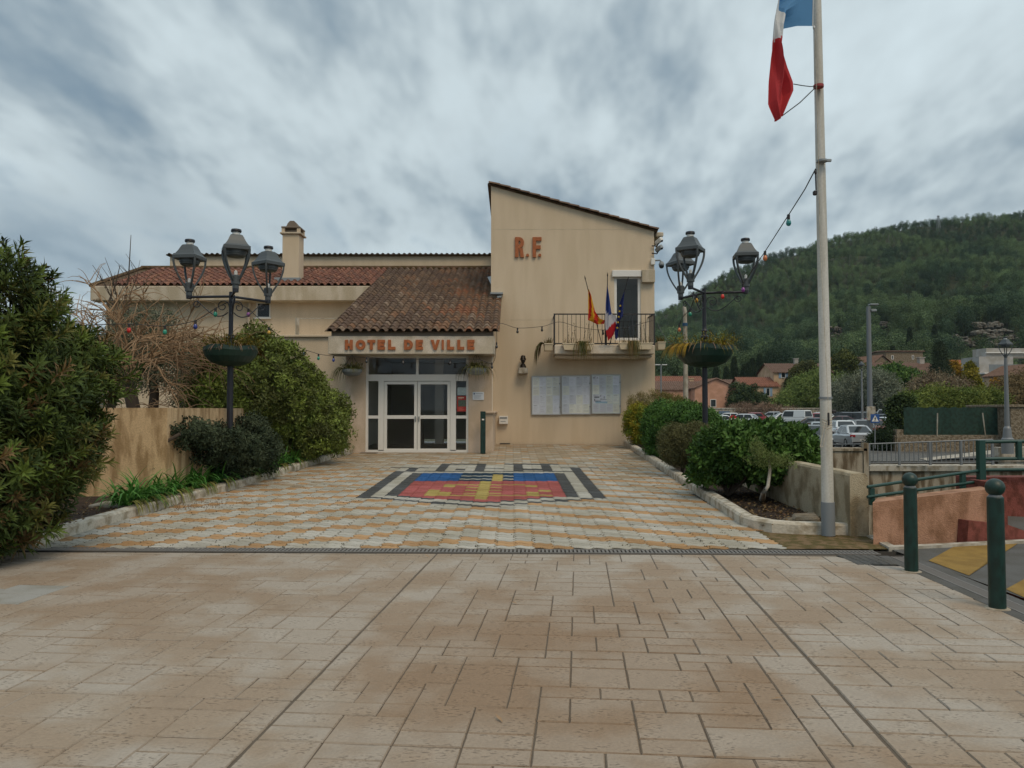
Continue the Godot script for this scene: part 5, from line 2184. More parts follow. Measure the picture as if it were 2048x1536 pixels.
func build_planting() -> void:
	# soil beds
	var b := B.new()
	b.face([Vector3(3.25, 0.10, -10.1), Vector3(4.3, 0.10, -9.85), Vector3(4.4, 0.12, -14), Vector3(3.45, 0.12, -14)], Vector3.UP)
	b.face([Vector3(3.45, 0.12, -14), Vector3(4.4, 0.12, -14), Vector3(6.5, 0.5, -26.8), Vector3(3.95, 0.5, -26.8)], Vector3.UP)
	struct("right_flower_bed", b, M.soil)
	b = B.new()
	b.face([Vector3(-5.65, 0.10, -9.0), Vector3(-5.5, 0.16, -12.0), Vector3(-5.2, 0.24, -15), Vector3(-4.75, 0.44, -24.5), Vector3(-9, 0.44, -24.5), Vector3(-9, 0.10, -9.0)], Vector3.UP)
	struct("left_flower_bed", b, M.soil)
	# flat stone slab and clods in the beds
	b = B.new()
	b.rbox(Vector3(-5.95, 0.16, -11.75), Vector3(0.7, 0.06, 0.5), 0.01)
	tag(put("stepping_stone", b, M.concrete_pale), "flat pale stone slab lying behind the left kerb at the foot of the ochre wall", "stone slab")
	for e in [[1612, 1042, 0.32, "grey stone block half sunk in the soil behind the flagpole"], [1595, 1004, 0.14, "small dark clod of earth in the bed below the beige wall"], [1578, 1040, 0.12, "small pale stone at the edge of the bed left of the flagpole"]]:
		b = B.new()
		var p := ground(e[0], e[1], 0.12)
		b.rbox(Vector3.ZERO, Vector3(e[2] * 1.5, e[2] * 0.5, e[2]), 0.03, Basis.from_euler(Vector3(r(-0.1, 0.1), r(0, 3), r(-0.1, 0.1))))
		var o := put("garden_stone", b, M.stone)
		o.position = p
		tag(o, e[3], "stone")
	# litter of dry leaves on the right bed
	var lm := B.new()
	lm.leaf(Vector3.ZERO, Vector3(1, 0.1, 0), Vector3.UP, 0.05, 0.03, -0.1, 0.3)
	var xf := []
	var cl := []
	for k in 1400:
		var far := r(9.95, 16)
		var x := r(3.25, 4.4)
		xf.append(Transform3D(Basis.from_euler(Vector3(r(-0.5, 0.5), r(0, TAU), r(-0.5, 0.5))).scaled(Vector3.ONE * r(0.5, 1.3)), Vector3(x, 0.115, -far)))
		cl.append(Color(0.15, 0.08, 0.04).lerp(Color(0.24, 0.17, 0.08), r(0, 1)))
	for k in 500:
		var far := r(9.2, 13)
		xf.append(Transform3D(Basis.from_euler(Vector3(r(-0.5, 0.5), r(0, TAU), r(-0.5, 0.5))).scaled(Vector3.ONE * r(0.5, 1.2)), Vector3(-5.6 - r(0, 1), 0.16, -far)))
		cl.append(Color(0.15, 0.08, 0.04).lerp(Color(0.24, 0.17, 0.08), r(0, 1)))
	tag(many("leaf_litter", lm.mesh(), M.leaf_dull, xf, cl), "dry brown leaves scattered over the soil of the beds", "leaf litter", "", "stuff")
	# dry grass blown against the left kerb
	b = B.new()
	var dg := ground(392, 1010, 0.07)
	for k in 420:
		var s := dg + Vector3(rng.randfn() * 0.28, 0, rng.randfn() * 0.32)
		b.col = Color(0.19, 0.11, 0.05) * r(0.6, 1.3)
		b.strap(s, Vector3(r(-1, 1), r(0.1, 0.9), r(-1, 1)).normalized(), r(0.05, 0.16), 0.008, 1.5, 3)
	tag(put("dry_grass", b, M.leaf_dull), "patch of dry brown grass on the paving against the left kerb", "grass", "", "stuff")

	var oval := [spray(26, 0.075, 0.034, 0.10, 1), spray(26, 0.085, 0.038, 0.10, 2), spray(26, 0.07, 0.034, 0.11, 3)]
	var small := [spray(40, 0.04, 0.018, 0.09, 4, 0.8), spray(40, 0.045, 0.018, 0.09, 5, 0.8)]
	var glossy := [spray(22, 0.09, 0.045, 0.09, 6, 0.9, 0.0), spray(22, 0.10, 0.05, 0.09, 7, 0.9, 0.0)]

	# the big oleander at the left edge
	var ol := thing("oleander", "tall dense oleander bush with long narrow leaves at the left edge of the square", "bush", Vector3(-5.9, 0, -8.3))
	var wh := []
	for k in 4:
		wh.append(whorl(30 + k, 0.17, 0.026))
	var ells := [[Vector3(-5.85, 1.0, -8.2), Vector3(1.1, 1.1, 1.1)], [Vector3(-5.92, 1.8, -8.4), Vector3(1.2, 1.0, 1.1)], [Vector3(-5.75, 2.7, -8.4), Vector3(0.72, 0.72, 0.8)], [Vector3(-5.6, 2.0, -9.2), Vector3(0.82, 0.7, 0.8)], [Vector3(-5.55, 0.75, -7.7), Vector3(0.6, 0.7, 0.7)], [Vector3(-5.42, 1.3, -8.8), Vector3(0.68, 0.8, 0.8)], [Vector3(-6.5, 2.4, -8.2), Vector3(0.9, 1.0, 0.9)], [Vector3(-7.6, 1.7, -8.0), Vector3(1.2, 1.8, 1.2)]]
	var lm2 := lumps(0.9)
	var pts := shell(ells, 4600, 0.42, 0.12, lm2, 0.34)
	pts.sort_custom(func(a, c): return a[0].distance_squared_to(Vector3(0, 1.6, 0)) < c[0].distance_squared_to(Vector3(0, 1.6, 0)))
	var sets := [[], [], [], []]
	var cols := [[], [], [], []]
	var tone_m := []
	for k in 5:
		var m := leaf_mat(0.62, 0.35)
		m.albedo_color = [lin(0.07, 0.102, 0.022), lin(0.105, 0.15, 0.026), lin(0.125, 0.125, 0.03), lin(0.042, 0.066, 0.017), lin(0.17, 0.11, 0.045)][k]
		tone_m.append(m)
	var single := 0
	for q in pts:
		var k := rng.randi_range(0, 3)
		var d: Vector3 = (q[1] * Vector3(1, 0.5, 1) + Vector3(r(-0.5, 0.5), r(0.2, 1.1), r(-0.5, 0.5))).normalized()
		var t := Transform3D(facing_basis(d, r(0.8, 1.25)), q[0] - ol.position)
		var p: Vector3 = q[0]
		var red: bool = p.y < 1.15 and p.x < -4.8 and r(0, 1) < 0.16 or r(0, 1) < 0.02
		var tone: int = 4 if red else [0, 1, 2, 3, 0][int(clampf((0.5 + lm2.get_noise_3dv(p * 1.7) + r(-0.3, 0.3)) * 5.0, 0, 4))]
		if single < 280 and rng.randf() < 0.75:
			single += 1
			var o := put("leaf_whorl", wh[k], tone_m[tone], ol)
			o.transform = t
		else:
			sets[k].append(t)
			var c: Color = tone_m[tone].albedo_color.srgb_to_linear()
			cols[k].append(c * r(0.85, 1.15))
	var olm := leaf_mat(0.62, 0.35)
	for k in 4:
		many("foliage", wh[k], olm, sets[k], cols[k], ol)
	stems(ol, Vector3(0.1, 0.02, 0.1), [Vector3(0.6, 1.8, 0.3), Vector3(-0.4, 2.4, -0.1), Vector3(0.2, 2.2, -0.9), Vector3(0.5, 0.9, 0.7), Vector3(-0.9, 2.0, 0.2)], 0.03, M.bark)

	# agapanthus clumps along the left kerb, some of them hanging over it
	var cp := [[318, 1000, "agapanthus clump nearest the ochre wall at the near end of the left bed"], [345, 990, "second agapanthus clump from the near end of the left bed, broad and bright green"], [372, 985, "third agapanthus clump along the left kerb, bright arching leaves"], [400, 978, "fourth agapanthus clump along the left kerb, leaves falling on the kerb"], [432, 968, "small dark agapanthus clump under the dark ivy bush"], [468, 960, "agapanthus clump with yellowed leaves over the kerb before the ivy bush"], [505, 950, "agapanthus clump at the right end of the ivy bush"], [540, 944, "wide agapanthus clump leaning over the middle of the left kerb"], [580, 935, "agapanthus clump under the tall green shrub, half in its shade"], [615, 926, "agapanthus clump beside the paving, under the right part of the tall shrub"], [650, 915, "small agapanthus clump third from the porch end of the left kerb"], [680, 906, "small agapanthus clump second from the porch end of the left kerb"], [706, 899, "last agapanthus clump of the left kerb, closest to the porch"]]
	for k in cp.size():
		var p := ground(cp[k][0], cp[k][1], 0.2)
		var far := lerpf(11.6, 23.0, pow(k / 12.0, 1.25))
		p = at(cp[k][0], cp[k][1], far)
		p.y = drive_y(far) + 0.13
		p.x = (-5.42 if far < 12.0 else lerpf(-5.42, -5.12, (far - 12.0) / 3.0) if far < 15.0 else lerpf(-5.12, -4.68, (far - 15.0) / 9.0)) - 0.33
		var t := thing("agapanthus", cp[k][2], "plant", p, 0.0, "agapanthus along the left kerb")
		var s := 1.35 if k < 4 else 1.1
		b = B.new()
		for i in 110:
			var a := r(0, TAU)
			var d := Vector3(cos(a) * r(0.3, 1.1), r(0.7, 1.4), sin(a) * r(0.3, 1.1)).normalized()
			b.col = Color(0.05, 0.17, 0.03).lerp(Color(0.11, 0.25, 0.05), r(0, 1))
			if k > 3 and r(0, 1) < 0.3:
				b.col = Color(0.02, 0.06, 0.018)
			b.strap(Vector3(r(-0.14, 0.14), 0, r(-0.25, 0.25)), d, r(0.3, 0.58) * s, 0.03, r(1.0, 3.0), 5)
		put("leaves", b, M.leaf, t).set_meta("kind", "stuff")
		b = B.new()
		for i in 24:
			b.col = Color(0.22, 0.21, 0.06) * r(0.7, 1.2)
			b.strap(Vector3(0.16, 0.05, r(-0.35, 0.35)), Vector3(1, 0.5, r(-0.5, 0.5)).normalized(), r(0.2, 0.42), 0.026, 4.2, 5)
		put("withered_leaves", b, M.leaf_dull, t).set_meta("kind", "stuff")

	# dark ivy bush against the ochre wall
	var iv := thing("ivy_bush", "low dark ivy bush growing against the ochre wall, a leaning stem at its left", "bush", Vector3(-5.7, 0.2, -13.6))
	foliage(iv, "foliage", [[at(415, 880, 13.9), Vector3(0.72, 0.34, 0.45)], [at(492, 893, 15.8), Vector3(0.66, 0.58, 0.6)], [at(365, 868, 13.2), Vector3(0.4, 0.2, 0.3)], [at(455, 915, 14.8), Vector3(0.55, 0.45, 0.4)]], 1500, oval, Vector2(0.7, 1.1), Color(0.03, 0.045, 0.024), Color(0.07, 0.09, 0.05), 0.25, lumps(1.1), 0.6, 0.6, M.leaf_dull)
	var iv0 := at(295, 944, 12.75) - iv.position
	b = B.new()
	b.tube([iv0, at(312, 905, 12.75) - iv.position, at(330, 885, 12.75) - iv.position, at(360, 868, 12.8) - iv.position], [0.05, 0.035, 0.03, 0.03], 7)
	put("stem", b, M.bark, iv)

	# big green shrub under the left lamp
	var sh := thing("tall_shrub", "tall leafy green shrub between the left street lamp and the porch", "bush", Vector3(-5.9, 0.3, -19))
	foliage(sh, "foliage", [[at(490, 775, 17.6), Vector3(1.1, 1.0, 1.0)], [at(545, 785, 18.5), Vector3(1.15, 1.1, 1.1)], [at(600, 825, 20.0), Vector3(1.05, 1.05, 1.1)], [at(645, 840, 21.3), Vector3(0.7, 0.8, 0.8)], [at(470, 715, 17.6), Vector3(0.6, 0.5, 0.6)], [at(515, 705, 18.5), Vector3(0.42, 0.65, 0.5)], [at(430, 720, 17.2), Vector3(0.35, 0.5, 0.4)], [at(590, 870, 19.0), Vector3(1.2, 0.7, 0.9)], [at(430, 790, 17.0), Vector3(0.6, 0.5, 0.5)], [at(650, 885, 21.6), Vector3(0.55, 0.55, 0.6)]], 6000, [oval[0], oval[1], small[0]], Vector2(0.9, 1.5), Color(0.085, 0.098, 0.028), Color(0.20, 0.26, 0.05), 0.4, lumps(0.8, 8), 0.45, 0.42)
	stems(sh, Vector3(0.2, 0.0, 0.6), [at(500, 740, 17.6) - sh.position, at(560, 720, 18.5) - sh.position, at(610, 770, 20.0) - sh.position, at(470, 790, 17.4) - sh.position, at(650, 820, 21.4) - sh.position], 0.045, M.bark)

	# bare weeping tree behind the ochre wall
	var wt := thing("bare_tree", "leafless brown weeping tree with tangled arching twigs behind the ochre wall", "tree", at(275, 870, 16.0))
	var g := RandomNumberGenerator.new()
	g.seed = 12
	b = B.new()
	var foot := Vector3(0.1, -0.7, 0)
	var fork := at(250, 740, 16.0) - wt.position
	b.tube([foot, Vector3(-0.05, 0.4, 0), fork], [0.16, 0.13, 0.13], 9)
	put("trunk", b, M.bark, wt)
	b = B.new()
	for k in 11:
		var a := TAU * k / 11.0 + g.randf_range(-0.3, 0.3)
		var d := Vector3(cos(a) + 0.25, g.randf_range(0.45, 1.6), sin(a) * 0.8).normalized()
		grow(b, fork + Vector3(g.randf_range(-0.2, 0.2), g.randf_range(-0.3, 0.25), g.randf_range(-0.2, 0.2)), d, g.randf_range(1.1, 1.75), 0.033, 2, g, 0.42)
	put("branches", b, M.twig, wt).set_meta("kind", "stuff")
	b = B.new()
	for k in 170:
		var p := fork + Vector3(g.randf_range(-1.1, 1.5), g.randf_range(-0.9, 0.6), g.randf_range(-0.6, 0.7))
		var d := Vector3(g.randf_range(-1, 1), g.randf_range(0.0, 0.7), g.randf_range(-0.5, 0.5)).normalized()
		var q := [p]
		for i in 4:
			p += d * 0.17
			d = (d + Vector3(g.randf_range(-0.2, 0.2), -0.38, 0)).normalized()
			q.append(p)
		b.tube(q, [0.009, 0.008, 0.007, 0.005, 0.004], 4, false)
	put("twigs", b, M.twig, wt).set_meta("kind", "stuff")
	# slender bare tree seen against the sky farther left
	var st := thing("slender_bare_tree", "slim grey leafless tree rising above the roof end, behind the oleander", "tree", at(215, 850, 21))
	b = B.new()
	for e in [[215, 610, 240, 530, 0.03], [225, 600, 185, 530, 0.02], [230, 600, 260, 555, 0.02], [245, 640, 262, 470, 0.03], [235, 600, 210, 515, 0.018], [250, 590, 300, 560, 0.02], [260, 590, 280, 520, 0.015]]:
		var p := Vector3(0, -0.5, 0)
		var q0 := at(e[0], e[1], 21) - st.position
		var q1 := at(e[2], e[3], 21) - st.position
		b.tube([p, q0 * 0.5 + Vector3(0.1, 0, 0), q0, q0.lerp(q1, 0.5) + Vector3(0.05, 0, 0), q1], [0.06, 0.04, e[4], e[4] * 0.6, e[4] * 0.25], 6)
		for k in 5:
			var m := q0.lerp(q1, r(0.1, 0.8))
			b.tube([m, m + Vector3(r(-0.3, 0.1), r(0.2, 0.5), r(-0.2, 0.2))], [0.009, 0.004], 4)
	put("branches", b, M.bark, st).set_meta("kind", "stuff")
	# olive behind the bare tree
	var ov := thing("olive_tree", "grey-green olive tree behind the bare weeping tree, against the left wing", "tree", at(300, 850, 19.5))
	b = B.new()
	b.tube([Vector3(0, -0.8, 0), Vector3(0.1, 0.8, 0), Vector3(0.0, 1.8, 0)], [0.16, 0.12, 0.07], 8)
	put("trunk", b, M.bark, ov)
	foliage(ov, "crown", [[at(285, 680, 19.5), Vector3(0.9, 0.9, 0.8)], [at(350, 720, 19.5), Vector3(0.8, 0.7, 0.7)], [at(240, 720, 19.5), Vector3(0.9, 0.9, 0.8)], [at(390, 780, 19.5), Vector3(0.7, 0.6, 0.6)]], 900, small, Vector2(1.2, 2.0), Color(0.10, 0.115, 0.07), Color(0.19, 0.20, 0.14), 0.5, lumps(0.9, 3), 0.6, 0.4, M.leaf_dull)

	# right bed, from the building towards the viewer
	var bu := [
		["golden_shrub", "low yellow-green clipped shrub at the far end of the right bed, against the hall", [[at(1282, 850, 24.5), Vector3(0.45, 0.62, 0.5)], [at(1272, 835, 24.8), Vector3(0.35, 0.3, 0.4)]], 700, oval, Color(0.30, 0.24, 0.02), Color(0.17, 0.24, 0.03)],
		["dry_shrub", "feathery brownish shrub rising behind the clipped hedge by the hall corner", [[at(1310, 810, 25.5), Vector3(0.95, 0.42, 0.6)], [at(1340, 815, 25.2), Vector3(0.7, 0.4, 0.5)]], 650, small, Color(0.22, 0.165, 0.05), Color(0.16, 0.165, 0.05)],
		["clipped_hedge", "broad dark green clipped hedge around the foot of the right street lamp", [[at(1325, 855, 21.5), Vector3(0.55, 0.72, 0.8)], [at(1370, 850, 20.0), Vector3(0.75, 0.55, 0.9)], [at(1330, 890, 20.6), Vector3(0.5, 0.5, 0.6)], [at(1405, 860, 19.0), Vector3(0.55, 0.5, 0.7)]], 2600, oval, Color(0.05, 0.115, 0.026), Color(0.09, 0.19, 0.034)],
		["dull_shrub", "small round olive-brown shrub in front of the clipped hedge", [[at(1352, 890, 16.6), Vector3(0.36, 0.42, 0.4)], [at(1390, 880, 16.2), Vector3(0.34, 0.36, 0.4)]], 1100, small, Color(0.11, 0.105, 0.045), Color(0.16, 0.165, 0.07)],
		["laurel_bush", "large glossy dark green bush overhanging the kerb left of the flagpole", [[at(1440, 912, 13.2), Vector3(0.42, 0.42, 0.5)], [at(1480, 892, 13.0), Vector3(0.55, 0.38, 0.7)], [at(1540, 892, 12.9), Vector3(0.55, 0.38, 0.7)], [at(1585, 897, 12.7), Vector3(0.30, 0.31, 0.5)], [at(1425, 945, 13.3), Vector3(0.33, 0.30, 0.4)], [at(1560, 925, 12.6), Vector3(0.5, 0.25, 0.5)], [at(1490, 950, 13.5), Vector3(0.55, 0.35, 0.5)]], 3000, glossy, Color(0.036, 0.082, 0.018), Color(0.085, 0.165, 0.032)],
	]
	for e in bu:
		var c: Vector3 = e[2][0][0]
		var t := thing(e[0], e[1], "bush", Vector3(c.x, drive_y(-c.z) + 0.1, c.z))
		foliage(t, "foliage", e[2], e[3], e[4], Vector2(0.75, 1.15), e[5], e[6], drive_y(-c.z) + (0.16 if e[0] != "laurel_bush" else 0.3), lumps(1.5, 11), 0.4, 0.26 if e[0] != "clipped_hedge" else 0.1)
		var tips := []
		for q in e[2]:
			tips.append(q[0] - t.position)
		stems(t, Vector3(0.1, -0.05, 0.1), tips, 0.025, M.bark)
	# young tree with a thin pale trunk in front of the laurel
	var yt := thing("sapling", "small sapling with a thin bent pale trunk and light green leaves before the laurel bush", "tree", ground(1524, 1000, 0.12))
	b = B.new()
	var tp := [Vector3.ZERO, at(1527, 985, 11.3) - yt.position, at(1536, 972, 11.35) - yt.position, at(1540, 940, 11.4) - yt.position, at(1538, 915, 11.4) - yt.position]
	b.tube(tp, [0.05, 0.035, 0.025, 0.022, 0.014], 8)
	put("trunk", b, M.concrete_pale, yt)
	foliage(yt, "crown", [[at(1528, 915, 11.4), Vector3(0.22, 0.13, 0.2)], [at(1562, 925, 11.4), Vector3(0.18, 0.09, 0.2)], [at(1512, 895, 11.4), Vector3(0.08, 0.12, 0.1)]], 75, small, Vector2(0.5, 0.9), Color(0.11, 0.15, 0.04), Color(0.20, 0.24, 0.08), 0.3, lumps(2.0), 0.8, 0.3)


# ---------- street things ----------
func curl(b: B, mid: Vector3, dir: Vector3, start: float, turns: float, r0: float, r1: float, rad: float) -> void:
	var p := []
	for i in 20:
		var f := i / 19.0
		var a := start + turns * TAU * f
		var q := lerpf(r0, r1, f)
		p.append(mid + dir * cos(a) * q + Vector3.UP * sin(a) * q)
	b.tube(p, rad, 5)


# a lantern standing on its cup: cup, four bent ribs, square bell roof, neck and finial; origin at the foot of the cup
func lantern(parent: Node3D, pos: Vector3, turn: float, k := 1.0) -> void:
	var l := part("lantern", parent, pos, Vector3(0, turn, 0))
	var b := B.new()
	b.lathe([Vector2(0.0, 0.0), Vector2(0.055, 0.0), Vector2(0.055, 0.08), Vector2(0.075, 0.085), Vector2(0.08, 0.24), Vector2(0.06, 0.26), Vector2(0.0, 0.26)], Vector3.ZERO, 12)
	put("cup", b, M.lamp_grey, l)
	b = B.new()
	b.lathe([Vector2(0.03, 0.26), Vector2(0.028, 0.33), Vector2(0.0, 0.36)], Vector3.ZERO, 10)
	put("bulb_tip", b, M.lamp_white, l)
	for s in [[-1, -1], [1, -1], [1, 1], [-1, 1]]:
		b = B.new()
		var d := Vector3(s[0], 0, s[1]).normalized()
		var p := []
		for i in 9:
			var f := i / 8.0
			p.append(d * (0.06 + 0.23 * sin(f * PI * 0.5)) + Vector3.UP * (0.14 + 0.60 * f))
		for i in 8:
			var m: Vector3 = (p[i] + p[i + 1]) * 0.5
			var t: Vector3 = (p[i + 1] - p[i]).normalized()
			var side := d.cross(Vector3.UP)
			b.box(m, Vector3(0.034, (p[i + 1] - p[i]).length() + 0.006, 0.03), Basis(side, t, side.cross(t)))
		put("rib", b, M.lamp_grey, l)
	b = B.new()
	var prof := [[0.215, 0.72], [0.222, 0.73], [0.222, 0.79], [0.205, 0.80], [0.182, 0.83], [0.145, 0.90], [0.118, 0.97], [0.10, 1.01], [0.08, 1.025]]
	for i in prof.size() - 1:
		for q in 4:
			var a := q * PI * 0.5
			var t := Basis(Vector3.UP, a)
			var e: float = prof[i][0]
			var f: float = prof[i + 1][0]
			b.quad(t * Vector3(-e, prof[i][1], e), t * Vector3(e, prof[i][1], e), t * Vector3(f, prof[i + 1][1], f), t * Vector3(-f, prof[i + 1][1], f))
	b.face([Vector3(-0.215, 0.72, -0.215), Vector3(0.215, 0.72, -0.215), Vector3(0.215, 0.72, 0.215), Vector3(-0.215, 0.72, 0.215)], Vector3.DOWN)
	b.face([Vector3(-0.08, 1.025, -0.08), Vector3(0.08, 1.025, -0.08), Vector3(0.08, 1.025, 0.08), Vector3(-0.08, 1.025, 0.08)], Vector3.UP)
	put("roof", b, M.lamp_grey, l)
	b = B.new()
	b.lathe([Vector2(0.0, 0.60), Vector2(0.135, 0.605), Vector2(0.165, 0.63), Vector2(0.17, 0.66), Vector2(0.18, 0.665), Vector2(0.185, 0.72)], Vector3.ZERO, 20)
	put("reflector", b, M.lamp_grey, l)
	b = B.new()
	b.lathe([Vector2(0.07, 1.02), Vector2(0.066, 1.085), Vector2(0.0, 1.085)], Vector3.ZERO, 14)
	put("neck", b, M.lamp_white, l)
	b = B.new()
	b.lathe([Vector2(0.0, 1.08), Vector2(0.085, 1.082), Vector2(0.092, 1.10), Vector2(0.085, 1.135), Vector2(0.05, 1.145), Vector2(0.0, 1.145)], Vector3.ZERO, 14)
	put("finial", b, M.lamp_black, l)
	l.scale = Vector3(k, k * 0.92, k)


func lamp_post(label: String, foot: Vector3, top: float, arm: float, angles: Array, bowl_y: float) -> void:
	var t := thing("street_lamp", label, "street lamp", foot, 0.0, "three-armed street lamps before the hall")
	var b := B.new()
	b.lathe([Vector2(0.20, 0.0), Vector2(0.20, 0.12), Vector2(0.15, 0.16), Vector2(0.14, 0.55), Vector2(0.08, 0.62), Vector2(0.062, 0.7), Vector2(0.056, bowl_y + 0.6), Vector2(0.052, top - 1.02), Vector2(0.085, top - 1.0), Vector2(0.085, top - 0.96), Vector2(0.055, top - 0.93), Vector2(0.055, top - 0.86), Vector2(0.07, top - 0.84), Vector2(0.05, top - 0.80), Vector2(0.044, top - 0.76), Vector2(0.042, top + 0.06), Vector2(0.0, top + 0.06)], Vector3.ZERO, 14)
	put("post", b, M.lamp_black, t)
	for a in angles:
		var d := Vector3(cos(a), 0, -sin(a))
		b = B.new()
		b.tube([Vector3(0, top - 0.03, 0), d * arm + Vector3(0, top - 0.03, 0)], 0.026, 7)
		b.lathe([Vector2(0.0, 0), Vector2(0.055, 0.005), Vector2(0.058, 0.08), Vector2(0.0, 0.085)], d * arm + Vector3(0, top - 0.07, 0), 12)
		# bracket of bent iron with a scroll at each end
		var p := []
		for i in 13:
			var f := i / 12.0
			p.append(d * (0.06 + (arm * 0.74) * f) + Vector3.UP * (top - 0.34 - 0.16 * sin(PI * f * 0.75) * (1.0 - f) * 1.5 + 0.24 * pow(f, 1.6)))
		b.tube(p, 0.011, 5)
		curl(b, d * 0.17 + Vector3.UP * (top - 0.22), d, PI * 1.05, -1.4, 0.13, 0.02, 0.010)
		curl(b, d * arm * 0.82 + Vector3.UP * (top - 0.16), d, PI * 0.95, 1.3, 0.085, 0.015, 0.010)
		put("arm", b, M.lamp_black, t)
		lantern(t, d * arm + Vector3(0, top, 0), a, 1.06)
	# ring-shaped planter of two half bowls held round the post
	var h := thing("post_planter", "dark green bowl planter ringed round the post of the %s street lamp, with dry plants" % ("left" if foot.x < 0 else "right"), "planter", foot + Vector3(0, bowl_y, 0), 0.3, "planters round the lamp posts")
	for half in 2:
		b = B.new()
		var prof := [Vector2(0.06, -0.02), Vector2(0.20, 0.0), Vector2(0.36, 0.06), Vector2(0.46, 0.17), Vector2(0.50, 0.30), Vector2(0.49, 0.38), Vector2(0.47, 0.38), Vector2(0.46, 0.30), Vector2(0.06, 0.28)]
		for i in prof.size() - 1:
			for k in 14:
				var f := PI * half + 0.02 + (PI - 0.04) * k / 14.0
				var g := PI * half + 0.02 + (PI - 0.04) * (k + 1) / 14.0
				var w := func(v: Vector2, an: float) -> Vector3:
					var dip := 1.0 - 0.10 * (0.5 + 0.5 * cos(an * 4.0 + 1.0)) if v.y > 0.25 else 1.0
					return Vector3(cos(an) * v.x, v.y * dip, sin(an) * v.x)
				b.quad(w.call(prof[i], g), w.call(prof[i], f), w.call(prof[i + 1], f), w.call(prof[i + 1], g))
		put("half_bowl", b, M.bowl, h)
	b = B.new()
	for k in 330:
		var a := r(0, TAU)
		var lush := cos(a - 0.5) > -0.2 or r(0, 1) < 0.25
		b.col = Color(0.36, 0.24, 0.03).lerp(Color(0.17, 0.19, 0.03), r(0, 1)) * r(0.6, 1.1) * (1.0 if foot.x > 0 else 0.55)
		var s := Vector3(cos(a) * r(0.2, 0.5), 0.30, sin(a) * r(0.2, 0.5))
		var d := Vector3(cos(a) * r(0.2, 1.2), r(0.6, 1.6), sin(a) * r(0.2, 1.2)).normalized()
		if lush:
			b.strap(s, d, r(0.2, 0.5), 0.011, r(0.8, 3.2))
			for q in 3:
				b.leaf(s + d * r(0.05, 0.3), Vector3(r(-1, 1), r(-0.4, 1), r(-1, 1)).normalized(), Vector3.UP, r(0.04, 0.08), 0.022)
	for k in 130:
		var a := PI + r(-0.6, 0.6) + (0.0 if foot.x > 0 else 2.0)
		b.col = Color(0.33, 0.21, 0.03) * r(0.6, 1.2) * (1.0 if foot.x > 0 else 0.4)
		b.strap(Vector3(cos(a) * 0.5, 0.34, sin(a) * 0.5), Vector3(cos(a), 0.35, sin(a)).normalized(), r(0.25, 0.5), 0.014, 4.0)
	for k in 26:
		b.col = Color(0.36, 0.22, 0.15)
		var a := r(3.4, 6.0)
		b.strap(Vector3(cos(a) * 0.3, 0.36, -sin(a) * 0.3), Vector3(cos(a) * 1.2 + r(-0.6, 0.6), 0.5, -sin(a)).normalized(), r(0.2, 0.5), 0.012, 2.6)
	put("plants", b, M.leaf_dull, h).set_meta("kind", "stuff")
	h.scale = Vector3.ONE * (1.02 if foot.x < 0 else 1.2)


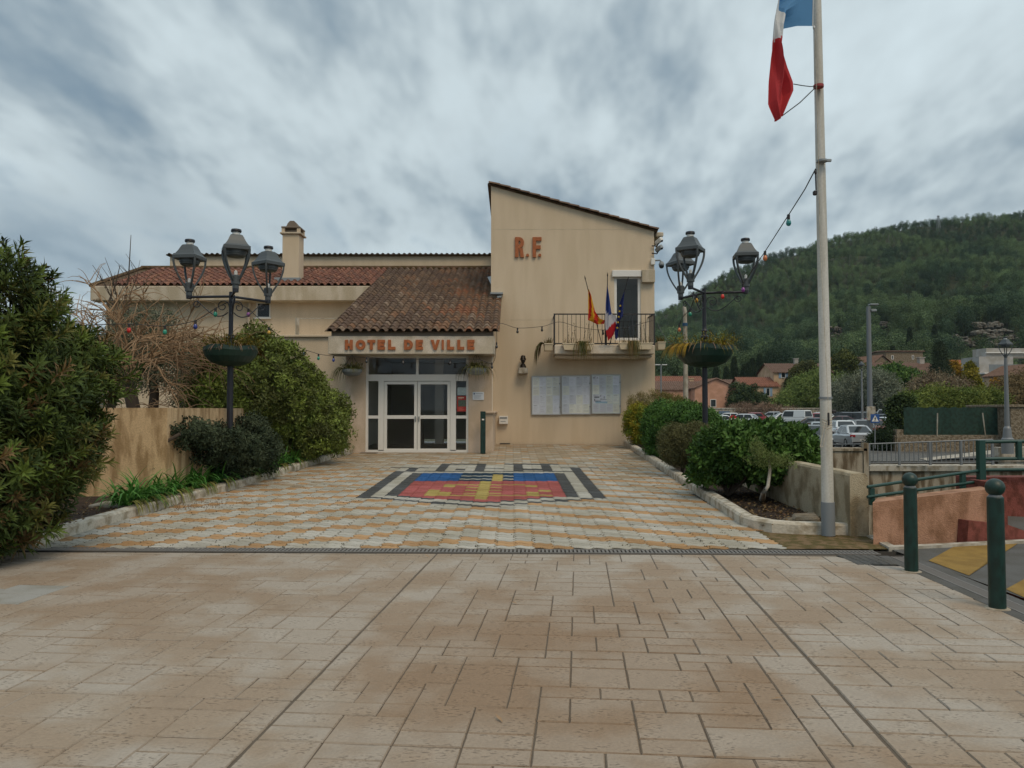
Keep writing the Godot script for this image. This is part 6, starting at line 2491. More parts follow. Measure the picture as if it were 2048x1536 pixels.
func build_street() -> void:
	# low walls
	var b := B.new()
	b.sweep([Vector3(4.36, -0.2, -9.72), Vector3(4.42, -0.2, -12.0), Vector3(4.6, -0.2, -16.0), Vector3(5.4, -0.2, -26.6)], [Vector2(-0.11, -0.4), Vector2(-0.11, 0.97), Vector2(-0.09, 1.0), Vector2(0.09, 1.0), Vector2(0.12, 0.94), Vector2(0.12, -4.0), Vector2(0.0, -4.0)])
	tag(put("low_wall", b, M.beige), "low beige rendered wall with mossy stains behind the flagpole, closing the right bed", "wall")
	b = B.new()
	b.sweep([Vector3(-10.5, 0, -12.7), Vector3(-5.78, 0, -12.8), Vector3(-5.72, 0, -15.8), Vector3(-6.4, 0, -19.0)], [Vector2(-0.1, -0.3), Vector2(-0.1, 1.635), Vector2(0.1, 1.635), Vector2(0.1, -0.3)])
	tag(put("ochre_wall", b, M.ochre), "ochre rendered garden wall with rusty streaks, left of the drive behind the oleander", "wall")
	# lamps
	var lf := at(460, 800, 15.0)
	lamp_post("left of the two three-armed street lamps, rising from the shrubs by the ochre wall", Vector3(lf.x, 0.15, -15.0), at(460, 590, 15.0).y - 0.15, 0.86, [deg_to_rad(295), deg_to_rad(175), deg_to_rad(55)], at(460, 731, 15.0).y - 0.15)
	var rf := at(1410, 800, 16.3)
	lamp_post("right of the two three-armed street lamps, rising from the clipped hedge before the hill", Vector3(rf.x, 0.15, -16.3), at(1410, 583, 16.3).y - 0.15, 0.86, [deg_to_rad(352), deg_to_rad(112), deg_to_rad(238)], at(1410, 733, 16.3).y - 0.15)

	# flagpole with its rope, cords and flag
	var fp := ground(1657, 1074)
	fp.y = 0.02
	var pole := thing("flagpole", "tall white flagpole with a grey painted foot, standing on the mossy corner by the drain", "flagpole", fp)
	var lean := at(1634, 0, -fp.z) - fp
	lean = lean * (1.0 / lean.y)
	b = B.new()
	b.tube([lean * 0.0, lean * 0.42], [0.083, 0.082], 20)
	put("grey_foot", b, M.pole_grey, pole)
	b = B.new()
	b.tube([lean * 0.42, lean * 3.0, lean * 9.0], [0.0735, 0.066, 0.045], 20)
	put("shaft", b, M.pole_white, pole)
	b = B.new()
	b.tube([lean * 1.72, lean * 1.745], 0.082, 18)
	put("grey_tape", b, M.pole_grey, pole)
	b = B.new()
	b.tube([at(1637, 172, 9.66) - fp - lean * 0.02, at(1637, 172, 9.66) - fp + lean * 0.012], 0.064, 16)
	put("red_band", b, mat(Color(0.3, 0.03, 0.03), 0.6), pole)
	b = B.new()
	var cl := at(1644, 322, 9.66) - fp
	b.tube([cl - lean * 0.012, cl + lean * 0.012], 0.068, 16)
	b.rbox(cl + Vector3(0.08, 0, 0.02), Vector3(0.06, 0.035, 0.03), 0.006)
	put("clamp", b, M.zinc, pole)
	b = B.new()
	var cr := at(1652, 745, 9.58) - fp
	b.tube([at(1630, 58, 9.58) - fp, at(1633, 175, 9.57) - fp, at(1637, 330, 9.56) - fp, at(1640, 480, 9.56) - fp, at(1648, 640, 9.56) - fp, at(1656, 800, 9.55) - fp, at(1657, 842, 9.54) - fp], 0.0035, 5)
	var lp := []
	for i in 14:
		var f := i / 13.0
		lp.append(at(1655 - 9.0 * sin(PI * f) - (6.0 if f > 0.5 else 0.0), 842 + 52 * sin(PI * f * 0.98), 9.55 + 0.02 * f) - fp)
	b.tube(lp, 0.005, 5)
	for q in 4:
		b.tube([at(1644, 838 + q * 5, 9.6) - fp, at(1655, 843 + q * 5, 9.555) - fp, at(1664, 839 + q * 5, 9.6) - fp], 0.007, 5)
	put("rope", b, M.kerb, pole)
	b = B.new()
	b.rbox(at(1657, 838, 9.55) - fp, Vector3(0.02, 0.16, 0.03), 0.006)
	b.rbox(at(1668, 823, 9.6) - fp, Vector3(0.05, 0.04, 0.04), 0.01)
	put("cleat", b, M.iron, pole)
	b = B.new()
	b.tube([at(1632, 340, 9.6) - fp, at(1631, 352, 9.6) - fp, at(1632, 380, 9.6) - fp], 0.009, 5)
	b.rbox(at(1630, 386, 9.6) - fp, Vector3(0.05, 0.06, 0.05), 0.012)
	b.ball(at(1631, 345, 9.6) - fp, Vector3(0.016, 0.03, 0.016), 6, 8)
	put("cable_end", b, M.iron, pole)
	b = B.new()
	b.tube([at(1636, 172, 9.6) - fp, at(1620, 173, 9.6) - fp, at(1604, 171, 9.58) - fp, at(1587, 168, 9.55) - fp], 0.006, 5)
	b.tube([at(1634, 172, 9.6) - fp, at(1600, 205, 9.57) - fp, at(1564, 232, 9.5) - fp], 0.007, 5)
	put("tie_cord", b, M.iron, pole)
	main_flag()

	# bollards
	for e in [[1823, 1143, 945, "farther of the two green ball-topped bollards, before the orange wall"], [1995, 1217, 957, "nearer of the two green ball-topped bollards, at the right edge of the square"]]:
		var p := ground(e[0], e[1])
		var h: float = at(e[0], e[2], -p.z).y
		var t := thing("bollard", e[3], "bollard", p, 0.0, "green bollards at the edge of the square")
		b = B.new()
		b.lathe([Vector2(0.063, -0.02), Vector2(0.061, h - 0.155), Vector2(0.058, h - 0.148), Vector2(0.0, h - 0.148)], Vector3.ZERO, 24)
		put("post", b, M.bollard, t)
		b = B.new()
		b.ball(Vector3(0, h - 0.072, 0), Vector3.ONE * 0.073, 14, 24)
		put("ball", b, M.bollard, t)
		b = B.new()
		b.lathe([Vector2(0.05, h - 0.15), Vector2(0.052, h - 0.138), Vector2(0.04, h - 0.13)], Vector3.ZERO, 20)
		put("collar", b, M.zinc, t)
		b = B.new()
		b.lathe([Vector2(0.095, 0.0), Vector2(0.09, 0.006), Vector2(0.06, 0.01)], Vector3.ZERO, 16)
		put("footing", b, M.concrete, t)

	# road with yellow markings, raised pavement, walls of the ramp
	b = B.new()
	b.face([Vector3(4.365, -0.004, 2), Vector3(14, -0.004, 2), Vector3(14, -0.004, -11.4), Vector3(4.365, -0.004, -8.98)], Vector3.UP)
	struct("road", b, M.asphalt)
	for q in [[[1857, 1121], [1906, 1094], [2041, 1083.5], [2010, 1103], [1975, 1123], [1938, 1151]], [[2012, 1178], [2048, 1158], [2140, 1118], [2230, 1140], [2130, 1190], [2060, 1200]]]:
		b = B.new()
		var p := []
		for e in q:
			p.append(ground(e[0], e[1], 0.001))
		b.face(p, Vector3.UP)
		struct("yellow_marking", b, M.yellow)
	var ow := thing("ramp_wall", "worn orange wall with rusty streaks at the foot, behind the farther bollard", "wall", Vector3(4.29, 0, -9.2), deg_to_rad(13.0))
	b = B.new()
	var fl := Vector3(0, 0.50, 0)
	var fr := Vector3(1.77, 0.63, 0)
	var br := Vector3(1.77, 0.63, -0.24)
	var bl := Vector3(0.25, 0.518, -0.24)
	var dn := Vector3.DOWN * 2.2
	b.quad(fl + dn, fr + dn, fr, fl)
	b.quad(fl, fr, br, bl)
	b.quad(fr + dn, br + dn, br, fr)
	b.quad(br + dn, bl + dn, bl, br)
	b.quad(bl + dn, fl + dn, fl, bl)
	put("wall", b, M.orange_wall, ow)
	b = B.new()
	b.prism(PackedVector2Array([Vector2(1.16, -0.1), Vector2(2.25, -0.1), Vector2(2.25, 0.04), Vector2(1.77, 0.2), Vector2(1.2, 0.27)]), 0.003, 0.16)
	put("red_block", b, M.red_wall, ow)
	b = B.new()
	b.face([Vector3(5.95, 0.10, -9.45), Vector3(9.5, 0.10, -10.15), Vector3(9.5, 0.26, -11.0), Vector3(5.9, 0.24, -10.12)], Vector3.UP)
	struct("pavement", b, M.asphalt)
	b = B.new()
	b.span(Vector3(5.97, -1.5, -10.12), Vector3(10, 0.72, -10.4))
	b.span(Vector3(5.96, -1.5, -9.62), Vector3(6.16, 0.70, -10.12))
	tag(put("red_wall", b, M.red_wall), "dark red rendered wall at the right edge, behind the nearer bollard", "wall")
	# green tube railing: sloping on the ramp wall, level beyond the big post
	var gr := thing("green_railing", "dark green steel railing along the ramp, level to the right of its big post", "railing", Vector3.ZERO)
	b = B.new()
	var ga := at(1735, 974, 9.5)
	var gb := at(1958, 941, 10.0)
	var gc := at(1735, 994, 9.5)
	var gd := at(1958, 963, 10.0)
	b.tube([ga, gb], 0.02, 8)
	b.tube([gc, gd], 0.02, 8)
	for y in [884, 918, 940]:
		b.tube([at(1960, y, 10.0), at(2300, y - 6 if y < 900 else y - 3, 10.0)], 0.022, 8)
	put("rails", b, M.rail_green, gr)
	for e in [[1743, 976, 1010, 9.55, 0.06], [1925, 945, 988, 9.95, 0.06], [1961, 880, 985, 10.0, 0.085], [2037, 882, 920, 10.0, 0.06]]:
		b = B.new()
		var p := at(e[0], e[1], e[3])
		var q := at(e[0], e[2], e[3])
		b.rbox(Vector3(p.x, (p.y + q.y) * 0.5, p.z), Vector3(e[4], p.y - q.y, e[4]), 0.006)
		put("post", b, M.rail_green, gr)
	# dark rails glimpsed behind the low wall
	var dr := thing("dark_railing", "dark horizontal rails behind the low beige wall, left of the flagpole", "railing", Vector3.ZERO)
	for y in [[893, 902], [912, 920], [926, 932]]:
		b = B.new()
		b.tube([at(1560, y[0], 16.5), at(1645, y[1], 13.0)], 0.028, 6)
		put("rail", b, M.rail_green, dr)
	for e in [[1560, 885, 940, 16.5], [1640, 893, 945, 13.1]]:
		b = B.new()
		b.tube([at(e[0], e[1], e[3]), at(e[0], e[2], e[3])], 0.03, 6)
		put("post", b, M.rail_green, dr)

	# the walled stream and the bridge road beyond it
	var zc := 36.0
	b = B.new()
	var ra := at(1736, 931, zc)
	b.span(Vector3(ra.x, -6, -zc), Vector3(24.2, ra.y - 0.28, -zc - 2))
	tag(put("stream_wall", b, M.concrete), "tall concrete retaining wall with dark vertical stains, across the stream", "retaining wall")
	b = B.new()
	b.rbox(Vector3((ra.x + 24.2) * 0.5, ra.y - 0.13, -zc - 0.9), Vector3(24.2 - ra.x, 0.27, 2.1), 0.02)
	tag(put("bridge_edge", b, M.concrete_pale), "concrete edge beam of the bridge carrying the grey railing", "kerb")
	b = B.new()
	b.span(Vector3(at(1600, 900, 35).x, -6, -35), Vector3(at(1734, 900, 35).x, at(1700, 897, 35).y - 0.12, -35.6))
	b.rbox(Vector3((at(1600, 900, 35).x + at(1734, 900, 35).x) * 0.5, at(1700, 897, 35).y - 0.05, -35.3), Vector3(at(1734, 900, 35).x - at(1600, 900, 35).x, 0.15, 0.74), 0.02)
	b.span(Vector3(at(1728, 900, 34.9).x, -6, -34.93), Vector3(at(1738, 900, 34.9).x, at(1733, 886, 34.9).y, -35.2))
	tag(put("concrete_wall", b, M.concrete), "weathered grey concrete wall with a capping and end pillar, right of the flagpole", "wall")
	b = B.new()
	b.face([Vector3(14, -0.86, -36.9), Vector3(26, -0.86, -36.9), Vector3(34, -0.80, -60), Vector3(14, -0.80, -60)], Vector3.UP)
	struct("bridge_road", b, M.asphalt)
	b = B.new()
	b.face([Vector3(20, -0.83, -37.2), Vector3(29, -0.1, -38.5), Vector3(29, 0.0, -40), Vector3(20.5, -0.83, -38.8)], Vector3.UP)
	struct("pale_path", b, M.concrete_pale)
	var rl := thing("grey_railing", "grey steel railing of upright bars on the bridge edge beyond the stream", "railing", Vector3.ZERO)
	var top0 := at(1738, 888, zc)
	var top1 := at(1985, 879, 35.2)
	var bot0 := at(1738, 926, zc)
	var bot1 := at(1985, 925, 35.2)
	b = B.new()
	b.tube([top0, top1], 0.035, 6)
	b.tube([bot0, bot1], 0.025, 6)
	put("rails", b, M.rail_grey, rl)
	var bar := B.new()
	bar.tube([Vector3.ZERO, Vector3(0, 1.0, 0)], 0.02, 5)
	var bm := bar.mesh()
	for k in 28:
		var f := k / 27.0
		var o := put("bar", bm, M.rail_grey, rl)
		o.position = bot0.lerp(bot1, f)
		o.scale.y = top0.lerp(top1, f).y - o.position.y
	for k in 5:
		b = B.new()
		var f := k / 4.0
		b.span(bot0.lerp(bot1, f) + Vector3(-0.04, -0.1, -0.04), top0.lerp(top1, f) + Vector3(0.04, 0, 0.04))
		put("post", b, M.rail_grey, rl)
	b = B.new()
	b.tube([at(1560, 890, 40), at(1738, 888, zc)], 0.03, 5)
	put("rails", b, M.rail_grey, rl)
	for k in 5:
		b = B.new()
		b.tube([at(1640 + k * 22, 889, 37.5), at(1640 + k * 22, 899, 37.5)], 0.025, 5)
		put("post", b, M.rail_grey, rl)
	# garden wall with green netting, pillar and posts
	b = B.new()
	b.span(Vector3(at(1790, 880, 45).x, -1.2, -45), Vector3(at(2030, 880, 45).x, at(1900, 870, 45).y, -45.4))
	b.span(Vector3(at(1793, 880, 45).x, -1.2, -44.95), Vector3(at(1806, 880, 45).x, at(1900, 859, 45).y, -45.4))
	tag(put("garden_wall", b, M.stone), "low stone garden wall below the green netting, seen through the grey railing", "wall")
	var net := thing("green_netting", "dark green windbreak netting stretched on posts above the garden wall", "fence", at(1808, 870, 45.2))
	b = B.new()
	var nc := 30
	for k in nc:
		var p0 := at(1808 + 187.0 * k / nc, 872, 45.2) - net.position + Vector3(0, 0, 0.05 * sin(k * 0.9))
		var p1 := at(1808 + 187.0 * (k + 1) / nc, 872, 45.2) - net.position + Vector3(0, 0, 0.05 * sin((k + 1) * 0.9))
		var h := at(1808, 815, 45.2).y - at(1808, 872, 45.2).y + 0.03 * sin(k * 1.7)
		b.quad(p0, p1, p1 + Vector3(0, h, 0), p0 + Vector3(0, h, 0))
	var nm := rough_mat(Color(0.014, 0.05, 0.036), T.fine, 1.5, T.stain, Vector3(0.4, 0.4, 0.4))
	put("netting", b, nm, net)
	for e in [[1875, 1874], [1965, 1971]]:
		b = B.new()
		b.tube([at(e[0], 826, 45.0) - net.position, at(e[1], 873, 45.0) - net.position], 0.035, 6)
		put("post", b, M.concrete_pale, net)
	# stone corner at the right edge
	b = B.new()
	b.span(Vector3(at(2022, 860, 44).x, -1.2, -44), Vector3(33, at(2022, 815, 44).y, -48))
	b.rbox(Vector3((at(2022, 860, 44).x + 33) * 0.5, at(2022, 812, 44).y, -46), Vector3(33.3 - at(2022, 860, 44).x, 0.16, 4.2), 0.03)
	tag(put("stone_building", b, M.stone), "corner of a brownish stone outbuilding with a flat coping at the right edge", "outbuilding")
	b = B.new()
	b.span(Vector3(at(1996, 900, 37).x, -1.2, -37), Vector3(30, at(2020, 895, 37).y, -37.5))
	tag(put("parapet", b, M.concrete_pale), "pale concrete parapet behind the level green railing at the right edge", "wall")

	# single street lamps
	single_lamp("slim grey street lamp with one bell-shaped lantern, by the green netting at the right", at(2015, 882, 36.5), at(2015, 716, 36.5).y - at(2015, 882, 36.5).y, 1.0)
	single_lamp("small far street lamp with one bell-shaped lantern, left of the tall floodlight mast", at(1725, 850, 78), at(1725, 742, 78).y - at(1725, 850, 78).y, 1.0)
	# floodlight mast
	var mp := at(1741, 900, 50)
	var mast := thing("floodlight_mast", "tall grey square mast with a floodlight on top, right of the flagpole", "mast", mp)
	var mh := at(1741, 613, 50).y - mp.y
	b = B.new()
	var m0 := Vector3(0, 0, 0)
	var m1 := at(1737, 613, 50) - mp
	b.tube([m0 + Vector3(0, -1, 0), m1], [0.21, 0.15], 4)
	put("pole", b, M.rail_grey, mast)
	b = B.new()
	b.rbox(m1 + Vector3(0.32, 0.12, 0), Vector3(0.55, 0.09, 0.4), 0.03)
	b.rbox(m1 + Vector3(0.30, -0.26, 0), Vector3(0.35, 0.16, 0.3), 0.03)
	put("floodlight", b, M.zinc, mast)
	b = B.new()
	b.tube([m1 + Vector3(0, -0.2, 0), m1 + Vector3(0.05, 0.08, 0), m1 + Vector3(0.4, 0.09, 0)], 0.03, 5)
	put("bracket", b, M.rail_grey, mast)
	b = B.new()
	b.rbox(at(1742, 827, 49.8) - mp, Vector3(0.55, 0.9, 0.12), 0.02)
	put("switch_box", b, M.concrete_pale, mast)
	# concrete pole behind the right lamp
	var cp := at(1372, 850, 40)
	var cpo := thing("concrete_pole", "pale concrete pole with a blue strap, behind the right street lamp", "pole", cp)
	b = B.new()
	b.tube([Vector3(0, -1, 0), at(1370, 622, 40) - cp], [0.15, 0.10], 8)
	put("shaft", b, M.concrete_pale, cpo)
	b = B.new()
	b.tube([at(1370, 652, 40) - cp, at(1370, 646, 40) - cp], 0.14, 8)
	put("blue_strap", b, mat(Color(0.02, 0.07, 0.14)), cpo)
	b = B.new()
	b.tube([at(1370, 624, 40) - cp, at(1368, 616, 40) - cp, at(1366, 614, 40) - cp], [0.10, 0.12, 0.05], 8)
	put("cap", b, M.concrete_pale, cpo)
	# twin lamp far away
	var tl := thing("twin_lamp", "thin far lamp post with two flat white heads, beside the hall corner", "street lamp", at(1322, 800, 72))
	b = B.new()
	var tt := at(1322, 730, 72) - tl.position
	b.tube([Vector3(0, -2, 0), tt], 0.07, 6)
	put("post", b, M.rail_grey, tl)
	for s in [-1.0, 1.0]:
		b = B.new()
		b.rbox(tt + Vector3(0.32 * s, 0.02, 0), Vector3(0.5, 0.08, 0.25), 0.02)
		put("lamp_head", b, M.lamp_white, tl)
	# pedestrian sign
	var sp := at(1750, 897, 44)
	var sg := thing("pedestrian_sign", "square blue pedestrian crossing sign on a thin post by the white car", "road sign", sp)
	b = B.new()
	b.tube([Vector3.ZERO, at(1750, 826, 44) - sp], 0.03, 6)
	put("post", b, M.rail_grey, sg)
	b = B.new()
	var sc := at(1750, 837, 43.9) - sp
	b.rbox(sc, Vector3(0.5, 0.5, 0.03), 0.006)
	put("plate", b, mat(Color(0.015, 0.07, 0.24), 0.4), sg)
	b = B.new()
	b.prism(PackedVector2Array([Vector2(-0.2, -0.17), Vector2(0.2, -0.17), Vector2(0, 0.19)]), 0.016, 0.02, Transform3D(Basis(), sc))
	put("white_triangle", b, M.white, sg)
	b = B.new()
	b.prism(PackedVector2Array([Vector2(-0.012, 0.06), Vector2(0.02, 0.06), Vector2(0.05, -0.02), Vector2(0.03, -0.03), Vector2(0.015, 0.0), Vector2(0.03, -0.08), Vector2(0.06, -0.14), Vector2(0.035, -0.15), Vector2(0.0, -0.07), Vector2(-0.05, -0.15), Vector2(-0.075, -0.14), Vector2(-0.02, -0.05), Vector2(-0.02, 0.0), Vector2(-0.05, -0.03), Vector2(-0.06, -0.01)]), 0.021, 0.024, Transform3D(Basis(), sc))
	b.ball(sc + Vector3(0.005, 0.085, 0.02), Vector3(0.022, 0.022, 0.004), 6, 10)
	put("walking_figure", b, M.iron, sg)
	# no-entry sign
	var np := at(1466, 870, 42)
	var ne := thing("no_entry_sign", "round red no-entry sign with a white bar before the parked cars", "road sign", np)
	b = B.new()
	b.tube([Vector3(0, -0.6, 0), at(1466, 845, 42) - np], 0.03, 6)
	put("post", b, M.rail_grey, ne)
	b = B.new()
	var nd := at(1466, 838, 42) - np
	b.lathe([Vector2(0, -0.015), Vector2(0.22, -0.015), Vector2(0.22, 0.015), Vector2(0, 0.015)], nd, 20, Basis(Vector3.RIGHT, PI * 0.5))
	put("disc", b, mat(Color(0.42, 0.012, 0.012), 0.4), ne)
	b = B.new()
	b.rbox(nd + Vector3(0, 0, 0.02), Vector3(0.3, 0.07, 0.012), 0.004)
	put("white_bar", b, M.white, ne)

	build_cars()


func single_lamp(label: String, foot: Vector3, h: float, k: float) -> void:
	var t := thing("single_lamp", label, "street lamp", foot, 0.0, "single-lantern street lamps")
	var b := B.new()
	b.lathe([Vector2(0.26, -0.6), Vector2(0.26, 0.1), Vector2(0.2, 0.16), Vector2(0.16, 0.6), Vector2(0.11, 0.7), Vector2(0.10, h * 0.45), Vector2(0.07, h), Vector2(0, h)], Vector3.ZERO, 10)
	put("post", b, M.rail_grey, t)
	lantern(t, Vector3(0, h - 0.05, 0), 0.4, k)


func main_flag() -> void:
	var o := at(1625, 52, 9.6)
	var t := thing("large_flag", "large blue, white and red flag hanging folded from the tall flagpole", "flag", o)
	# along the flag from the hoist to the fly: s, upper edge, lower edge, how far each hangs towards the viewer
	var rows := [[0.0, 1629, -112, 1624, 52, 0.0, 0.0], [0.17, 1597, -75, 1594, 52, 0.10, 0.03], [0.33, 1563, -30, 1565, 58, 0.24, 0.06], [0.42, 1552, 22, 1562, 74, 0.30, 0.10], [0.50, 1549, 66, 1564, 98, 0.30, 0.12], [0.64, 1542, 116, 1574, 132, 0.26, 0.10], [0.80, 1537, 166, 1586, 164, 0.20, 0.05], [0.90, 1536, 210, 1587, 181, 0.16, 0.03], [1.0, 1551, 244, 1564, 232, 0.10, 0.10]]
	var b := B.new()
	var n := 48
	var m := 14
	var last := []
	for i in n + 1:
		var s := float(i) / n
		var k := 0
		while k < rows.size() - 2 and rows[k + 1][0] < s:
			k += 1
		var a: Array = rows[k]
		var c: Array = rows[k + 1]
		var q: float = clampf((s - a[0]) / (c[0] - a[0]), 0, 1)
		var U := at(lerpf(a[1], c[1], q), lerpf(a[2], c[2], q), 9.6 - lerpf(a[5], c[5], q)) - o
		var L := at(lerpf(a[3], c[3], q), lerpf(a[4], c[4], q), 9.6 - lerpf(a[6], c[6], q)) - o
		var line := []
		for j in m + 1:
			var u := float(j) / m
			var w := 0.085 * (sin(u * 9.0 + s * 6.0) + 0.4 * sin(u * 17.0 - s * 9.0)) * sin(PI * u) * smoothstep(0.05, 0.5, s)
			line.append(U.lerp(L, u) + Vector3(0.3 * w, 0, w))
		if i > 0:
			for j in m:
				b.col = Color(0.10, 0.27, 0.50) if s < 0.36 else Color(0.70, 0.71, 0.72) if s < 0.54 - 0.08 * (float(j) / m) else Color(0.52, 0.04, 0.05)
				b.quad(line[j], line[j + 1], last[j + 1], last[j])
		last = line
	put("cloth", b, M.cloth, t)
	b = B.new()
	b.tube([at(1629, -112, 9.6) - o, Vector3.ZERO], 0.007, 5)
	b.ball(Vector3(0.01, -0.03, 0.02), Vector3(0.016, 0.026, 0.016), 6, 8)
	put("hoist_cord", b, M.lamp_white, t)


# ---------- cars ----------
# side outline as stations from nose to tail: [along, half width, sill, belt]; and the glass house: [along, half width low, half width high, height]
func make_car(called: String, kind: int, paint: Material) -> Node3D:
	var t := Node3D.new()
	t.name = numbered(called)
	add_child(t, true)
	var L: float = [4.0, 4.5, 4.3, 4.4][kind]
	var H: float = [1.46, 1.42, 1.85, 1.68][kind]
	var W := 0.86
	var belt: float = [0.92, 0.90, 1.02, 1.02][kind]
	var hood: float = [0.86, 0.82, 0.98, 0.95][kind]
	var h0: float = [0.95, 1.15, 0.75, 1.05][kind]
	var tail: float = [0.92, 0.95, 1.0, 1.0][kind]
	var b := B.new()
	var st := [[0.0, 0.62, 0.30, 0.62], [0.12, 0.78, 0.22, 0.72], [0.45, 0.85, 0.2, hood - 0.03], [h0, W, 0.2, hood + 0.04], [h0 + 0.35, W, 0.2, belt], [L * 0.62, W, 0.2, belt + 0.02], [L - 0.55, W, 0.2, belt + 0.03], [L - 0.12, 0.82, 0.24, tail + (0.02 if kind != 1 else 0.0)], [L, 0.72, 0.34, tail - 0.1]]
	var ringf := func(s: Array) -> Array:
		var z: float = s[0] - L * 0.5
		var w: float = s[1]
		var y0: float = s[2]
		var y1: float = s[3]
		var p := []
		for q in [[0.80, 0.0], [0.96, 0.10], [1.0, 0.45], [0.985, 0.75], [0.93, 0.93], [0.78, 1.0]]:
			p.append(Vector3(w * q[0], lerpf(y0, y1, q[1]), z))
		var m := p.duplicate()
		m.reverse()
		for q in m:
			p.append(Vector3(-q.x, q.y, q.z))
		return p
	var rings := []
	for s in st:
		rings.append(ringf.call(s))
	for i in rings.size() - 1:
		for k in 12:
			var l := (k + 1) % 12
			b.quad(rings[i][k], rings[i][l], rings[i + 1][l], rings[i + 1][k])
	b.face(rings[0], Vector3.FORWARD)
	b.face(rings[-1], Vector3.BACK)
	# glass house
	var g0: float = h0 + 0.1
	var g1: float = [1.75, 1.95, 1.25, 1.75][kind]
	var g2: float = [3.35, 3.2, 4.1, 3.9][kind]
	var g3: float = [3.85, 3.95, 4.24, 4.32][kind]
	var yb := belt
	var cab := [Vector3(0.78, yb, g0), Vector3(0.62, H - 0.05, g1), Vector3(0.62, H - 0.05, g2), Vector3(0.78, yb + 0.02, g3)]
	var P := func(v: Vector3, sx: float) -> Vector3: return Vector3(v.x * sx, v.y, v.z - L * 0.5)
	for i in 3:
		b.face([P.call(cab[i], 1), P.call(cab[i], -1), P.call(cab[i + 1], -1), P.call(cab[i + 1], 1)], Vector3(0, 1, -0.8 if i == 0 else 0.8 if i == 2 else 0.0))
	for sx in [-1.0, 1.0]:
		b.face([P.call(cab[0], sx), P.call(cab[1], sx), P.call(cab[2], sx), P.call(cab[3], sx)], Vector3(sx, 0.2, 0))
	# roof crown
	b.face([P.call(Vector3(0.62, H - 0.05, g1), 1), P.call(Vector3(0.62, H - 0.05, g1), -1), P.call(Vector3(0.45, H, g1 + 0.25), -1), P.call(Vector3(0.45, H, g1 + 0.25), 1)], Vector3(0, 1, -0.3))
	b.face([P.call(Vector3(0.45, H, g1 + 0.25), 1), P.call(Vector3(0.45, H, g1 + 0.25), -1), P.call(Vector3(0.45, H, g2 - 0.15), -1), P.call(Vector3(0.45, H, g2 - 0.15), 1)], Vector3.UP)
	b.face([P.call(Vector3(0.62, H - 0.05, g2), 1), P.call(Vector3(0.62, H - 0.05, g2), -1), P.call(Vector3(0.45, H, g2 - 0.15), -1), P.call(Vector3(0.45, H, g2 - 0.15), 1)], Vector3(0, 1, 0.3))
	for sx in [-1.0, 1.0]:
		b.face([P.call(Vector3(0.62, H - 0.05, g1), sx), P.call(Vector3(0.62, H - 0.05, g2), sx), P.call(Vector3(0.45, H, g2 - 0.15), sx), P.call(Vector3(0.45, H, g1 + 0.25), sx)], Vector3(sx * 0.3, 1, 0))
	put("body", b, paint, t)
	# windows stand 4 mm proud of the body
	var inset := func(quad_: Array, f: float, out: Vector3) -> Array:
		var mid := Vector3.ZERO
		for q in quad_:
			mid += q / quad_.size()
		var res := []
		for q in quad_:
			res.append(mid + (q - mid) * f + out.normalized() * 0.006)
		return res
	b = B.new()
	b.face(inset.call([P.call(cab[0], 1), P.call(cab[0], -1), P.call(cab[1], -1), P.call(cab[1], 1)], 0.88, Vector3(0, 0.8, -1)), Vector3(0, 0.8, -1))
	put("windscreen", b, M.car_glass, t)
	b = B.new()
	b.face(inset.call([P.call(cab[2], 1), P.call(cab[2], -1), P.call(cab[3], -1), P.call(cab[3], 1)], 0.84, Vector3(0, 0.8, 1)), Vector3(0, 0.8, 1))
	put("rear_window", b, M.car_glass, t)
	var zm := (g1 + g2) * 0.5
	for sx in [-1.0, 1.0]:
		var lo := func(z: float) -> Vector3: return P.call(Vector3(lerpf(0.78, 0.62, 0.08), lerpf(yb, H - 0.05, 0.08), z), sx)
		var hi := func(z: float) -> Vector3: return P.call(Vector3(lerpf(0.78, 0.62, 0.9), lerpf(yb, H - 0.05, 0.9), z), sx)
		for w in [[g0 + 0.22, g1 + 0.06, zm - 0.05, zm - 0.05], [zm + 0.04, zm + 0.04, g2 - 0.06, g3 - 0.24]]:
			b = B.new()
			var q := [lo.call(w[0]), hi.call(w[1]), hi.call(w[2]), lo.call(w[3])]
			for i in 4:
				q[i] += Vector3(sx * 0.006, 0.002, 0)
			b.face(q, Vector3(sx, 0.2, 0))
			if not (kind == 2 and w[0] > zm):
				put("side_window", b, M.car_glass, t)
	for e in [[0.78, -1.0], [0.78, 1.0], [L - 0.82, -1.0], [L - 0.82, 1.0]]:
		var w := part("wheel", t, Vector3(e[1] * 0.76, 0.31, e[0] - L * 0.5))
		b = B.new()
		var tb := Basis(Vector3.BACK, PI * 0.5)
		b.lathe([Vector2(0.2, -0.1), Vector2(0.29, -0.105), Vector2(0.31, -0.08), Vector2(0.31, 0.08), Vector2(0.29, 0.105), Vector2(0.2, 0.1)], Vector3.ZERO, 16, tb)
		put("tyre", b, M.tyre, w)
		b = B.new()
		b.lathe([Vector2(0, -0.1), Vector2(0.2, -0.09), Vector2(0.2, 0.09), Vector2(0, 0.1)], Vector3.ZERO, 12, tb)
		put("rim", b, M.rim, w)
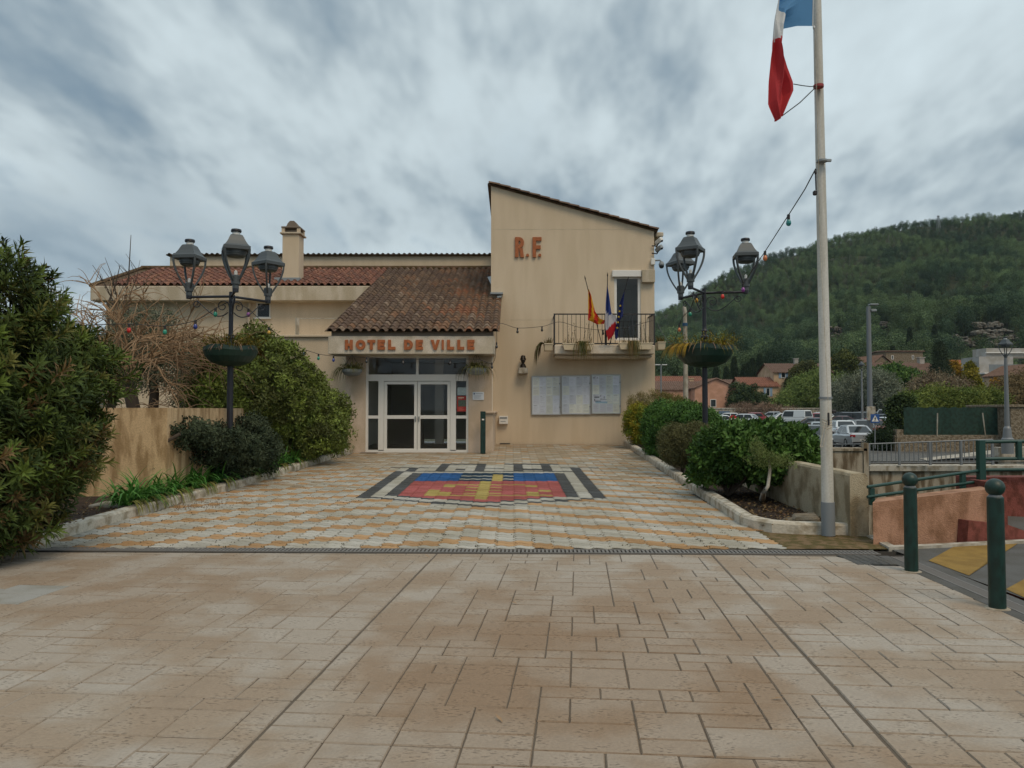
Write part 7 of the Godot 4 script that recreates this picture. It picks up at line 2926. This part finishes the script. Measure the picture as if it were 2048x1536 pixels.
	for sx in [-1.0, 1.0]:
		b = B.new()
		b.rbox(Vector3(sx * 0.58, 0.64, -L * 0.5 + 0.10), Vector3(0.34, 0.14, 0.16), 0.03, Basis(Vector3.UP, sx * -0.5))
		put("headlight", b, M.head, t)
		b = B.new()
		b.rbox(Vector3(sx * 0.64, tail - (0.18 if kind != 2 else 0.3), L * 0.5 - 0.05), Vector3(0.3, 0.15 if kind < 2 else 0.32, 0.12), 0.02, Basis(Vector3.UP, sx * 0.35))
		put("tail_light", b, M.tail, t)
		b = B.new()
		b.rbox(Vector3(sx * 0.92, yb + 0.06, g0 + 0.3 - L * 0.5), Vector3(0.18, 0.12, 0.09), 0.02)
		put("mirror", b, paint, t)
	b = B.new()
	b.rbox(Vector3(0, 0.52, L * 0.5 - 0.005), Vector3(0.5, 0.11, 0.02), 0.003)
	put("number_plate", b, M.plate, t)
	b = B.new()
	b.rbox(Vector3(0, 0.36, L * 0.5 - 0.05), Vector3(1.3, 0.12, 0.12), 0.02)
	b.rbox(Vector3(0, 0.36, -L * 0.5 + 0.07), Vector3(1.3, 0.14, 0.12), 0.02)
	put("bumper", b, M.tyre, t)
	return t


func build_cars() -> void:
	var y := -0.78
	var b := B.new()
	b.face([Vector3(2, y - 0.05, -44), Vector3(26, y - 0.05, -44), Vector3(62, y + 0.0115 * 65.5, -113.5), Vector3(8, y + 0.0115 * 65.5, -113.5)], Vector3.UP)
	struct("car_park", b, M.asphalt)
	var paints := []
	for c in [[0.60, 0.62, 0.63], [0.42, 0.44, 0.46], [0.02, 0.022, 0.026], [0.28, 0.02, 0.025], [0.05, 0.06, 0.075], [0.13, 0.14, 0.15], [0.30, 0.13, 0.11], [0.62, 0.62, 0.6], [0.30, 0.34, 0.37], [0.07, 0.02, 0.025]]:
		var m := mat(Color(c[0], c[1], c[2]), 0.3, 0.25)
		m.clearcoat_enabled = true
		m.clearcoat = 0.8
		m.clearcoat_roughness = 0.06
		paints.append(m)
	# [kind, paint, px, distance, turn, label]
	var list := [
		[1, 1, 1704, 49.5, -0.12, "silver saloon car parked nearest the railing, seen from behind, right of the flagpole"],
		[0, 5, 1712, 62, -0.05, "grey hatchback parked just behind the silver saloon"],
		[0, 0, 1678, 60, -0.1, "white car half hidden by the flagpole, left of the silver saloon"],
		[0, 8, 1634, 56, -0.2, "pale grey car between the laurel bush and the flagpole, its bonnet towards the viewer"],
		[0, 2, 1630, 48, 2.9, "black car lowest between the laurel bush and the flagpole"],
		[1, 4, 1620, 71, 1.35, "dark blue-grey saloon seen from the side above the laurel bush"],
		[0, 6, 1737, 63, -0.1, "faded pinkish red car behind the floodlight mast"],
		[0, 0, 1769, 72, 0.5, "white hatchback parked above the flowering bush, right of the mast"],
		[1, 9, 1676, 80, 1.3, "dark red saloon just right of the flagpole, in the middle rows"],
		[3, 2, 1690, 88, 1.2, "black estate car behind the dark red saloon"],
		[3, 4, 1720, 90, 1.4, "dark blue estate in the middle of the car park, left of the mast"],
		[0, 2, 1756, 88, 1.0, "black hatchback right of the mast in the middle rows"],
		[2, 0, 1775, 104, 0.7, "white van far back at the right end of the car park"],
		[2, 7, 1588, 92, 0.55, "white van with dark rear windows above the laurel bush"],
		[0, 3, 1618, 95, 1.2, "red hatchback next to the white van above the laurel bush"],
		[0, 7, 1637, 103, 0.6, "white car left of the flagpole in the farthest row"],
		[0, 4, 1680, 107, 0.8, "dark car right of the flagpole in the farthest row"],
		[0, 0, 1562, 96, 1.5, "white car peeping over the laurel bush, left of the white van"],
		[0, 3, 1503, 100, 1.1, "bright red car in the farthest row, right of the no-entry sign"],
		[0, 0, 1483, 90, 0.9, "white hatchback right of the no-entry sign, its rear turned to the viewer"],
		[0, 7, 1453, 97, 1.2, "white car in the farthest row, left of the no-entry sign"],
		[1, 0, 1437, 84, 1.4, "white saloon right of the lamp post, partly behind the clipped hedge"],
		[0, 1, 1540, 108, 1.2, "silver car in the farthest row above the middle of the laurel bush"],
		[0, 8, 1715, 108, 1.0, "pale car in the farthest row left of the mast"],
		[0, 7, 1745, 108, 1.3, "white car in the farthest row behind the mast"],
	]
	for e in list:
		var p := at(e[2], 830, e[3])
		var t := make_car("parked_car", e[0], paints[e[1]])
		t.position = Vector3(p.x, y + 0.0115 * (e[3] - 48.0), p.z)
		t.rotation.y = e[4]
		tag(t, e[5], "van" if e[0] == 2 else "car", "cars in the car park")


# ---------- beyond the car park ----------
func gable_house(called: String, label: String, where: Vector3, w: float, d: float, h: float, rise: float, turn: float, wall: Material, roof: Material, along_x: bool, wins: Array) -> Node3D:
	var t := thing(called, label, "house", where, turn)
	var b := B.new()
	if along_x:
		# ridge runs across the view: eave towards the viewer
		b.span(Vector3(-w * 0.5, -2, -d * 0.5), Vector3(w * 0.5, h, d * 0.5))
		for s in [-1.0, 1.0]:
			b.face([Vector3(s * w * 0.5, h, -d * 0.5), Vector3(s * w * 0.5, h, d * 0.5), Vector3(s * w * 0.5, h + rise, 0)], Vector3(s, 0, 0))
	else:
		b.span(Vector3(-w * 0.5, -2, -d * 0.5), Vector3(w * 0.5, h, d * 0.5))
		for s in [-1.0, 1.0]:
			b.face([Vector3(-w * 0.5, h, s * d * 0.5), Vector3(w * 0.5, h, s * d * 0.5), Vector3(0, h + rise, s * d * 0.5)], Vector3(0, 0, s))
	put("wall", b, wall, t)
	for s in [-1.0, 1.0]:
		b = B.new()
		var len := w + 0.6 if along_x else d + 0.6
		var half := (d if along_x else w) * 0.5
		var n := int(len / 0.34)
		var up := Vector2(half, rise).normalized()
		for k in n:
			# ribs of tiles run down the slope
			var a0 := -len * 0.5 + k * len / n
			var a1 := a0 + len / n
			var am := (a0 + a1) * 0.5
			var q := func(a: float, f: float, hh: float) -> Vector3:
				var o := half * 1.07 * f
				var y := h + rise - rise * 1.07 * f + hh
				return Vector3(a, y, s * o) if along_x else Vector3(s * o, y, a)
			b.face([q.call(a0, 0.0, 0.08), q.call(am, 0.0, 0.22), q.call(am, 1.0, 0.22), q.call(a0, 1.0, 0.08)], Vector3(0, 1, 0))
			b.face([q.call(am, 0.0, 0.22), q.call(a1, 0.0, 0.08), q.call(a1, 1.0, 0.08), q.call(am, 1.0, 0.22)], Vector3(0, 1, 0))
			b.face([q.call(a0, 1.0, 0.08), q.call(am, 1.0, 0.22), q.call(a1, 1.0, 0.08), q.call(am, 1.0, -0.04)], Vector3(0, 0, s) if along_x else Vector3(s, 0, 0))
		put("roof", b, roof, t)
	var sh := mat(Color(0.22, 0.33, 0.46), 0.6)
	for e in wins:
		var win := part("window", t, Vector3(e[0], e[1], d * 0.5))
		b = B.new()
		frame(b, -e[2] * 0.5, -e[3] * 0.5, e[2] * 0.5, e[3] * 0.5, 0.0, 0.08, 0.05)
		put("frame", b, M.white, win)
		put("pane", sheet(-e[2] * 0.5, -e[3] * 0.5, e[2] * 0.5, e[3] * 0.5, 0.012), M.car_glass, win)
		if e.size() > 4:
			for s in [-1.0, 1.0]:
				b = B.new()
				b.rbox(Vector3(s * e[2] * 0.78, 0, 0.05), Vector3(e[2] * 0.52, e[3] * 1.05, 0.06), 0.01)
				put("shutter", b, sh, win)
	return t


func chimney(t: Node3D, p: Vector3, s: float, m: Material) -> void:
	var b := B.new()
	b.span(p + Vector3(-s * 0.5, -1, -s * 0.5), p + Vector3(s * 0.5, s * 1.6, s * 0.5))
	b.rbox(p + Vector3(0, s * 1.7, 0), Vector3(s * 1.3, s * 0.2, s * 1.3), 0.03)
	put("chimney", b, m, t)


func tree(called: String, label: String, foot: Vector3, ells: Array, n: int, meshes: Array, size: Vector2, c0: Color, c1: Color, cat := "tree", group := "") -> Node3D:
	var t := thing(called, label, cat, foot, 0.0, group)
	var low: float = 1e6
	var mid := Vector3.ZERO
	for e in ells:
		low = minf(low, e[0].y - e[1].y)
		mid += e[0] / ells.size()
	foliage(t, "crown", ells, n, meshes, size, c0, c1, foot.y + 0.1, lumps(0.35, 17), 0.45, 0.35, M.leaf_dull)
	var b := B.new()
	b.tube([Vector3(0, -1.0, 0), (mid - foot) * 0.5 + Vector3(0.1, 0, 0), mid - foot], [0.22, 0.15, 0.06], 7)
	put("trunk", b, M.bark, t)
	return t


func build_far() -> void:
	var tile_red := rough_mat(Color(0.42, 0.17, 0.10), T.grit, 0.5, T.stain, Vector3(0.2, 0.2, 0.2))
	var tile_brown := rough_mat(Color(0.29, 0.17, 0.12), T.grit, 0.5, T.stain, Vector3(0.2, 0.2, 0.2))
	var tile_orange := rough_mat(Color(0.58, 0.20, 0.075), T.grit, 0.5, T.stain, Vector3(0.2, 0.2, 0.2))
	var pink := rough_mat(Color(0.66, 0.36, 0.25), T.fine, 0.4, T.cloudy, Vector3(0.1, 0.1, 0.1))
	var peach := rough_mat(Color(0.64, 0.46, 0.30), T.fine, 0.4, T.cloudy, Vector3(0.1, 0.1, 0.1))
	var pale := rough_mat(Color(0.48, 0.46, 0.44), T.fine, 0.4, T.cloudy, Vector3(0.1, 0.1, 0.1))
	# wall at the back of the car park
	var wa := at(1400, 836, 114)
	var wb := at(1800, 818, 114)
	var b := B.new()
	b.span(Vector3(wa.x - 4, -1.2, -114), Vector3(wb.x, wb.y, -114.4))
	b.rbox(Vector3((wa.x - 4 + wb.x) * 0.5, wb.y + 0.08, -114.2), Vector3(wb.x - wa.x + 4, 0.16, 0.6), 0.03)
	tag(put("car_park_wall", b, M.concrete_pale), "long grey concrete wall at the back of the car park, below the hedges", "wall")
	b = B.new()
	var ga := at(1441, 845, 113)
	var gb := at(1462, 822, 113)
	b.span(Vector3(ga.x, -0.8, -113.6), Vector3(gb.x, gb.y, -113.8))
	tag(put("blue_gate", b, mat(Color(0.10, 0.15, 0.22), 0.6)), "blue-grey metal gate in the wall behind the parked cars", "gate")

	# houses
	var hp := func(px: float, py: float, far: float) -> Vector3: return at(px, py, far)
	var base: Vector3 = hp.call(1418, 822, 122)
	var h1 := gable_house("pink_house", "pink house with a gable to the viewer, seen beside the lamp post", base, 6.6, 9.0, hp.call(1418, 778, 122).y - base.y, 1.4, 0.0, pink, tile_brown, false, [[-0.5, 1.2, 0.9, 1.2]])
	base = hp.call(1352, 822, 124)
	var h2 := gable_house("pink_wing", "long low pink wing left of the gabled pink house, brown tiled roof facing the viewer", base, 8.4, 7.0, hp.call(1352, 781, 124).y - base.y, 1.35, 0.0, pink, tile_brown, true, [[2.4, 1.4, 0.8, 1.3]])
	chimney(h2, Vector3(2.6, hp.call(1352, 772, 124).y - base.y, -0.6), 0.7, peach)
	base = hp.call(1345, 815, 136)
	gable_house("terracotta_house", "salmon-coloured house rising behind the pink wing beside the hall corner", base, 9.5, 8.0, hp.call(1345, 772, 136).y - base.y, 1.6, 0.0, pink, tile_red, true, [])
	base = hp.call(1462, 815, 130)
	gable_house("low_peach_house", "low peach house with a brown roof, between the gabled pink house and the shuttered one", base, 6.4, 7.0, hp.call(1462, 776, 130).y - base.y, 1.3, 0.0, peach, tile_brown, true, [])
	base = hp.call(1508, 815, 124)
	gable_house("shuttered_house", "peach house with a red roof and blue shutters, left of the tall house", base, 5.6, 7.0, hp.call(1508, 774, 124).y - base.y, 1.45, 0.0, peach, tile_red, true, [[1.1, (hp.call(1508, 785, 124).y - base.y), 0.65, 1.3, 1]])
	base = hp.call(1588, 818, 126)
	var h5 := gable_house("tall_peach_house", "tall peach house with one blue shuttered window high up, behind the bright hedge", base, 9.2, 8.0, hp.call(1588, 747, 126).y - base.y, 1.5, 0.0, peach, tile_brown, true, [[-3.1, (hp.call(1549, 752, 126).y - base.y), 0.7, 1.0, 1]])
	chimney(h5, Vector3(0.4, hp.call(1590, 730, 126).y - base.y, 0), 0.6, pale)
	base = hp.call(1672, 800, 150)
	gable_house("orange_roof_house", "small house with an orange roof right of the flagpole, among trees", base, 3.6, 6.0, hp.call(1672, 732, 150).y - base.y, 1.5, 0.0, peach, tile_orange, true, [])
	base = hp.call(1792, 790, 150)
	var h7 := gable_house("stone_house", "old stone-coloured house with a flat top and small windows above the olive trees", base, 7.0, 7.0, hp.call(1792, 706, 150).y - base.y, 0.2, 0.0, M.stone, tile_brown, true, [[-2.3, hp.call(1769, 717, 150).y - base.y, 0.4, 0.8], [1.6, hp.call(1810, 717, 150).y - base.y, 0.4, 0.8]])
	base = hp.call(1800, 795, 140)
	var h8 := gable_house("brown_roof_house", "house with a broad brown tiled roof below the old stone house", base, 10.5, 9.0, hp.call(1800, 748, 140).y - base.y, 1.9, 0.05, peach, tile_brown, true, [])
	chimney(h8, Vector3(4.0, hp.call(1846, 732, 140).y - base.y, 0), 0.9, pale)
	base = hp.call(1737, 790, 146)
	gable_house("gabled_stone_house", "stone gable left of the old stone house, half behind the mast", base, 5.2, 8.0, hp.call(1752, 734, 146).y - base.y, 1.9, 0.2, M.stone, tile_brown, false, [])
	base = hp.call(1938, 790, 132)
	gable_house("long_orange_house", "house with a long bright orange tiled roof behind the yellow trees at the right", base, 9.0, 8.0, hp.call(1938, 742, 132).y - base.y, 1.75, 0.0, peach, tile_orange, true, [])
	# white modern building at the right edge
	base = hp.call(2020, 800, 118)
	var wt := thing("white_building", "white flat-roofed building with a grey balcony at the right edge, behind the street lamp", "building", base)
	b = B.new()
	var y0: float = hp.call(2020, 746, 118).y - base.y
	var y1: float = hp.call(2020, 712, 118).y - base.y
	b.span(Vector3(-3.6, -2, -6), Vector3(9, y0, 0))
	put("ground_floor", b, pale, wt)
	b = B.new()
	b.span(Vector3(-3.9, y0, -6), Vector3(1.4, y1, -1.2))
	put("upper_floor", b, pale, wt)
	b = B.new()
	b.span(Vector3(-2.0, y1, -6), Vector3(9, y1 + 1.4, -2.4))
	put("attic", b, pale, wt)
	b = B.new()
	b.span(Vector3(-2.2, y1 + 0.6, -2.38), Vector3(9, y1 + 0.75, -2.0))
	b.span(Vector3(-4.1, y0 - 0.15, -6), Vector3(9.2, y0 + 0.05, 0.5))
	put("slabs", b, M.white, wt)
	for k in 9:
		b = B.new()
		b.span(Vector3(-3.3 + k * 0.75, y0 + 0.05, 0.3), Vector3(-2.6 + k * 0.75, y0 + 1.3, 0.36))
		put("balcony_panel", b, M.pole_grey, wt)
	base = hp.call(2040, 790, 100)
	gable_house("brown_gable_house", "brownish house roof at the far right edge below the white building", base, 5.0, 7.0, hp.call(2035, 752, 100).y - base.y, 1.3, 0.0, peach, tile_brown, false, [])

	# trees, hedges and shrubs between the car park and the houses
	var leafy := [spray(30, 0.26, 0.15, 0.34, 51, 0.4), spray(30, 0.28, 0.16, 0.34, 52, 0.4)]
	var fine := [spray(40, 0.16, 0.05, 0.32, 53, 0.8), spray(40, 0.17, 0.06, 0.32, 54, 0.8)]
	var E := func(px: float, py: float, far: float, rx: float, ry: float) -> Array: return [at(px, py, far), Vector3(rx, ry, minf(rx, 2.5))]
	tree("bright_hedge", "bright green bamboo-like hedge above the car park wall, left of the flagpole", at(1600, 830, 117), [E.call(1572, 806, 117, 1.8, 1.6), E.call(1608, 790, 117, 2.2, 2.8), E.call(1640, 785, 117, 2.6, 3.2), E.call(1545, 818, 117, 1.2, 0.9), E.call(1680, 795, 117, 2.4, 2.8)], 1700, fine, Vector2(1.3, 2.4), Color(0.124, 0.190, 0.049), Color(0.247, 0.314, 0.099), "hedge")
	tree("olive_tree", "grey-green olive tree above the car park wall, right of the flagpole", at(1722, 830, 112), [E.call(1705, 785, 112, 2.4, 2.6), E.call(1735, 775, 112, 2.2, 2.6), E.call(1690, 800, 112, 1.6, 1.8)], 800, fine, Vector2(1.4, 2.4), Color(0.148, 0.173, 0.116), Color(0.281, 0.305, 0.223))
	tree("round_olive_tree", "rounder grey olive tree behind the mast, above the white van", at(1760, 830, 108), [E.call(1760, 780, 108, 2.2, 2.6), E.call(1785, 795, 106, 1.8, 1.8)], 600, fine, Vector2(1.4, 2.4), Color(0.148, 0.173, 0.116), Color(0.281, 0.305, 0.223))
	tree("green_oak", "fresh green round tree in front of the brown roof, right of the mast", at(1790, 830, 120), [E.call(1785, 757, 120, 2.8, 2.2), E.call(1815, 762, 120, 2.2, 2.0), E.call(1765, 770, 120, 1.8, 1.8)], 700, leafy, Vector2(1.0, 1.7), Color(0.058, 0.124, 0.033), Color(0.132, 0.223, 0.049))
	tree("dark_round_tree", "dark green round tree before the tall peach house", at(1620, 820, 121), [E.call(1614, 758, 121, 2.6, 2.6), E.call(1594, 772, 121, 1.6, 1.8), E.call(1645, 765, 121, 2.2, 2.2)], 900, leafy, Vector2(0.9, 1.6), Color(0.058, 0.066, 0.026), Color(0.116, 0.124, 0.041))
	tree("brownish_tree", "dark brownish-green tree right of the flagpole below the orange roof", at(1695, 820, 124), [E.call(1690, 742, 124, 2.6, 2.8), E.call(1710, 755, 124, 2.4, 2.4), E.call(1668, 755, 124, 1.8, 2.0)], 800, leafy, Vector2(0.9, 1.6), Color(0.049, 0.069, 0.026), Color(0.124, 0.140, 0.041))
	tree("dark_bush", "dark rounded bush before the shuttered house, above the car park wall", at(1484, 825, 118), [E.call(1484, 795, 118, 2.6, 2.2), E.call(1470, 808, 118, 1.6, 1.3), E.call(1520, 808, 118, 2.0, 1.3)], 600, leafy, Vector2(0.8, 1.4), Color(0.036, 0.063, 0.030), Color(0.083, 0.116, 0.046), "bush")
	tree("dry_thicket", "brown dry thicket creeping over the car park wall below the dark bush", at(1500, 832, 115.5), [E.call(1500, 817, 115.3, 3.2, 0.8), E.call(1560, 820, 115.3, 3.2, 0.5), E.call(1480, 819, 115.3, 1.6, 0.7)], 420, fine, Vector2(1.0, 1.7), Color(0.214, 0.140, 0.099), Color(0.314, 0.223, 0.165), "bush")
	tree("fir_tree", "dark pointed fir tree standing up before the long orange roof", at(1880, 840, 95), [E.call(1880, 770, 95, 1.7, 1.4), E.call(1880, 745, 95, 1.2, 1.5), E.call(1880, 718, 95, 0.75, 1.5), E.call(1879, 698, 95, 0.35, 1.2)], 750, fine, Vector2(0.9, 1.6), Color(0.030, 0.049, 0.030), Color(0.066, 0.091, 0.049))
	tree("yellow_tree", "yellow-leaved tree left of the fir's foot before the orange roof", at(1905, 830, 100), [E.call(1908, 748, 100, 0.55, 1.4), E.call(1900, 762, 100, 0.6, 1.1)], 300, leafy, Vector2(0.8, 1.3), Color(0.330, 0.206, 0.020), Color(0.3, 0.18, 0.02))
	tree("poplar", "slim yellow-green poplar between the orange roof and the white building", at(1945, 830, 98), [E.call(1942, 755, 98, 0.5, 2.0), E.call(1948, 780, 98, 0.7, 1.5), E.call(1937, 790, 98, 0.7, 1.3)], 520, leafy, Vector2(0.8, 1.4), Color(0.214, 0.198, 0.020), Color(0.396, 0.314, 0.049))
	tree("garden_hedge", "yellow-green hedge above the green netting", at(1850, 850, 54), [E.call(1830, 812, 54, 1.3, 0.9), E.call(1870, 808, 55, 1.5, 1.0), E.call(1930, 806, 55, 1.6, 0.8), E.call(1975, 806, 55, 1.3, 0.8), E.call(1815, 830, 52, 0.9, 1.2)], 1000, fine, Vector2(0.8, 1.5), Color(0.091, 0.140, 0.030), Color(0.214, 0.247, 0.058), "hedge")
	tree("bare_fig", "brownish bare-twigged tree over the netting, left of its middle", at(1880, 850, 60), [E.call(1880, 780, 60, 1.9, 1.2), E.call(1850, 790, 60, 1.3, 1.0), E.call(1915, 785, 60, 1.4, 1.0)], 420, fine, Vector2(0.9, 1.6), Color(0.198, 0.140, 0.091), Color(0.281, 0.239, 0.157))
	tree("dark_corner_bush", "dark green bush at the left end of the green netting, over the parked cars", at(1797, 875, 47), [E.call(1797, 835, 47, 0.55, 1.2), E.call(1812, 820, 47, 0.7, 0.8)], 420, leafy, Vector2(0.5, 0.8), Color(0.036, 0.058, 0.023), Color(0.083, 0.124, 0.036), "bush")
	tree("flowering_bush", "dark oleander with a few white flowers below the pedestrian sign", at(1770, 897, 46), [E.call(1770, 880, 46, 0.75, 0.65), E.call(1752, 883, 46, 0.5, 0.5), E.call(1790, 882, 46, 0.4, 0.6)], 420, fine, Vector2(0.6, 0.95), Color(0.025, 0.046, 0.021), Color(0.058, 0.091, 0.036), "bush")
	tree("right_thicket", "brownish thicket behind the street lamp at the right edge", at(2035, 850, 60), [E.call(2030, 790, 62, 1.8, 1.6), E.call(2060, 785, 62, 1.8, 1.9), E.call(2005, 802, 60, 0.9, 1.0)], 500, fine, Vector2(0.9, 1.6), Color(0.165, 0.116, 0.058), Color(0.264, 0.198, 0.099), "bush")
	tree("orange_shrub", "small bright orange-yellow shrub left of the street lamp at the right", at(1993, 840, 70), [E.call(1993, 785, 70, 0.4, 1.2)], 110, leafy, Vector2(0.6, 1.0), Color(0.32, 0.15, 0.01), Color(0.36, 0.2, 0.02), "bush")
	# cypresses
	var cy := [[1383, 728, 780, 6], [1397, 735, 782, 5], [1432, 732, 785, 7], [1453, 735, 783, 6], [1469, 712, 782, 9], [1488, 730, 770, 6], [1497, 727, 768, 5], [1506, 718, 768, 6], [1520, 708, 765, 10], [1528, 730, 765, 5], [1786, 695, 730, 4], [1827, 700, 735, 5], [1820, 655, 690, 5], [1870, 650, 690, 5]]
	var said := ["first cypress from the left, beside the concrete pole", "second cypress from the left, just before the lamp post", "cypress standing over the gabled pink house roof", "short cypress right of the gabled pink house", "tall dark cypress, the tallest left of the shuttered house", "slim cypress right of the tallest one of the left row", "thinnest cypress in the middle of the row", "cypress third from the right end of the row by the tall house", "broad tall cypress before the tall peach house", "small cypress at the right end of the row, touching the tall house", "thin cypress at the right end of the old stone house", "cypress above the brown roof, left of the fir", "small cypress on the slope above the old stone house", "small cypress on the slope above the fir"]
	var plume := [spray(60, 0.30, 0.10, 0.36, 71, 2.4), spray(60, 0.28, 0.10, 0.36, 72, 2.4)]
	for k in cy.size():
		var e: Array = cy[k]
		var far := 148.0 + 3.0 * (k % 3) if k < 11 else 190.0 + k
		var top := at(e[0], e[1], far)
		var low := at(e[0], e[2] + 8, far)
		var hh := top.y - low.y
		var w: float = e[3] * far / FOCAL * 1.0
		var t := thing("cypress", said[k], "tree", low, 0.0, "cypresses by the houses")
		var tr := B.new()
		tr.tube([Vector3(0, -2, 0), Vector3(0, hh * 0.8, 0)], [0.2, 0.05], 6)
		put("trunk", tr, M.bark, t)
		var sets := [[], []]
		var cols := [[], []]
		for i in int(60 + hh * 26):
			var f := pow(r(0, 1), 1.2)
			var rad := w * (1.0 - pow(f, 1.7)) * (0.55 + 0.45 * minf(1.0, f * 5.0))
			var a := r(0, TAU)
			var s := rng.randi_range(0, 1)
			sets[s].append(Transform3D(Basis(Vector3.UP, r(0, TAU)).scaled(Vector3.ONE * r(0.7, 1.1)), Vector3(cos(a) * rad, f * hh * 0.97, sin(a) * rad)))
			cols[s].append(Color(0.023, 0.040, 0.023).lerp(Color(0.049, 0.074, 0.036), r(0, 1)))
		for s in 2:
			many("crown", plume[s], M.leaf_dull, sets[s], cols[s], t)

	# pylon on the ridge
	var pp := at(1877, 462, 470)
	var py := thing("pylon", "small lattice power pylon on the ridge of the wooded hill", "pylon", pp)
	b = B.new()
	var ph := at(1877, 431, 470).y - pp.y
	for s in [[-1, -1], [1, -1], [1, 1], [-1, 1]]:
		b.tube([Vector3(s[0] * 1.4, -8, s[1] * 1.4), Vector3(s[0] * 0.3, ph, s[1] * 0.3)], 0.14, 4)
	for k in 6:
		var f := k / 6.0
		var w := lerpf(1.2, 0.4, f)
		b.tube([Vector3(-w, ph * f, w), Vector3(w, ph * (f + 0.14), w)], 0.07, 4)
		b.tube([Vector3(w, ph * f, w), Vector3(-w, ph * (f + 0.14), w)], 0.07, 4)
	put("lattice", b, M.pole_grey, py)
	b = B.new()
	for f in [0.62, 0.78, 0.94]:
		b.tube([Vector3(-1.9 + f, ph * f, 0), Vector3(1.9 - f, ph * f, 0)], 0.13, 4)
	put("cross_arms", b, M.pole_grey, py)

	# rocks on the lower slope
	var fn := FastNoiseLite.new()
	fn.seed = 3
	fn.frequency = 0.012
	fn.fractal_octaves = 3
	var rocks := [[1672, 672, 4.5, 6.0, "pale rock outcrop in the wood right of the flagpole"], [1975, 652, 9.0, 1.6, "long pale rock ledge high on the slope at the right"], [1985, 668, 11.0, 1.8, "middle pale rock ledge on the slope at the right"], [1925, 684, 6.0, 3.5, "pale rock face above the fir, left of the rock ledges"], [2010, 684, 9.0, 2.6, "lowest pale rock ledge on the slope at the right"], [1770, 650, 2.5, 1.2, "small pale rocks on the slope above the mast"]]
	var spots := []
	for e in rocks:
		var far := 205.0
		for k in 60:
			var p := at(e[0], e[1], far)
			if land_h(p.x, far, fn) > p.y - 1.0:
				break
			far += 3.0
		var p := at(e[0], e[1], far - 4.0)
		b = B.new()
		for k in 30:
			b.rbox(Vector3(r(-0.5, 0.5) * e[2], r(-0.5, 0.5) * e[3], r(-1, 0.5)), Vector3(r(0.08, 0.26) * e[2], r(0.5, 1.5), 3.0), 0.35, Basis.from_euler(Vector3(r(-0.2, 0.2), r(-0.4, 0.4), r(-0.15, 0.15))))
		var o := put("rock_outcrop", b, M.rock)
		o.position = p
		tag(o, e[4], "rock")
		spots.append([p.x / -p.z, -p.z, (e[2] * 0.55 + 1.0) / -p.z])

	# the wood: pines and oaks over the whole slope, one mass
	var pines := []
	for k in 3:
		var g := RandomNumberGenerator.new()
		g.seed = 90 + k
		var q := B.new()
		q.col = Color(0.9, 0.7, 0.55)
		q.tube([Vector3(0, -1, 0), Vector3(0.2, 5.0, 0)], [0.16, 0.10], 5, false)
		for c in 11:
			var f := c / 10.0
			var a := g.randf() * TAU
			var mid := Vector3(cos(a), 0, sin(a)) * g.randf_range(0.3, 1.9) * (1.15 - f * 0.7) + Vector3(0, 3.0 + f * 4.6, 0)
			for l in 100:
				var d := Vector3(g.randfn(), g.randfn() * 0.8, g.randfn()).normalized()
				var s := mid + d * Vector3(1.25, 0.8, 1.25) * g.randf_range(0.75, 1.05)
				var v := g.randf_range(0.7, 1.3)
				q.col = Color(v, v, v)
				q.leaf(s, (d + Vector3(g.randf_range(-0.6, 0.6), g.randf_range(0.0, 0.9), g.randf_range(-0.6, 0.6))).normalized(), Vector3(g.randf_range(-1, 1), 1, g.randf_range(-1, 1)).normalized(), g.randf_range(0.2, 0.38), 0.19, 0.1)
		pines.append(q.mesh())
	var sets := [[], [], []]
	var cols := [[], [], []]
	var tone := lumps(0.02, 6)
	for i in 14000:
		var far := 152.0 + 360.0 * pow(r(0, 1), 0.68)
		var x := r(-0.02, 0.76) * far
		if x < -20:
			continue
		# clearings round the rocks and terraces low on the slope
		var open := smoothstep(0.15, 0.4, tone.get_noise_2d(x * 1.4 + 40.0, far * 1.4)) * (1.0 - smoothstep(180.0, 240.0, far))
		if r(0, 1) < open * 0.85:
			continue
		var bare := false
		for q in spots:
			if absf(x / far - q[0]) < q[2] and far > q[1] - 42.0 and far < q[1] + 3.0:
				bare = true
		if bare:
			continue
		var y := land_h(x, far, fn)
		var k := rng.randi_range(0, 2)
		var s := r(0.75, 1.35) * lerpf(0.98, 0.5, smoothstep(175.0, 430.0, far)) * (0.7 if far < 175 else 1.0)
		sets[k].append(Transform3D(Basis(Vector3.UP, r(0, TAU)).scaled(Vector3(s, s * r(0.8, 1.2), s)), Vector3(x, y - 0.3, -far)))
		var t := clampf(0.5 + tone.get_noise_2d(x, far) * 1.2 + r(-0.4, 0.4), 0, 1)
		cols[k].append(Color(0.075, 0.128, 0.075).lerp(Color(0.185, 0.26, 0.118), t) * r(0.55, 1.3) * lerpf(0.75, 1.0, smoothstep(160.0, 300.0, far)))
	var which := ["dark green pines covering the whole hillside", "pines of the hillside wood, mixed among the others", "rounder pines of the hillside wood"]
	for k in 3:
		tag(many("pine_wood", pines[k], M.leaf_dull, sets[k], cols[k]), which[k], "wood", "the wood on the hill", "stuff")
